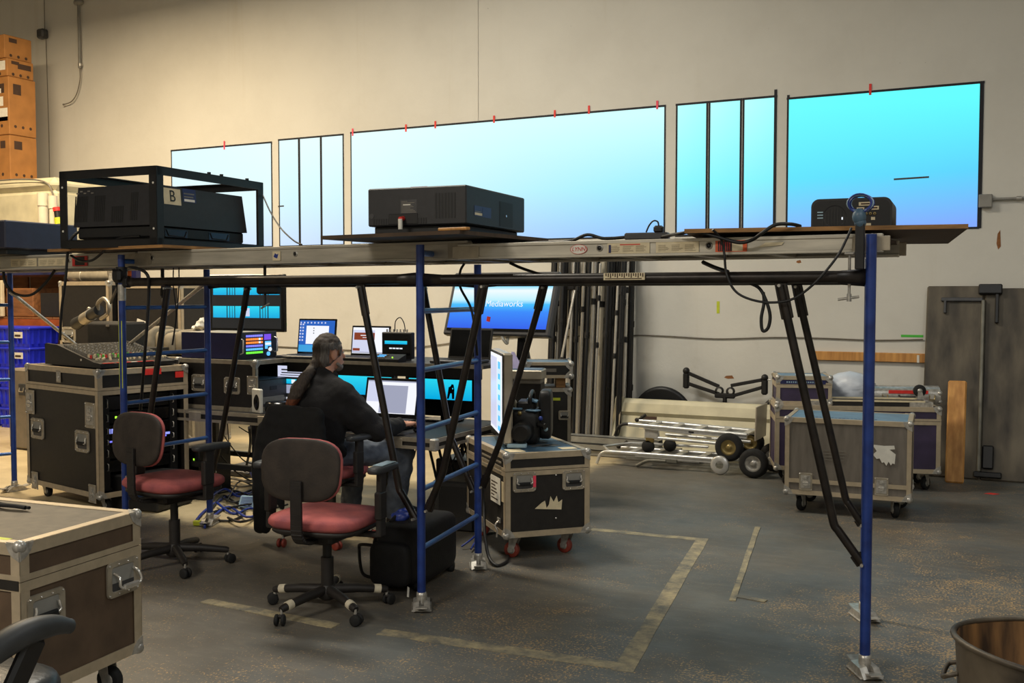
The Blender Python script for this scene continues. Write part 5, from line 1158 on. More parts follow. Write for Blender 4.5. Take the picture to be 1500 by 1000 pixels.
b = MB(); b.b2((.3022, .075, .14), (.305, .155, .185), G['purple']); b.b2((.3022, .085, .07), (.305, .155, .13), G['sky']); b.b2((.305, .085, .10), (.306, .155, .118), G['text']); b.b2((.305, .115, .07), (.306, .15, .09), M['black']); b.build('display', t)
for y, z, m in ((.14, .065, 'text'), (.12, .03, 'sky')):
    b = MB(); b.cyl((.302, y, z), (.312, y, z), .016, G[m], 16); b.build('lit_knob', t)
# shelf over the monitors
t = thing('monitor_shelf', 'long black shelf over the monitors carrying three laptops', 'shelf', (-5.15, 6.32, 0), 0)
b = MB(); b.b2((0, 0, 1.060), (1.76, .72, 1.083), M['black_lam']); b.b2((0, -.004, 1.06), (1.76, .0, 1.085), M['alu_dull']); b.build('top', t)
b = MB(); b.b2((0.02, .012, .985), (1.74, .022, 1.060), M['black']); b.build('apron', t)
for x in (.0, 1.72):
    b = MB(); b.b2((x, .33, 0 if x > 1 else .0), (x + .04, .68, 1.060), M['black_lam']); b.build('end_panel', t)
def screen_bits(root, W, Hh, y, z0, bits, name='display'):
    """lit areas on a display: (x0,x1,z0,z1 as fractions, glow key, layer)"""
    groups = {}
    for k, (a, c, e, f, g) in enumerate(bits):
        b = MB(); yy = y - .0004 * (k + 1); b.b2((-W / 2 + W * a, yy, z0 + Hh * e), (-W / 2 + W * c, yy + .0003, z0 + Hh * f), G[g]); b.build(name if k == 0 else 'screen_area', root)
def monitor(name, label, loc, rz, W, Hh, bits, stand=True, bez=.018, tilt=0.0, zlift=.05, th=.045, shell='black_gloss', bezb=None, depthfoot=.18):
    t = thing(name, label, 'monitor', loc, rz); bb = bezb or bez; zl = zlift
    R = Matrix.Translation((0, 0, zl)) @ Matrix.Rotation(-tilt, 4, 'X')
    b = MB(R); b.box((0, th / 2, Hh / 2 + (bb - bez) * 0), (W, th, Hh), M[shell], .006); b.build('housing', t)
    b = MB(R); b.b2((-W / 2 + bez, -.0012, bb), (W / 2 - bez, .0005, Hh - bez), M['screen_off']); s = b.build('screen', t)
    for k, (a, c, e, f, g) in enumerate(bits):
        q = MB(R); w_, h_ = W - 2 * bez, Hh - bez - bb; yy = -.0016 - .0004 * k
        q.b2((-W / 2 + bez + w_ * a, yy, bb + h_ * e), (-W / 2 + bez + w_ * c, yy + .0003, bb + h_ * f), G[g]); q.build('screen_area', s)
    if stand:
        b = MB(); b.box((0, th + .03, zl * .5 + .06), (.07, .03, zl + .12), M[shell], .006); b.build('stand_neck', t)
        b = MB(); b.box((0, th, .008), (min(.26, W * .5), depthfoot, .016), M[shell], .006); b.build('stand_foot', t)
    return t
zt = .66
monitor('flat_monitor', 'monitor with editing windows under the shelf, by the open rack case', (-5.02, 6.40, .7005), 0, .56, .315, [(0, 1, .02, .98, 'dark'), (.01, .99, .66, .97, 'ui'), (.08, .97, .84, .88, 'dark'), (.08, .97, .76, .79, 'dark'), (.06, .9, .70, .72, 'dark'), (.01, .6, .47, .60, 'cyan'), (.27, .34, .48, .59, 'text'), (.01, .6, .20, .44, 'ui2'), (.01, .99, .03, .09, 'uiw')], zlift=.035)
monitor('flat_monitor', 'monitor with a wide cyan picture behind the white laptop', (-4.45, 6.40, .6605), 0, .54, .34, [(.02, .98, .36, .82, 'cyan')], zlift=.04)
m3 = monitor('flat_monitor', 'monitor with a cyan picture and a black figure, under the shelf', (-3.79, 6.40, .6605), 0, .60, .35, [(.03, .97, .33, .80, 'cyan')], zlift=.04)
b = MB(); zz = .04
b.prism([(.06, -.0045, zz + .13), (.075, -.0045, zz + .13), (.088, -.0045, zz + .17), (.10, -.0045, zz + .17), (.103, -.0045, zz + .13), (.12, -.0045, zz + .13), (.122, -.0045, zz + .2), (.115, -.0045, zz + .235), (.10, -.0045, zz + .237), (.09, -.0045, zz + .22), (.075, -.0045, zz + .215)], (0, .0015, 0), M['screen_off']); b.b2((.105, -.0052, zz + .2), (.112, -.0042, zz + .21), G['cyan']); b.build('black_figure', m3)
def laptop(name, label, loc, rz, W, Hh, tilt, bits, Dp=.25, base='black', lidm='black_gloss', bez=.014):
    t = thing(name, label, 'laptop', loc, rz)
    b = MB(); b.box((0, -Dp / 2, .012), (W, Dp, .022), M[base], .005); b.build('base', t)
    b = MB(); b.b2((-W * .44, -Dp * .62, .023), (W * .44, -Dp * .12, .0245), M['black'])
    for r in range(5):
        for k in range(13): b.b2((-W * .43 + k * W * .066, -Dp * .6 + r * Dp * .095, .0245), (-W * .43 + k * W * .066 + W * .055, -Dp * .6 + r * Dp * .095 + Dp * .075, .0265), M['rack_black'])
    b.b2((-.05, -Dp * .93, .0232), (.05, -Dp * .7, .024), M['grey_plastic']); b.build('keyboard', t)
    R = Matrix.Translation((0, .004, .018)) @ Matrix.Rotation(-tilt, 4, 'X')
    b = MB(R); b.box((0, .006, Hh / 2), (W, .012, Hh), M[lidm], .004); b.build('lid', t)
    b = MB(R); b.b2((-W / 2 + bez, -.0008, bez * 1.6), (W / 2 - bez, .0002, Hh - bez), M['screen_off']); s = b.build('screen', t)
    for k, (a, c, e, f, g) in enumerate(bits):
        q = MB(R); w_, h_ = W - 2 * bez, Hh - bez * 2.6; yy = -.0012 - .0004 * k
        q.b2((-W / 2 + bez + w_ * a, yy, bez * 1.6 + h_ * e), (-W / 2 + bez + w_ * c, yy + .0003, bez * 1.6 + h_ * f), G[g]); q.build('screen_area', s)
    return t
b = MB(); b.box((-4.0, 5.92, .678), (.46, .26, .035), M['black'], .006); tag(b.build('laptop_riser'), 'flat black riser under the white screened laptop', 'riser')
laptop('laptop', 'laptop with a white window open, in front of the person', (-3.99, 6.03, .6965), .03, .445, .285, .22, [(0, 1, 0, 1, 'uiw'), (.27, .82, .02, .86, 'ui2'), (.01, .26, .35, .98, 'ui'), (.0, 1, .96, 1, 'ui2')], .26, bez=.02)
icons = [(.02 + .10 * (k % 8), .055 + .10 * (k % 8), .90, .95, 'ui') for k in range(8)] + [(.02, .06, .84 - k * .1, .89 - k * .1, 'ui') for k in range(6)] + [(.10, .14, .84 - k * .1, .89 - k * .1, 'ui') for k in range(6)]
laptop('laptop', 'laptop showing a blue desktop with a white window, on the shelf', (-5.08, 6.62, 1.084), 0, .375, .29, .12, [(0, 1, 0, 1, 'desk'), (0, 1, 0, .22, 'deskl'), (.2, .84, .25, .83, 'uiw'), (.40, .43, .58, .61, 'dark'), (.40, .43, .66, .69, 'dark'), (.40, .43, .74, .77, 'dark')] + icons, .26, 'grey_plastic')
laptop('laptop', 'laptop with a brown banner on a white page, middle of the shelf', (-4.56, 6.62, 1.084), 0, .36, .24, .12, [(0, 1, 0, 1, 'uiw'), (0, .62, .02, .9, 'ui'), (.04, .62, .52, .80, 'brown'), (.22, .44, .68, .71, 'text'), (.28, .40, .60, .62, 'text'), (.02, .22, .10, .2, 'brown'), (.02, .9, .02, .06, 'ui2')], .24)
t = laptop('laptop', 'laptop with a black switched off screen, on the shelf end', (-3.70, 6.66, 1.084), 0, .36, .235, .22, [], .26, 'grey_plastic', 'black')
# small monitor with a control pad in front of it
t = thing('preview_monitor', 'small black preview monitor with a thin cyan strip, beside the middle laptop', 'monitor', (-4.245, 6.52, 1.084), 0)
b = MB(); b.box((0, .03, .115), (.27, .045, .20), M['black'], .006); b.b2((-.08, .0, 0), (.08, .09, .018), M['black']); b.build('housing', t)
b = MB(); b.b2((-.12, .006, .045), (.12, .0078, .20), M['screen_off']); s = b.build('screen', t)
b = MB(); b.b2((-.105, .0045, .125), (.095, .0055, .15), G['cyan']); b.build('screen_area', s)
for k in range(4):
    b = MB(); b.b2((-.065 + k * .031, .0045, .088), (-.04 + k * .031, .0055, .098), G['text']); b.build('screen_area', s)
b = MB(); b.b2((-.03, .004, .04), (.04, .0055, .044), G['redline']); b.build('screen_area', s)
for k in range(7):
    b = MB(); x = -.10 + k * .03; b.cyl((x, .03, .215), (x, .03, .237), .006, M['steel'], 8); b.build('connector', t)
cable('thin black loop of lead above the small preview monitor', [(-4.275, 6.55, 1.305), (-4.275, 6.56, 1.38), (-4.24, 6.57, 1.41), (-4.20, 6.56, 1.37), (-4.18, 6.55, 1.305)], .004)
t = thing('control_pad', 'small control pad with blue lit keys before the preview monitor', 'controller', (-4.29, 6.40, 1.084), 0)
b = MB(); b.prism([(-.09, -.06, 0), (-.09, -.06, .022), (-.09, .05, .055), (-.09, .05, 0)], (.27, 0, 0), M['black']); b.build('body', t)
b = MB()
for r in range(3):
    for k in range(6): b.box((-.07 + k * .022, -.035 + r * .025, .032 + r * .0077), (.015, .015, .006), G['sky'] if (k in (2, 3, 4) and r) else M['cable_grey'], .001)
b.build('key', t); b = MB(); b.sph((.11, -.03, .034), .006, G['led_green'], 8, 6); b.build('lamp', t)
# hanging monitor on the left, its picture repeats the projected strips
bits = []
for z0, z1 in ((.66, .83), (.21, .44)):
    bits += [(.02, .22, z0, z1, 'cyan'), (.235, .262, z0, z1, 'cyan'), (.272, .30, z0, z1, 'cyan'), (.308, .335, z0, z1, 'cyan'), (.348, .70, z0, z1, 'cyan'), (.715, .742, z0, z1, 'cyan'), (.752, .78, z0, z1, 'cyan'), (.79, .815, z0, z1, 'cyan'), (.83, .985, z0, z1, 'cyan')]
bits = [(0, 1, 0, 1, 'dark')] + bits + [(.46, .56, .24, .40, 'ui'), (.50, .57, .73, .75, 'text')]
t = monitor('wall_monitor', 'large dark monitor with two rows of cyan panels, above the navy processor', (-6.10, 6.98, 1.2), .05, .80, .50, bits, stand=False, zlift=.06, bez=.028)
b = MB(); b.box((.0, .06, .03), (.26, .05, .09), M['grey_plastic'], .01); b.box((.0, .10, -.45), (.08, .05, 1.0), M['grey_plastic'], .006); b.box((0, .08, -1.17), (.5, .45, .055), M['grey_plastic'], .01); b.build('stand', t)
b = MB(); b.tube(spline([(.1, .0, .055), (.16, -.01, .03), (.22, 0, .03), (.25, 0, .05)]), .005, M['black'], 6); b.build('lead', t)
# television on the right
t = thing('television', 'big television on black legs showing a blue screen with white lettering', 'television', (-3.74, 7.14, 0), -.10)
W, Hh = 1.0, .53; zb = 1.265; R = Matrix.Translation((.0, 0, zb)) @ Matrix.Rotation(-.33, 4, 'X')
b = MB(R); b.box((0, .04, Hh / 2), (W, .07, Hh), M['grey_plastic'], .012); b.build('housing', t)
tvm = glow_ramp('television_picture', [(0.0, (36, 92, 236)), (.32, (44, 136, 250)), (.46, (60, 190, 252)), (.54, (190, 240, 255)), (.72, (238, 250, 255)), (.82, (80, 215, 255)), (1, (50, 180, 250))], 'Z', 'Generated')
b = MB(R); b.b2((-W / 2 + .035, .0035, .055), (W / 2 - .035, .0055, Hh - .035), tvm); s = b.build('screen', t)
b = MB(R); b.b2((-W / 2 + .035, .0, .036), (W / 2 - .035, .0045, .055), M['black_gloss']); b.build('lower_bezel', t)
e = text('lettering', 'Mediaworks', .072, G['text'], s, (0, 0, 0), (0, 0, 0), .0006, bold=.002); e.matrix_basis = R @ Matrix.Translation((.045, .0025, .26)) @ Matrix.Rotation(PI / 2, 4, 'X')
b = MB(R); b.b2((-.185, .002, .235), (-.17, .0034, .265), M['red']); b.build('red_mark', s)
b = MB(); 
b.bar((.17, .15, 1.32), (.06, .17, .0), .045, .03, M['rack_black']); b.bar((.17, .15, 1.32), (.42, .2, .0), .045, .03, M['rack_black']); b.bar((.17, .15, 1.32), (.2, .55, 0), .045, .03, M['rack_black']); b.box((.17, .15, 1.36), (.2, .06, .2), M['rack_black'], .01); b.build('leg_stand', t)
b = MB(); b.tube(spline([(.04, .05, 1.29), (.07, .03, 1.24), (.09, .06, 1.20), (.075, .09, 1.27)]), .012, M['white'], 8); b.build('white_lead', t)
# ------------------------------------------------------------------ office chairs
def rounded_pad(b, w, d, z0, z1, m, r=.09, n=6, crown=.0, taper=1.0, rot=None, e=.5):
    """upholstered pad: superellipse outline, rounded top edge"""
    vs = []; N = 28; rings = [(1 - .06, z0), (1, z0 + (z1 - z0) * .3), (1, z0 + (z1 - z0) * .65), (.965, z0 + (z1 - z0) * .9), (.86, z1), (.5, z1 + crown), (.0, z1 + crown * 1.1)]
    for s, z in rings:
        for k in range(N):
            a = 2 * PI * k / N; c, q = math.cos(a), math.sin(a)
            x = math.copysign(abs(c) ** e, c) * w / 2 * s; y = math.copysign(abs(q) ** e, q) * d / 2 * s
            x *= 1 + (taper - 1) * (y / d + .5); p = Vector((x, y, z)); vs.append(tuple(rot @ p) if rot else tuple(p))
    fs = [[i * N + k, i * N + (k + 1) % N, (i + 1) * N + (k + 1) % N, (i + 1) * N + k] for i in range(len(rings) - 1) for k in range(N)]
    fs.append(list(range(N))[::-1]); b.add(vs, fs, m, True)
def office_chair(label, loc, rz, base_a=.3, seat_z=.50, tape=False, blue_arm=False, red_caster=False, armz=.745, arm_sides=(-1, 1), armlab=None):
    t = thing('office_chair', label, 'office chair', loc, rz, 'pink seated office chairs'); K = M['chair_black']
    b = MB(); rounded_pad(b, .50, .47, seat_z - .055, seat_z, M['fabric_pink'], crown=.012); b.build('seat', t)
    b = MB(); rounded_pad(b, .47, .44, seat_z - .085, seat_z - .05, K, crown=0); b.box((0, -.02, seat_z - .11), (.2, .24, .06), K, .015); b.build('seat_pan', t)
    R = Matrix.Translation((0, -.235, seat_z + .245)) @ Matrix.Rotation(-.10, 4, 'X') @ Matrix.Rotation(PI / 2, 4, 'X')
    b = MB(R); rounded_pad(b, .42, .305, -.004, .022, M['fabric_pink'], taper=1.06, e=.64, crown=.004, rot=Matrix.Rotation(PI, 3, 'Y')); b.build('backrest', t)
    b = MB(R); rounded_pad(b, .415, .30, -.002, .026, M['back_black'], taper=1.06, e=.64, crown=.006); b.build('back_shell', t)
    b = MB(); P = spline([(0, -.285, seat_z + .20), (0, -.285, seat_z + .04), (0, -.275, seat_z - .07), (0, -.20, seat_z - .115), (0, -.02, seat_z - .12)], 5)
    for i in range(len(P) - 1): b.bar(P[i], P[i + 1] + (P[i + 1] - P[i]) * .15, .06, .018, K, .003, up=(0, 1, .3))
    b.build('back_bracket', t)
    b = MB(); b.cyl((0, 0, .09), (0, 0, .27), .032, K, 16); b.cyl((0, 0, .26), (0, 0, seat_z - .10), .023, M['black'], 14); b.lathe([(.032, 0), (.045, -.02), (.05, -.06), (.03, -.075)], K, 16, (0, 0, .13)); b.build('gas_column', t)
    b = MB(); b.tube([(.05, .05, seat_z - .1), (.26, .03, seat_z - .105)], .006, K, 8); b.build('height_lever', t)
    for k in range(5):
        a = base_a + 2 * PI * k / 5; c, s = math.cos(a), math.sin(a); b = MB()
        b.tube([(c * .03, s * .03, .105), (c * .15, s * .15, .098), (c * .29, s * .29, .080), (c * .305, s * .305, .076)], [.026, .023, .019, .015], K, 10); o = b.build('base_leg', t)
        if tape:
            q = MB(); q.tube([(c * .235, s * .235, .088), (c * .27, s * .27, .083)], .0235, M['tape_white'], 10); q.build('tape_wrap', o)
        b = MB(); x, y = c * .30, s * .30; b.cyl((x, y, .05), (x, y, .078), .008, M['steel'], 8); b.box((x + c * .006, y + s * .006, .045), (.03, .03, .02), K, .008); o = b.build('caster', t)
        q = MB(); ax = (-s * math.cos(.6) - c * math.sin(.6), c * math.cos(.6) - s * math.sin(.6), 0)
        for e in (-.016, .016):
            cc = Vector((x + c * .012, y + s * .012, .0285)) + Vector(ax) * e
            q.lathe([(.0, -.008), (.022, -.009), (.028, -.005), (.028, .005), (.022, .009), (0, .008)], M['red_wheel'] if red_caster else M['rubber'], 16, cc, ax)
        q.build('wheel', o)
    for s in arm_sides:
        b = MB(); x = s * (.30 if s > 0 else .325); b.bar((s * .12, .0, seat_z - .10), (x, .0, seat_z - .095), .06, .02, K, .004); b.bar((x, .0, seat_z - .105), (x, .01, armz - .03), .028, .062, K, .006, up=(0, 1, 0)); b.box((x, .0, seat_z + .05), (.036, .075, .14), K, .008); b.build('armrest_post', t)
        R2 = Matrix.Translation((x, .03 if s > 0 else .0, 0)); b = MB(R2); rounded_pad(b, .075, .25, armz - .03, armz, M['arm_pad'], crown=.004); o = b.build('armrest_pad', t)
        if blue_arm and s > 0: q = MB(R2); q.b2((-.026, -.06, armz + .0035), (.026, .09, armz + .006), M['plate_blue']); q.build('pale_blue_patch', o)  # pale blue patch on top of the right pad
    return t
office_chair('empty office chair with white tape on its base legs, nearest the blue ladder frame', (-3.105, 4.13, 0), .12, .66, .50, tape=True, blue_arm=True)
office_chair('empty office chair with a red seat, between the brown case and the tall rack', (-4.42, 4.42, 0), -.13, .78, .525, armz=.735)
pc = office_chair('occupied office chair with red casters, a black coat over its back', (-4.03, 5.33, 0), -.12, -.55, .48, red_caster=True, armz=.70)
# black leather chair cut off at the lower left
t = thing('leather_chair', 'black leather armchair before the large brown case', 'office chair', (-2.72, 1.82, 0), .06)
b = MB(); rounded_pad(b, .54, .52, .385, .485, M['leather'], crown=.018); b.build('seat', t)
b = MB(); rounded_pad(b, .50, .48, .34, .39, M['black']); b.build('seat_pan', t)
R = Matrix.Translation((0, -.29, .83)) @ Matrix.Rotation(-.14, 4, 'X') @ Matrix.Rotation(PI / 2, 4, 'X'); b = MB(R); rounded_pad(b, .52, .62, -.05, .05, M['leather'], crown=.01); b.build('backrest', t)
for s in (-1, 1):
    b = MB(); x = s * .285; P = spline([(x, -.16, .585), (x, -.08, .625), (x, .03, .652), (x, .13, .648), (x, .20, .625)], 5)
    b.tube(P, [.022 + .016 * math.sin(PI * min(1, (i + 1) / len(P) * 1.05)) for i in range(len(P))], M['arm_pad'], 12); b.build('armrest_pad', t)
    b = MB(); b.bar((x, .08, .63), (x - s * .02, -.05, .40), .03, .075, M['black'], .01, up=(0, 1, 0)); b.bar((x - s * .02, -.05, .38), (s * .1, -.04, .37), .05, .03, M['black'], .006); b.build('armrest_post', t)
b = MB(); b.cyl((0, 0, .09), (0, 0, .35), .03, M['black'], 14); b.build('gas_column', t)
for k in range(5):
    a = .4 + 2 * PI * k / 5; c, s = math.cos(a), math.sin(a)
    b = MB(); b.tube([(c * .03, s * .03, .10), (c * .3, s * .3, .075)], [.028, .018], M['black'], 10); b.build('base_leg', t)
    b = MB(); q = (c * .3, s * .3, .03); b.lathe([(0, -.02), (.025, -.02), (.03, -.01), (.03, .01), (.025, .02), (0, .02)], M['rubber'], 16, q, (-s, c, 0)); b.cyl((c * .3, s * .3, .03), (c * .3, s * .3, .08), .008, M['steel'], 8); b.build('caster', t)
# ------------------------------------------------------------------ organic bodies: overlapping tapered pieces fused into one skin
from mathutils import noise as mnoise
def organic(name, pieces, m, vox, sm, parent, wr=0.0, wf=9.0, mats2=None, cut=None):
    b = MB()
    for p in pieces:
        if p[0] == 'e':
            q = MB(Matrix.Translation(p[1]) @ (p[3] if len(p) > 3 else Matrix())); q.sph((0, 0, 0), p[2], m, 16, 10)
        else:
            q = MB(); A, Q, r0, r1 = Vector(p[0]), Vector(p[1]), p[2], p[3]
            q.sph(tuple(A), r0, m, 14, 8); q.sph(tuple(Q), r1, m, 14, 8); q.tube([A, Q], [r0, r1], m, 14)
        o_ = len(b.v); b.v += q.v; b._m(m); b.f += [[i + o_ for i in f] for f in q.f]; b.mi += [0] * len(q.f); b.sm += [True] * len(q.f)
    o = b.build(name); md = o.modifiers.new('r', 'REMESH'); md.mode = 'VOXEL'; md.voxel_size = vox
    s = o.modifiers.new('s', 'SMOOTH'); s.factor = .5; s.iterations = sm
    bpy.context.view_layer.update(); dg = bpy.context.evaluated_depsgraph_get()
    me = bpy.data.meshes.new_from_object(o.evaluated_get(dg)); o.modifiers.clear(); old = o.data; o.data = me; bpy.data.meshes.remove(old); me.name = name
    if not me.materials: me.materials.append(m)
    if wr:
        N_ = [v.normal.copy() for v in me.vertices]
        for v, n in zip(me.vertices, N_):
            v.co += n * wr * (mnoise.noise(v.co * wf) + .5 * mnoise.noise(v.co * wf * 2.3))
    me.polygons.foreach_set('use_smooth', [True] * len(me.polygons))
    if mats2:
        for mm, fn in mats2:
            me.materials.append(mm); k = len(me.materials) - 1
            for f in me.polygons:
                if fn(f.center): f.material_index = k
    me.update()
    if parent is not None: o.parent = parent
    return o
pz = thing('person', 'person with a long ponytail, black jacket and jeans, sitting at the screens', 'person', (-4.05, 5.30, 0), -.20)
HY = -.22; HR = Matrix.Rotation(HY, 4, 'Z'); hc = Vector((.0, .10, 1.205))
def H(x, y, z): return tuple(hc + (HR @ Vector((x, y, z))))
# one continuous body: head with face, neck, trunk, arms and hands, legs
sR, eR, wR = Vector((.19, .04, .945)), Vector((.315, .21, .715)), Vector((.275, .475, .722))
sL, eL, wL = Vector((-.19, .04, .945)), Vector((-.29, .22, .705)), Vector((-.10, .46, .715))
def hand(w, dirv, palm_up, side):
    d = Vector(dirv).normalized(); sd = Vector((d.y, -d.x, 0)).normalized() * side; pcs = []
    k0 = w + d * .085
    pcs += [(w, w + d * .03, .024, .026)]
    for i, off in enumerate((-.030, -.010, .011, .030)): pcs.append((w + d * .02 + sd * off * .55, k0 + sd * off + Vector((0, 0, -.004 * i * 0 - .002)), .0155, .0125))
    for i, (off, L) in enumerate(((-.031, .060), (-.0105, .070), (.0105, .066), (.030, .052))):
        a = k0 + sd * off; q = a + d * L * .45 + Vector((0, 0, .004)) + sd * off * .12; r = q + d * L * .32 + Vector((0, 0, -.016)); e = r + d * L * .18 + Vector((0, 0, -.018))
        pcs += [(a, q, .0105, .0092), (q, r, .0092, .0084), (r, e, .0084, .0074)]
    th = w + d * .025 - sd * .028
    pcs += [(th, th + d * .035 - sd * .024 + Vector((0, 0, -.012)), .0145, .0115), (th + d * .035 - sd * .024 + Vector((0, 0, -.012)), th + d * .068 - sd * .026 + Vector((0, 0, -.022)), .0112, .009)]
    return pcs
body = [('e', H(0, 0, .02), (.074, .092, .098), HR), ('e', H(0, .03, -.05), (.058, .066, .066), HR), ('e', H(0, .062, -.085), (.032, .03, .024), HR),
        (H(0, .088, .0), H(0, .108, -.026), .010, .014), ('e', H(-.018, .088, -.062), (.018, .01, .007), HR), ('e', H(.018, .088, -.062), (.018, .01, .007), HR),
        ('e', H(.078, -.008, -.012), (.011, .022, .033), HR), ('e', H(-.078, -.008, -.012), (.011, .022, .033), HR), ('e', H(.034, .072, .012), (.02, .014, .008), HR), ('e', H(-.034, .072, .012), (.02, .014, .008), HR),
        (H(0, -.02, -.06), (0, .05, 1.03), .055, .06), ((0, .05, 1.03), (0, .01, .90), .075, .10), ((-.12, .03, .93), (.12, .03, .93), .07, .07), ('e', (0, -.01, .82), (.155, .10, .15)), ('e', (0, -.02, .66), (.15, .10, .12)), ('e', (0, 0, .565), (.165, .12, .085)),
        (sR, eR, .05, .042), (eR, wR, .040, .027), (sL, eL, .05, .042), (eL, wL, .040, .027),
        ((.09, .03, .55), (.27, .50, .525), .075, .055), ((.27, .50, .525), (.16, .53, .10), .05, .036), ((-.09, .03, .55), (-.14, .46, .505), .075, .055), ((-.14, .46, .505), (-.16, .42, .10), .05, .036),
        ((.16, .53, .06), (.175, .66, .04), .034, .028), ((-.16, .42, .06), (-.165, .55, .04), .034, .028)]
body += hand(wR, (-.05, 1, -.0), 0, 1) + hand(wL, (.12, 1, 0), 0, -1)
organic('body', body, M['skin'], .006, 3, pz)
def eyes():
    b = MB()
    for s in (-1, 1): b.sph(H(s * .033, .079, .004), (.013, .010, .009), M['white'], 10, 7); b.sph(H(s * .033, .088, .004), .005, M['black'], 8, 6)
    b.build('eyes', pz)
eyes()
hair = [('e', H(0, -.012, .030), (.086, .101, .103), HR), ('e', H(0, -.045, -.03), (.076, .068, .085), HR), (H(0, -.085, -.045), H(-.005, -.125, -.11), .034, .03)]
tail = [Vector(H(-.004, -.12, -.10)), Vector((.012, -.115, 1.055)), Vector((-.0, -.15, .99)), Vector((-.025, -.172, .935)), Vector((-.045, -.18, .89)), Vector((-.06, -.182, .85)), Vector((-.068, -.18, .82))]
rad = [.032, .038, .044, .042, .034, .022, .008]
for i in range(6): hair.append((tail[i], tail[i + 1], rad[i], rad[i + 1]))
hair += [(Vector((.03, -.125, 1.04)), Vector((.03, -.17, .95)), .022, .010), (Vector((-.01, -.155, .97)), Vector((-.08, -.178, .90)), .018, .008), (Vector((-.02, -.165, .95)), Vector((-.03, -.18, .84)), .02, .006)]
for s in (-1, 1): hair.append((H(s * .07, .045, .04), H(s * .076, .035, -.01), .014, .010))
def front_face(c):
    v = HR.inverted() @ (Vector(c) - hc); return v
o = organic('hair', hair, M['hair'], .006, 3, pz, .004, 34, [(M['hair_grey'], lambda c: c[2] > 1.12 and front_face(c).x > .05 and front_face(c).z < .07 or (c[2] > 1.12 and front_face(c).x < -.055 and front_face(c).z < .07)), (M['hair_tip'], lambda c: c[2] < .925)])
# hairline: open the face side
me = o.data; import bmesh
bm = bmesh.new(); bm.from_mesh(me)
kill = [v for v in bm.verts if (lambda q: q.z > -.2 and q.y > .052 and q.z < .055)(front_face(v.co))] + [v for v in bm.verts if (lambda q: abs(q.x) > .06 and -.036 < q.y < .03 and -.06 < q.z < .022)(front_face(v.co))]
bmesh.ops.delete(bm, geom=kill, context='VERTS'); bm.to_mesh(me); bm.free()
beard = [('e', H(0, .058, -.092), (.046, .040, .030), HR), (H(.056, .03, -.07), H(.038, .062, -.09), .012, .014), (H(-.056, .03, -.07), H(-.038, .062, -.09), .012, .014)]
organic('beard', beard, mat('grey_beard', (136, 128, 120), .8, 0, .15, 60, .2, 120), .006, 2, pz, .002, 40)
b = MB(); q = Vector(H(-.004, -.12, -.10)); b.lathe([(.030, -.012), (.036, -.006), (.036, .006), (.030, .012)], M['black'], 16, q, (0, .3, 1)); b.build('hair_tie', pz)
jk = [((-.0, .045, 1.05), (0, .03, .99), .078, .11), ((-.16, .03, .93), (.16, .03, .93), .10, .10), ('e', (0, .0, .86), (.225, .15, .17)), ('e', (0, -.012, .72), (.225, .15, .19)), ('e', (0, -.01, .59), (.23, .16, .09)),
      (sR, eR, .088, .082), (eR, wR - (wR - eR).normalized() * .015, .080, .050), (sL, eL, .088, .082), (eL, wL - (wL - eL).normalized() * .015, .080, .050),
      ((.19, .03, .86), (.27, .17, .74), .08, .07), ((-.19, .03, .86), (-.25, .17, .74), .08, .07), ((.0, .04, 1.03), (.17, .035, .965), .075, .08), ((.0, .04, 1.03), (-.17, .035, .965), .075, .08)]
o = organic('jacket', jk, M['jacket'], .012, 12, pz, .012, 11)
b = MB(); b.tube([(.075 * math.cos(a), .05 + .075 * math.sin(a) * .95, 1.055 + .018 * math.sin(a)) for a in [2 * PI * k / 22 for k in range(22)]], .02, M['jacket'], 8, closed=True); b.build('collar', pz)
jn = [('e', (0, .01, .575), (.19, .15, .095)), ((.095, .03, .57), (.27, .50, .535), .095, .084), ((.27, .50, .525), (.17, .52, .115), .082, .068), ((-.095, .03, .57), (-.14, .46, .52), .092, .078), ((-.14, .46, .505), (-.155, .42, .115), .076, .066)]
organic('jeans', jn, M['jeans'], .010, 3, pz, .010, 13)
for sx, p in ((1, (.17, .52)), (-1, (-.16, .42))):
    organic('shoe', [((p[0], p[1] - .02, .05), (p[0] + .008, p[1] + .08, .046), .044, .044), ((p[0] + .008, p[1] + .08, .042), (p[0] + .02, p[1] + .17, .034), .044, .033), (Vector((p[0], p[1] - .02, .05)), Vector((p[0], p[1] - .01, .10)), .044, .046)], M['shoe'], .007, 2, pz)
# black coat hanging over the chair back
ct = [((-.20, -.0, .84), (.17, 0, .84), .055, .055), ((-.22, .0, .78), (.18, 0, .76), .06, .055), ((-.22, -.01, .66), (.19, -.01, .64), .06, .05), ((-.23, -.02, .54), (.17, -.02, .52), .055, .045), ((-.27, 0, .72), (-.31, -.02, .42), .06, .055), ((-.30, -.02, .42), (-.315, -.02, .10), .055, .048), ((-.2, -.03, .5), (-.22, -.03, .30), .05, .045), ((-.24, -.02, .42), (-.26, -.03, .10), .05, .04), ((-.18, -.03, .4), (-.13, .0, .24), .04, .02), ((.1, -.02, .5), (.08, -.03, .42), .045, .03), ((-.08, -.03, .5), (-.1, -.03, .40), .05, .03)]
ct += [((-.21, .0, .60), (.18, 0, .58), .062, .055), ((-.21, .0, .72), (.18, 0, .70), .062, .055), ((-.20, 0, .79), (.17, 0, .80), .06, .055)]
o = organic('hung_coat', ct, M['coat'], .011, 14, None, .012, 8); o.location = (-4.03, 5.06, 0); o.rotation_euler = (0, 0, -.12)
tag(o, 'black coat hung over the back of the occupied chair, its hem near the floor', 'coat')
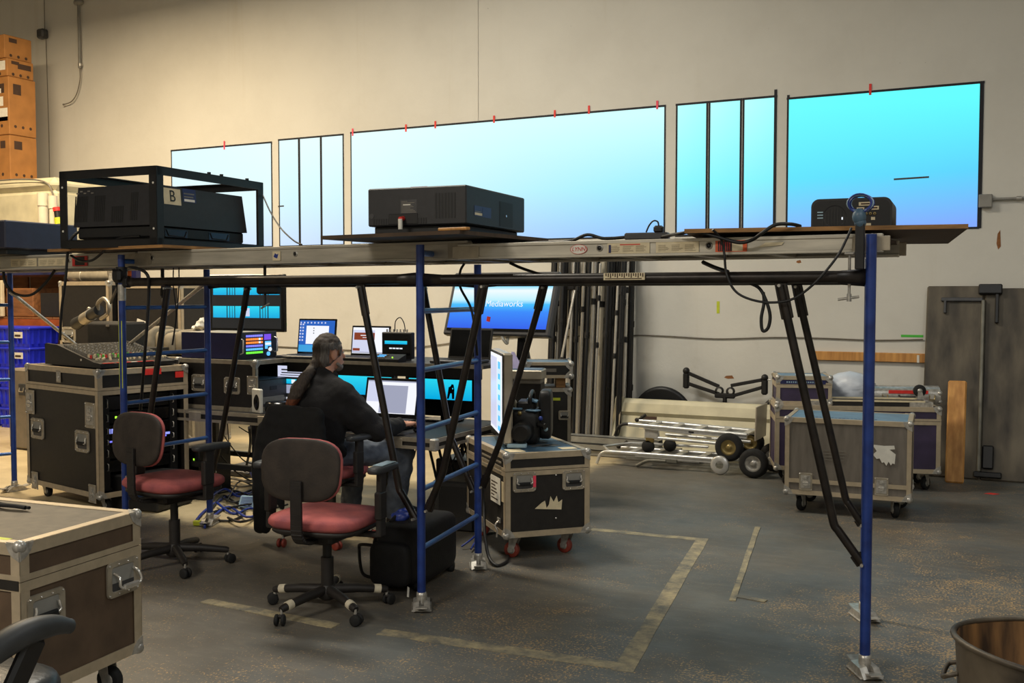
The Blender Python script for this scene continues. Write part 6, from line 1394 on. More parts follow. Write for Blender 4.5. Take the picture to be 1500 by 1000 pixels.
t = thing('computer_mouse', 'small dark mouse under the right hand of the person', 'mouse', (-3.64, 5.87, .6605), -.2); b = MB(); b.sph((0, 0, .012), (.03, .05, .022), M['black'], 14, 8); b.build('shell', t); b = MB(); b.box((0, .03, .033), (.008, .014, .008), M['grey_plastic'], .003); b.build('scroll_wheel', t)
# ------------------------------------------------------------------ items on the middle black case
def on_mc(x, y): return MC + Matrix.Rotation(MRZ, 3, 'Z') @ Vector((x, y, 0))
zt = .647
pI = aty(722, 640, 5.62)
t = thing('silver_display', 'silver backed display seen edge-on, standing on the case with red casters', 'monitor', (-3.0, 5.77, zt), -.97)
b = MB(); b.box((0, .033, .30), (.60, .062, .56), M['silver'], .012); b.b2((-.30, -.001, .025), (.30, .003, .575), M['black_gloss']); b.build('housing', t)
b = MB(); b.b2((-.285, -.003, .07), (.285, -.0012, .56), G['uiw']); s = b.build('screen', t)
b = MB(); b.b2((-.27, -.0042, .09), (.05, -.0032, .54), G['ui']); b.build('screen_area', s)
b = MB(); b.b2((.10, -.0042, .09), (.22, -.0032, .52), G['sky']); 
for k in range(6): b.b2((.13, -.0052, .12 + k * .065), (.2, -.0044, .15 + k * .065), G['text'])
b.build('screen_area', s)
b = MB(); b.box((0, .11, .006), (.22, .16, .012), M['silver'], .004); b.bar((0, .14, .01), (0, .05, .22), .14, .012, M['silver']); b.build('stand_foot', t)
p = on_mc(.02, .03)
t = thing('studio_camera', 'black bulky camera on the black case, topped by a handle and blue reflections shaped as plates', 'camera', (p.x, p.y, zt), .35)
b = MB(); b.sbox((0, 0, .11), (.18, .29, .22), M['black'], .35); b.box((.0, .02, .235), (.12, .2, .06), M['black'], .012); b.build('body', t)
b = MB(); b.lathe([(0, -.14), (.055, -.14), (.062, -.12), (.06, -.02), (.07, 0), (.07, .05), (0, .05)], M['black'], 24, (-.01, -.15, .09), (0, 1, 0)); b.lathe([(0, -.142), (.045, -.1425)], M['black_gloss'], 20, (-.01, -.15, .09), (0, 1, 0)); b.build('lens', t)
b = MB(); b.tube(spline([(.03, -.11, .25), (.03, -.1, .30), (.03, .08, .315), (.03, .11, .25)]), .013, M['black'], 8); b.build('handle', t)
b = MB(); b.box((.04, -.05, .272), (.07, .1, .012), M['blue_lid'], .003, Matrix.Rotation(.25, 3, 'Y')); b.box((-.06, -.1, .222), (.08, .05, .01), M['blue_lid'], .003); b.box((.05, -.12, .215), (.08, .06, .01), M['blue_lid'], .003, Matrix.Rotation(-.5, 3, 'Z')); b.build('blue_reflection', t)  # blue reflections on the camera, shaped as small pale blue plates
b = MB(); b.sbox((.12, .02, .18), (.08, .21, .31), M['black'], .35); b.cyl((.09, -.13, .13), (.13, -.16, .12), .02, M['black'], 12); b.sph((.10, -.155, .17), .014, M['cable_blue']); b.sph((.13, -.13, .10), .014, M['plate_blue']); b.sph((-.03, -.15, .2), .014, M['gold']); b.build('side_pack', t)
b = MB(); b.tube(spline([(-.09, .05, .05), (-.14, .02, .12), (-.13, .0, .24), (-.09, .05, .26), (-.07, .06, .2)]), .011, M['tape_white'], 8); b.build('pale_lead', t)
p = on_mc(-.12, -.18)
t = thing('white_adapter', 'small pale adapter on the lid of the black case beside the silver display', 'adapter', (p.x, p.y, zt), .4); b = MB(); b.box((0, 0, .014), (.12, .08, .026), M['plate_blue'], .006); b.build('shell', t)
# small shelf unit and cases behind the middle case
t = road_case('flight_case', 'black flight case with a yellow sticker behind the black camera', 'flight case', (-3.23, 7.05, 0), .46, .34, .38, .60, .29, 'black_lam', 'black_lam', .03, em='alu_dull', e=.026, seam=False, casters=False)
Xf = frame_mat('front', .34, .38, .29); b = MB(Xf); b.b2((.01, .51, 0), (.09, .53, .001), M['yellow']); b.build('yellow_sticker', t)
b = MB(Xf)
for k in range(3): b.b2((-.1, .1 + k * .022, 0), (.12, .112 + k * .022, .001), M['cable_grey'])
b.build('print', t)
case_handle(t, Xf, .12, .40, .5)
b = MB(); b.b2((-.16, -.18, 0), (.16, .18, .2885), M['rack_black']); o = b.build('low_plinth', None, (-3.23, 7.05, 0), .46); tag(o, 'low black plinth under the flight case behind the camera', 'plinth')
t = thing('bracket_stand', 'low stand of light wood blocks on the flight case behind the camera', 'stand', (-3.23, 7.05, .892), .46)
b = MB(); b.b2((-.15, -.15, 0), (-.08, .15, .075), M['ply']); b.b2((.06, -.15, 0), (.13, .15, .075), M['ply']); b.build('block', t)
t = road_case('flight_case', 'slim black flight case on top of the wood blocks, behind the silver display', 'flight case', (-3.23, 7.05, .9675), .46, .36, .40, .115, .0, 'black_lam', 'bluetop', .03, em='alu', e=.022, seam=False, casters=False)
b = MB(frame_mat('front', .36, .40, 0)); b.b2((-.04, .045, 0), (.06, .07, .001), M['cable_grey']); b.build('label', t)
t = thing('silver_player', 'flat silver unit with a blue top beside the slim case', 'electronics', (-3.19, 6.55, .0), .3)
b = MB(); b.box((0, 0, 1.02), (.30, .24, .065), M['silver'], .006); b.b2((-.14, -.11, 1.053), (.14, .11, 1.056), M['bluetop']); b.build('housing', t)
b = MB(); b.box((0, 0, .972), (.28, .22, .03), M['cable_grey'], .004); b.build('tray', t)
b = MB(); b.b2((-.14, -.1, 0), (.14, .1, .958), M['black_lam']); b.build('pedestal', t)
t = thing('white_sheet', 'leaning lilac white sheet behind the silver display', 'sheet', (-3.24, 6.53, 1.0575), .2); b = MB(Matrix.Rotation(-.25, 4, 'X') @ Matrix.Rotation(.0, 4, 'Y')); b.prism([(-.06, 0, 0), (.05, 0, 0), (-.02, 0, .12), (-.04, 0, .12)], (0, .008, 0), mat('lilac_sheet', (196, 186, 226))); b.build('sheet', t)
# under the right table: dark equipment
t = thing('computer_tower', 'black computer box on the floor under the typing table', 'computer', (-3.42, 6.12, 0), .1); b = MB(); b.box((0, 0, .17), (.3, .45, .33), M['black'], .01); b.build('housing', t); b = MB(); b.b2((-.10, -.2265, .1), (.1, -.224, .3), M['black_gloss']); b.build('front_panel', t)
t = thing('computer_tower', 'pale blue topped box behind the scissor stand under the table', 'electronics', (-3.62, 6.5, 0), .0); b = MB(); b.box((0, 0, .2), (.36, .3, .39), M['black'], .008); b.b2((-.17, -.14, .3955), (.17, .14, .398), M['blue_lid']); b.build('housing', t)
t = thing('amplifier', 'black amplifier with a yellow lamp under the rack case table', 'electronics', (-6.0, 6.2, 0), .0); b = MB(); b.box((0, 0, .19), (.5, .36, .37), M['black'], .008); b.b2((-.24, -.17, .3755), (.24, .17, .378), M['beige']); b.build('housing', t); b = MB(); b.b2((.19, -.183, .27), (.20, -.180, .30), G['led_green']); b.build('lamp', t)
t = thing('amplifier', 'low black amplifier on the floor between the tall rack and a table', 'electronics', (-5.86, 5.60, 0), .1); b = MB(); b.box((0, 0, .13), (.5, .4, .25), M['black'], .01); b.build('housing', t)
# luggage bag with blue cloth
t = thing('roller_bag', 'black roller bag on the floor inside the blue ladder frame', 'bag', (-3.0, 4.80, 0), .10)
b = MB(); b.sbox((0, .02, .185), (.28, .55, .33), M['bag'], .32); b.build('body', t)
b = MB(); b.sbox((-.02, -.255, .15), (.23, .10, .23), M['bag'], .35); b.build('pocket', t)
b = MB(); b.sbox((-.14, .0, .16), (.09, .38, .23), M['bag'], .35); b.build('pocket', t)
b = MB(); b.tube(spline([(-.06, -.27, .24), (-.20, -.25, .235), (-.235, -.22, .20), (-.19, -.27, .09), (-.12, -.28, .07)]), .009, M['black'], 8); b.build('pull_handle', t)
b = MB(); b.tube(spline([(-.08, -.15, .345), (-.05, 0, .40), (.0, .12, .345)]), .012, M['bag'], 8); b.tube([(-.10, -.296, .16), (-.10, -.298, .10)], .005, M['chrome'], 6); b.tube([(.03, -.296, .17), (.03, -.298, .11)], .005, M['chrome'], 6); b.build('zip_pull', t)
b = MB(); b.box((.137, .08, .10), (.003, .12, .02), M['grey_plastic'], .001); b.build('badge', t)
for y in (-.2, .22):
    b = MB(); b.lathe([(0, -.015), (.03, -.015), (.03, .015), (0, .015)], M['rubber'], 14, (.11, y, .03), (1, 0, 0)); b.build('wheel', t)
b = MB(); b.b2((-.1, -.2, 0), (-.06, .2, .035), M['rubber']); b.build('foot', t)
organic('blue_cloth', [((0, 0, .0), (.06, .03, .02), .03, .022), ((.02, .02, .01), (.0, .09, .03), .026, .02), ((-.03, .01, .0), (.02, .05, .04), .022, .016)], M['cable_blue'], .006, 2, None, .012, 22).location = (-3.05, 4.70, .36)
o = [x for x in bpy.data.objects if x.name.startswith('blue_cloth')][0]; tag(o, 'crumpled blue cloth on top of the roller bag', 'cloth')
b = MB(); b.prism([(0, 0, 0), (.012, 0, 0), (.015, 0, .05), (.004, 0, .055)], (0, .002, 0), M['white']); tag(b.build('paper_tag', None, (-2.845, 4.46, .012)), 'small white tag standing at the foot of the roller bag', 'tag')
# dustbin at the lower right corner
c = Vector((-.141, 3.091, 0)) + Vector((.894, .448, 0)) * .262
t = thing('metal_bin', 'open metal bin with a rusty inside', 'bin', (c.x, c.y, 0), .3); r = .26; h = .60; N_ = 40
b = MB(); b.lathe([(r * .84, .0), (r * .86, .03), (r * .93, h * .5), (r * .935, h * .53), (r * .93, h * .56), (r * .985, h - .02), (r * .99, h)], M['galv'], N_); b.build('wall', t)
b = MB(); b.lathe([(r * .97, h), (r * .965, h - .02), (r * .83, .03), (0, .025)], M['rust'], N_); b.build('lining', t)
b = MB(); b.tube([(r * .99 * math.cos(a) * (1 + .02 * math.sin(3 * a)), r * .99 * math.sin(a), h + .006 * math.sin(2 * a + 1)) for a in [2 * PI * k / 48 for k in range(48)]], .009, M['galv'], 8, closed=True); b.build('rim', t)
for a in (PI * .92, -.2):
    b = MB(Matrix.Rotation(a, 4, 'Z')); b.tube(spline([(r * .95, -.05, h - .1), (r * 1.05, -.05, h - .11), (r * 1.1, 0, h - .13), (r * 1.05, .05, h - .11), (r * .95, .05, h - .1)]), .007, M['galv'], 8); b.build('handle', t)
# ------------------------------------------------------------------ back left corner: storage rack, cartons, crates, tall cases, padding
t = thing('pallet_rack', 'storage rack with blue and orange beams behind the blue crates', 'rack', (-12.6, 8.75, 0), 0)
for x in (-1.1, 2.3):
    for y in (0, .95):
        b = MB(); b.b2((x - .04, y - .04, 0), (x + .04, y + .04, 2.0), M['navy']); b.build('upright', t)
for z in (1.28, 1.93):
    for y in (0, .95):
        b = MB(); b.b2((-1.1, y - .025, z - .1), (2.3, y + .025, z), M['navy'] if y == 0 and z > 1.5 else M['rack_orange']); b.build('beam', t)
for z, m in ((1.285, 'timber'), (1.935, 'timber')):
    b = MB(); 
    for k in range(9): b.b2((-1.08 + k * .375, -.02, z), (-.73 + k * .375, .98, z + .02), M[m])
    b.build('shelf_boards', t)
b = MB()
for k in range(5): b.b2((-1.08 + k * .68, .96, .1), (-.45 + k * .68, .985, 1.9), M['timber'])
b.build('back_boards', t)
for k, (x, w, h, m, lab) in enumerate([(-12.0, .42, .34, 'card', 'carton on the lower rack shelf behind the blue post'), (-11.35, .5, .36, 'timber', 'brown wooden box on the lower rack shelf'), (-10.72, .5, .30, 'black_lam', 'black box on the lower rack shelf'), (-11.62, .1, .46, 'paper', 'narrow white board standing on the lower rack shelf')]):
    b = MB(); b.box((0, 0, h / 2), (w, .4 if w > .2 else .05, h), M[m], .01); tag(b.build('storage_box', None, (x, 8.98 if w > .2 else 8.72, 1.306)), lab, 'box')
# white crate on the rack with cartons on it
t = thing('cream_crate', 'large cream crate with a rounded lid under the brown cartons', 'crate', (-11.72, 9.18, 1.957), 0)
b = MB(); b.box((0, 0, .46), (2.14, .84, .92), M['cream'], .05); b.build('body', t); b = MB(); b.box((0, 0, .985), (2.18, .88, .17), M['cream'], .07); b.build('lid', t)
b = MB(); b.tube(spline([(-.4, -.445, 1.06), (.4, -.45, 1.065), (.9, -.455, 1.02), (1.06, -.45, .9), (1.085, -.45, .70)]), .01, M['cable_grey'], 7); b.build('cord', t)
def carton(label, x0, x1, y0, y1, z0, h, marks):
    t = thing('carton', label, 'carton', ((x0 + x1) / 2, (y0 + y1) / 2, z0), 0, 'brown cartons stacked at the top left'); w, d = x1 - x0, y1 - y0
    b = MB(); b.box((0, 0, h / 2), (w, d, h - .004), M['card'], .008); b.build('box', t)
    X1, X2 = frame_mat('front', w, d, 0), frame_mat('right', w, d, 0)
    b = MB(X1); b.b2((w * .25, h * .72, 0), (w * .38, h * .88, .0015), M['card_mark'])
    for k in range(3): b.cyl((-w * .1 + k * w * .2, h * .16, 0), (-w * .1 + k * w * .2, h * .16, .0015), .022, M['card_mark'], 10)
    b.build('print', t)
    b = MB(X2); b.b2((-d * .34, h * .7, 0), (-d * .05, h * .88, .0015), M['card_mark'])
    for k in range(3): b.cyl((-d * .28 + k * d * .28, h * .15, 0), (-d * .28 + k * d * .28, h * .15, .0015), .02, M['card_mark'], 10)
    b.build('print', t)
    for (fu, u0, u1, v0, v1, m) in marks:
        b = MB(X1 if fu == 'f' else X2); ww = w if fu == 'f' else d; b.b2((u0 * ww, v0 * h, .0005), (u1 * ww, v1 * h, .002), M[m]); b.build('label', t)
    return t
zc = 3.034
carton('brown carton at the bottom of the stack on the cream crate', -12.33, -11.62, 8.90, 9.30, zc, .59, [])
carton('tall brown carton second from the bottom, with white and red labels', -12.33, -11.62, 8.90, 9.30, zc + .592, .74, [('f', -.1, .3, .72, .80, 'white'), ('f', -.1, .35, .50, .66, 'white'), ('f', -.15, .46, .24, .46, 'white'), ('f', -.15, .46, .24, .31, 'redink')])
carton('brown carton third from the bottom, with a small white square label', -12.33, -11.64, 8.90, 9.29, zc + 1.334, .23, [('f', .28, .45, .35, .85, 'white'), ('r', -.1, .4, .5, .8, 'card_mark')])
carton('brown carton at the top of the stack, under the dark ceiling corner', -12.38, -11.68, 8.90, 9.30, zc + 1.566, .30, [])
# pipes and black pole standing on the rack
for px, r_, h_, lab in ((61.5, .058, .86, 'thicker white pipe standing before the cream crate'), (76, .045, .82, 'thinner white pipe standing before the cream crate')):
    x = aty(px, 320, 8.66).x; t = thing('plastic_pipe', lab, 'pipe', (x, 8.68, 1.9575)); b = MB(); b.cyl((0, 0, 0), (0, 0, h_), r_, M['pvc'], 18); b.build('pipe', t); b = MB(); b.cyl((0, 0, h_ - .15), (0, 0, h_ + .005), r_ + .008, M['pvc'], 18); b.build('pipe_socket', t)
a, q = aty(92, 372, 8.62), aty(81, 306, 8.62)
t = thing('black_pole', 'black pole with a yellow band leaning beside the white pipes', 'pole', (a.x, 8.64, 1.957)); v = Vector((q.x - a.x, .0, q.z - 1.957)); b = MB(); b.cyl((0, 0, 0), v, .05, M['black'], 14, .035); b.build('pole', t)
b = MB(); b.cyl(v * .72, v * .84, .046, M['yellow'], 14); b.build('yellow_band', t); b = MB(); b.cyl(v * .96, v * 1.03, .044, M['red'], 12); b.build('red_tip', t)
# blue crates on the floor
def crate(label, x, y, z, w=.54, d=.40, h=.22, seed=0):
    t = thing('plastic_crate', label, 'crate', (x, y, z), 0, 'blue plastic crates at the left'); P = M['crate']; b = MB()
    vs = []
    for zz, s in ((0, .92), (h - .03, 1.0)): vs += [(sx * w / 2 * s, sy * d / 2 * s, zz) for sx, sy in ((-1, -1), (1, -1), (1, 1), (-1, 1))]
    b.conv(vs, [(0, 1, 2, 3), (4, 5, 6, 7)] + [(j, (j + 1) % 4, 4 + (j + 1) % 4, 4 + j) for j in range(4)], P); b.build('tub', t)
    b = MB(); b.box((0, 0, h - .017), (w + .03, d + .03, .03), P, .008); b.build('rim', t)
    b = MB()
    for k in range(7): b.b2((-w / 2 + .03 + k * w * .145, -d / 2 - .006, .04), (-w / 2 + .045 + k * w * .145, -d / 2 + .02, h - .03), P)
    for k in range(5): b.b2((w / 2 - .02, -d / 2 + .04 + k * d * .2, .04), (w / 2 + .006, -d / 2 + .055 + k * d * .2, h - .03), P)
    b.build('rib', t)
    b = MB(); b.b2((.02, -d / 2 - .012, h * .45), (.17, -d / 2 - .006, h * .75), M['white']); b.b2((.04, -d / 2 - .0128, h * .52), (.14, -d / 2 - .0118, h * .62), M['card_mark']); b.build('label', t)
pos = ['lowest', 'second from the floor', 'third from the floor', 'fourth from the floor', 'topmost']
for k in range(5): crate('blue crate in the stack by the beige case, ' + pos[k], -10.68, 8.38, .0 + k * .2415, .56, .42, .24)
for k in range(5): crate('blue crate in the stack farther from the beige case, ' + pos[k], -11.31, 8.34, .0 + k * .2415, .56, .42, .24)
# tall dark cases
def tall_case(label, x0, x1, y0, y1, h, m):
    return road_case('tall_flight_case', label, 'flight case', ((x0 + x1) / 2, (y0 + y1) / 2, 0), 0, x1 - x0, y1 - y0, h - .1, .1, m, m, .04, em='alu', e=.045, seam=False, casters=True)
t = tall_case('tall dark flight case with a handle and a pale edge, behind the mixing desk', -10.05, -9.24, 8.30, 9.1, 1.735, 'black_lam')
case_handle(t, frame_mat('front', .81, .8, .1), -.25, 1.02, 1.3)
t = tall_case('tall dark flight case partly behind the row of grey padding', -9.17, -8.22, 8.36, 9.1, 1.70, 'black_lam')
t = thing('loose_roller', 'single grey caster wheel on top of the tall case by the grey roll', 'caster', (-9.27, 8.38, 1.739), 0); b = MB(); b.box((0, 0, .004), (.1, .09, .008), M['steel'], .002)
for s in (-1, 1): b.prism([(-.03, s * .025, .008), (.03, s * .025, .008), (.02, s * .025, .09), (-.02, s * .025, .09)], (0, s * .004, 0), M['steel'])
b.build('fork', t); b = MB(); b.lathe([(0, -.02), (.06, -.02), (.068, -.01), (.068, .01), (.06, .02), (0, .02)], M['cable_grey'], 20, (0, 0, .095), (0, 1, 0)); b.build('wheel', t)
t = thing('cloth_roll', 'grey rolled bundle lying on top of a tall flight case', 'bundle', (-9.72, 8.55, 1.74), 0); b = MB(); b.cyl((-.42, 0, .065), (.38, -.03, .06), .062, M['foam'], 16); b.build('roll', t); b = MB()
for x in (-.2, .15): b.tube([(x, .066 * math.cos(a), .064 + .066 * math.sin(a)) for a in [2 * PI * k / 14 for k in range(14)]], .01, M['silver'], 6, closed=True)
b.build('band', t)
t = thing('cable_reel', 'small wire bundle on the tall case behind the grey roll', 'bundle', (-9.86, 8.95, 1.74), 0); b = MB()
for k in range(7): b.tube([(-.18 + k * .05, .08 * math.cos(a), .10 + .08 * math.sin(a)) for a in [2 * PI * j / 16 for j in range(16)]], .008, M['cable_grey'], 6, closed=True)
b.build('coil', t)
# row of grey padded covers on a low case
t = road_case('low_flight_case', 'low pale edged flight case carrying the row of grey padded covers', 'flight case', (-8.0, 7.85, 0), 0, 1.35, .55, .86, .1, 'grey_lam', 'foam', .05, em='alu_dull', e=.04, seam=False)
for k in range(9):
    x = -8.56 + k * .137; h = .27 + .03 * math.sin(k * 1.9) - (.02 if k > 6 else 0)
    b = MB(); rounded_pad(b, .15, .36, -.06, .06, M['foam'], crown=.004, rot=Matrix.Rotation(PI / 2, 3, 'Y') @ Matrix.Rotation(0, 3, 'Z'))
    b = MB(Matrix.Translation((0, 0, h / 2)) @ Matrix.Rotation(PI / 2, 4, 'Y')); rounded_pad(b, h, .36, -.058, .058, M['foam'], crown=.004)
    tag(b.build('padded_cover', None, (x, 7.86 + .02 * (k % 2), .9615)), 'upright grey padded cover, ' + nth[k] + ' from the left in the row on the low case', 'padded cover', 'grey padded covers in a row')
t = thing('paper_tag', 'white tag sticking up from the grey padded covers', 'tag', (-8.22, 7.80, 1.235)); b = MB(); b.box((0, 0, .04), (.14, .004, .09), M['white'], 0, Matrix.Rotation(.25, 3, 'Y')); b.build('card', t)
o = organic('wrapping', [((-.08, 0, .03), (.06, .02, .07), .03, .04), ((.0, -.02, .05), (.04, .0, .12), .035, .025)], M['white'], .01, 1, None, .02, 25); o.location = (-7.42, 7.80, 1.215)
tag(o, 'crumpled white wrapping lying on the grey padded covers', 'wrapping')
# ------------------------------------------------------------------ cables, power strip, clamps on the scaffold
cable('black lead hanging down from the caged projector past the plank', [aty(140, 332, 4.75), aty(118, 338, 4.66), aty(103, 352, 4.62), aty(99, 372, 4.62), aty(96, 410, 4.62), aty(90, 455, 4.64), aty(88, 498, 4.66)], .009)
cable('black lead hanging in a shallow loop over a red framed label', [aty(205, 346, 4.50), aty(172, 350, 4.50), aty(152, 368, 4.55), aty(135, 381, 4.58), aty(118, 382, 4.60), aty(104, 374, 4.62)], .008)
cable('black cable dipping under the plank with the navy projector', [aty(5, 398, 5.0), aty(8, 415, 5.0), aty(22, 430, 5.0), aty(45, 432, 5.0), aty(66, 415, 5.0), aty(80, 396, 5.0)], .010)
cable('black cable hanging down beside the blue post above the mixing desk', [aty(166, 394, 4.9), aty(172, 420, 4.92), aty(178, 450, 4.95), aty(183, 480, 5.0)], .010)
cable('thin lead dropping beside the cage to the plank', [aty(385, 286, 5.50), aty(397, 312, 5.40), aty(412, 335, 5.25), aty(430, 352, 5.08), aty(442, 358, 4.98)], .005)
for k, (x0, x1) in enumerate(((254, 258), (262, 259))):
    cable(('thin cord hanging under the caged projector, nearer the coupler', 'thin cord hanging under the caged projector, farther from the coupler')[k], [aty(x0, 392, 5.0), aty(x0, 420, 5.0), aty(x1, 460, 5.05), aty(x1 - 6, 505, 5.1)], .004)
cable('black cord hanging under a plank joint before the big television', [aty(680, 386, 4.8), aty(674, 398, 4.8), aty(674, 420, 4.8), aty(690, 452, 4.8), aty(696, 490, 4.8), aty(699, 520, 4.85)], .007)
cable('short black cord hanging below a plank before the pole bundle', [aty(747, 385, 4.9), aty(765, 393, 4.9), aty(792, 402, 4.86), aty(812, 408, 4.85)], .008)
zp = 1.8405
def onp(px, py_unused, y, dz=0.0): p = aty(px, 340, y); return Vector((p.x, y, zp + dz))
cable('black cable lying on the plank from big projector to power strip', [onp(770, 0, 4.66), onp(800, 0, 4.62), onp(835, 0, 4.58), onp(860, 0, 4.60, .03), onp(885, 0, 4.60, .01), onp(918, 0, 4.62, .015), onp(930, 0, 4.63, .02)], .008)
a = onp(948, 0, 4.62)
t = thing('power_strip', 'grey power strip with a plug, lying on the plank', 'power strip', (a.x, 4.62, zp - .002), .12)
b = MB(); b.box((0, 0, .018), (.21, .05, .034), M['grey_plastic'], .006); b.build('housing', t); b = MB(); b.box((.055, 0, .05), (.045, .04, .034), M['black'], .008); b.build('plug', t); b = MB(); b.tube(spline([(.055, 0, .065), (.05, 0, .085), (.03, 0, .09), (.01, 0, .07), (-.005, 0, .037)]), .004, M['cable'], 6); b.build('plug_lead', t)
cable('black cable running from the power strip across the plywood board and drooping over the plank', [onp(970, 0, 4.60, .01), onp(984, 0, 4.50, .012), onp(996, 0, 4.42, .012), aty(1018, 339, 4.40), aty(1048, 346, 4.40), aty(1080, 355, 4.41), aty(1100, 352, 4.41), aty(1118, 340, 4.38), aty(1136, 329, 4.40), aty(1158, 328, 4.42), aty(1172, 331, 4.5)], .008)
cable('thin black lead sagging from the plywood board below the ledger and back up', [aty(1044, 336, 4.37), aty(1056, 350, 4.41), aty(1061, 372, 4.42), aty(1064, 400, 4.375), aty(1076, 425, 4.375), aty(1098, 438, 4.375), aty(1130, 443, 4.375), aty(1163, 437, 4.375), aty(1196, 412, 4.375), aty(1226, 376, 4.40), aty(1240, 350, 4.42), aty(1247, 334, 4.45)], .0055)
cable('short thick black cable dipping from plank to ledger', [aty(1030, 384, 4.8), aty(1048, 392, 4.7), aty(1066, 398, 4.58)], .010)
cable('looped black cable hanging below the brace with the strip label', [aty(1096, 414, 4.45), aty(1112, 422, 4.46), aty(1122, 440, 4.46), aty(1128, 462, 4.46), aty(1125, 480, 4.46), aty(1117, 484, 4.46), aty(1115, 466, 4.46), aty(1119, 444, 4.47), aty(1118, 428, 4.48)], .0075)
# bar with a blue tied coil at the small projector, screw clamp below
p = aty(1258, 330, 4.36)
t = thing('clamp_bar', 'black clamp bar with blue wrap standing before the small projector', 'clamp', (p.x, 4.40, 1.70), 0)
b = MB(); b.b2((-.018, -.014, -.015), (.018, .014, .175), M['rack_black'], .003); b.build('bar', t); b = MB(); b.sph((-.004, -.002, .20), (.028, .022, .035), M['bluetop'], 12, 8); b.sph((.0, 0, .175), (.024, .02, .024), M['bluetop'], 12, 8); b.build('blue_wrap', t)
t = thing('cord_coil', 'coil of pale blue clear cord tied to the clamp bar before the small projector', 'cord', (p.x - .002, 4.42, 1.955), 0)
b = MB()
for k in range(6): b.tube([((.046 + .006 * math.sin(k * 2.1)) * math.cos(a), .008 * (k - 3) + .006 * math.sin(2 * a), (.034 + .004 * math.cos(k * 1.7)) * math.sin(a)) for a in [2 * PI * j / 20 for j in range(20)]], .0035, M['plate_blue' if k % 2 else 'cable_blue'], 6, closed=True)
b.tube([(-.01, 0, -.035), (-.005, 0, -.06)], .008, M['bluetop'], 6); b.build('coil', t)
def screw_clamp(label, px, y, z0, z1, hz):
    x = aty(px, 420, y).x; t = thing('screw_clamp', label, 'clamp', (x, y, 0), 0)
    b = MB(); b.cyl((0, 0, hz), (0, 0, z1), .006, M['steel'], 8); b.build('screw', t); b = MB(); b.cyl((-.045, 0, hz - .004), (.04, 0, hz + .008), .0055, M['steel'], 8); b.cyl((0, 0, hz - .012), (0, 0, hz + .02), .010, M['steel'], 10); b.build('handle', t)
    b = MB(); b.box((0, 0, z1 - .005), (.04, .03, .01), M['steel'], .003); b.build('jaw', t)
screw_clamp('steel screw clamp with a T handle, under the small projector\'s plank', 1244, 4.455, 1.6, 1.757, 1.565)
t = thing('screw_clamp', 'small screw clamp under a plank above the two-row monitor', 'clamp', (aty(388, 400, 4.85).x, 4.85, 0), 0); b = MB(); b.cyl((0, 0, 1.52), (0, 0, 1.757), .009, M['rack_black'], 8); b.build('screw', t); b = MB(); b.box((.03, 0, 1.61), (.16, .06, .05), M['rack_black'], .012); b.build('jaw', t); b = MB(); b.cyl((-.03, 0, 1.50), (.03, 0, 1.53), .006, M['steel'], 8); b.build('handle', t)
t = thing('screw_clamp', 'small screw clamp under a plank over the grey padding', 'clamp', (aty(238, 400, 5.1).x, 5.1, 0), 0); b = MB(); b.cyl((0, 0, 1.56), (0, 0, 1.757), .012, M['rack_black'], 8); b.build('screw', t); b = MB(); b.box((0, 0, 1.6), (.03, .03, .06), M['rack_black'], .008); b.cyl((0, 0, 1.49), (0, 0, 1.57), .006, M['steel'], 8); b.cyl((-.03, 0, 1.49), (.03, 0, 1.49), .005, M['steel'], 8); b.build('handle', t)
b = MB(); b.tube([aty(716.5, 473, 4.68) + Vector((-.004, 0, .012)), aty(716.5, 473, 4.68) + Vector((.004, 0, -.02))], .001, M['red'], 6)
# cable tangle on the floor by the left table
def fl(pts, z=.012): return [atz(x, y, zz if isinstance(zz, (int, float)) else z) for x, y, zz in [(p + (z,))[:3] for p in pts]]
Gc = 'cables tangled on the floor under the tables'
cable('blue cable arching up in a loop above the floor tangle', fl([(300, 772), (306, 745), (318, 716, .03), (335, 690, .08), (352, 683, .12), (366, 690, .1), (374, 712, .03), (378, 730)]), .009, 'cable_blue', Gc)
cable('blue cable sweeping round a blue frame\'s foot near the yellow connector', fl([(285, 766), (300, 748), (330, 728), (355, 722), (378, 728), (396, 735)]), .010, 'cable_blue', Gc)
cable('dark cable loop on the floor before the pale blue box', fl([(318, 762), (340, 762), (358, 752), (352, 743), (330, 745), (308, 752), (298, 764)]), .009, 'cable', Gc)
for k, P in enumerate([[(322, 705), (350, 712), (380, 708), (405, 715)], [(318, 722), (345, 718), (370, 726), (402, 728)], [(330, 735), (352, 706), (385, 716), (410, 706)], [(325, 698), (355, 702), (390, 700), (420, 703)], [(340, 742), (375, 738), (400, 745), (420, 740)], [(326, 730), (348, 735), (380, 719), (412, 720)]]):
    cable(('dark' if k % 3 else 'grey') + ' cable lying in the floor tangle between a blue frame and the coat', fl([(x + random.uniform(-3, 3), y + random.uniform(-2, 2), .01 + .008 * k) for x, y in P]), .007, 'cable' if k % 3 else 'cable_grey', Gc)
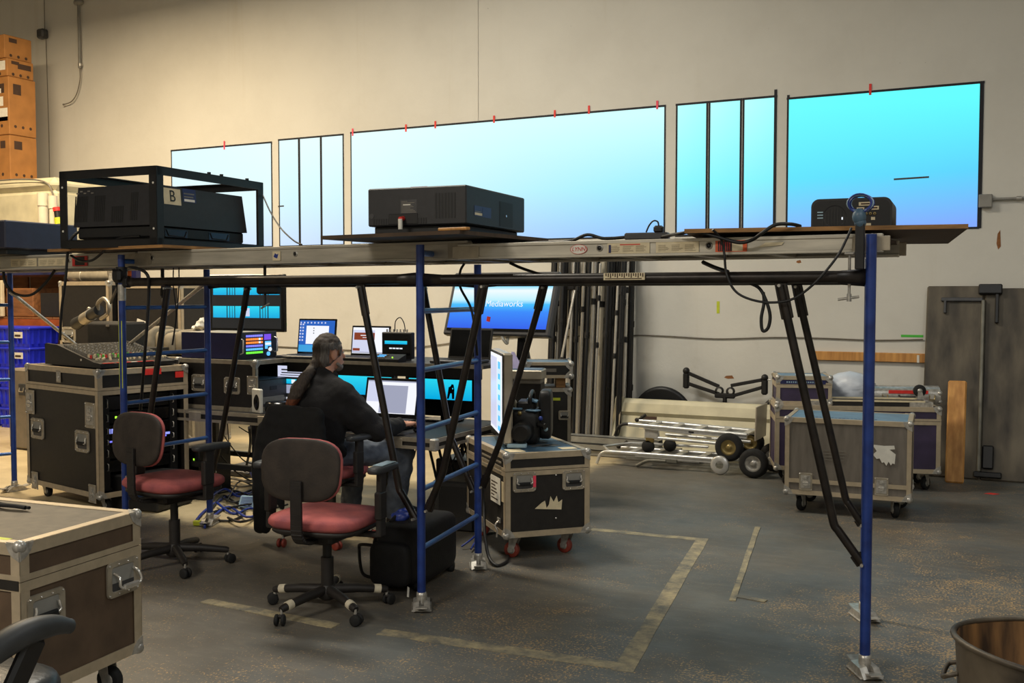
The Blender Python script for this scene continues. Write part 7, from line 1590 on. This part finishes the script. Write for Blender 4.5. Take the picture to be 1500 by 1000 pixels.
for k, (P, m) in enumerate([([(312, 756), (335, 742), (362, 757), (392, 748)], 'cable_blue'), ([(316, 700), (338, 686), (362, 694), (388, 688)], 'cable'), ([(308, 728), (330, 716), (352, 727), (384, 712)], 'cable_blue'), ([(322, 690), (346, 722), (372, 718), (396, 738)], 'cable'), ([(310, 745), (328, 726), (350, 738), (380, 732)], 'cable'), ([(326, 712), (340, 700), (366, 706), (384, 698)], 'cable_grey'), ([(334, 758), (352, 764), (374, 758), (386, 746)], 'cable'), ([(318, 736), (342, 752), (368, 744), (390, 755)], 'cable_blue')]):
    cable({'cable_blue': 'blue', 'cable': 'dark', 'cable_grey': 'grey'}[m] + ' cable lying in the floor tangle between a blue frame and the coat', [atz(x, y, .01 + .009 * ((k + j) % 4)) for j, (x, y) in enumerate(P)], .009, m, Gc)
t = thing('label_box', 'pale blue box with printed lines lying in the cable tangle', 'box', tuple(atz(360, 746, 0)), .25, None); b = MB(Matrix.Rotation(-.5, 4, 'X')); b.box((0, .0, .055), (.125, .03, .10), M['plate_blue'], .01); b.build('shell', t); b = MB(Matrix.Rotation(-.5, 4, 'X'))
for k in range(7): b.b2((-.045, -.0165, .02 + k * .011), (.05, -.0145, .024 + k * .011), M['cable_blue'])
b.build('print', t)
t = thing('yellow_connector', 'yellow connector on the floor at a blue frame\'s foot, by the cable tangle', 'connector', tuple(atz(289, 770, 0)), .3); b = MB(); b.box((0, 0, .02), (.055, .03, .035), M['yellow'], .006); b.cyl((.02, 0, .02), (.05, 0, .02), .012, M['cable_blue'], 8); b.build('shell', t)
ln = [('black lead hanging in a wide curve below the rack case table', [(325, 632, .55), (340, 655, .40), (362, 677, .25), (395, 679, .25)]), ('thick black lead hanging straight from the rack case table', [(365, 626, .60), (367, 645, .45), (364, 668, .25), (359, 690, .10)]), ('thin lead hanging by a leg of the rack case table', [(333, 618, .6), (335, 650, .4), (333, 690, .1), (330, 708, .02)]), ('thin lead sagging from the rack case table toward the hung coat', [(350, 625, .58), (372, 637, .5), (395, 636, .5), (410, 628, .55)]), ('black lead slanting from the rack case table into the tangle', [(324, 668, .3), (345, 690, .15), (370, 705, .03), (395, 708, .02)])]
for k, (lab, P) in enumerate(ln): cable(lab, [atz(x, y, z) for x, y, z in P], (.005, .011, .004, .004, .007)[k])
for lab, P, r in [('dark lead curling below the typing table by the person\'s knee', [(590, 640, .5), (604, 672, .22), (612, 650, .34), (622, 640, .42)], .005), ('cable on the floor between the chair and the roller bag', [(580, 748, .01), (610, 752, .01), (640, 750, .01), (672, 742, .01)], .008), ('green tinted cable on the floor beyond the roller bag', [(572, 760, .01), (596, 756, .01), (622, 760, .01), (650, 756, .01)], .007)]:
    cable(lab, [atz(x, y, z) for x, y, z in P], r)
cable('black cable hanging down the ladder frame post and looping on the floor', [atz(707, 700, .47), atz(709, 740, .30), atz(710, 780, .16), atz(716, 815, .04), atz(728, 828, .01), atz(742, 822, .01), atz(744, 812, .01)], .010)
cable('blue lead curled on the floor behind the roller bag', [atz(676, 800, .02), atz(690, 790, .05), atz(704, 778, .05), atz(690, 804, .02)], .006, 'cable_blue')
for k, (P, m) in enumerate([([(640, 560, .9), (668, 600, .7), (690, 650, .4), (700, 690, .2)], 'cable'), ([(672, 640, .5), (668, 680, .3), (690, 700, .15), (700, 710, .1)], 'cable_grey'), ([(660, 650, .45), (684, 660, .4), (700, 630, .5), (706, 660, .3)], 'cable_blue')]):
    cable(['black lead running down behind the middle ladder frame', 'grey lead dropping below the typing table\'s end', 'blue lead sagging by the scissor stand'][k], [atz(x, y, z) for x, y, z in P], .006, m)
b = MB(); q = aty(719.5, 467, 4.40); q = Vector((q.x, 4.372, q.z)); b.box((0, 0, 0), (.018, .004, .024), M['red'], 0, Matrix.Rotation(.2, 3, 'Y')); tag(b.build('red_tape_patch', None, q), 'red tape patch on the slanting black brace before the television', 'tape')
for o in list(bpy.data.objects):
    if o.type == 'MESH' and len(o.data.vertices) == 0: bpy.data.objects.remove(o)
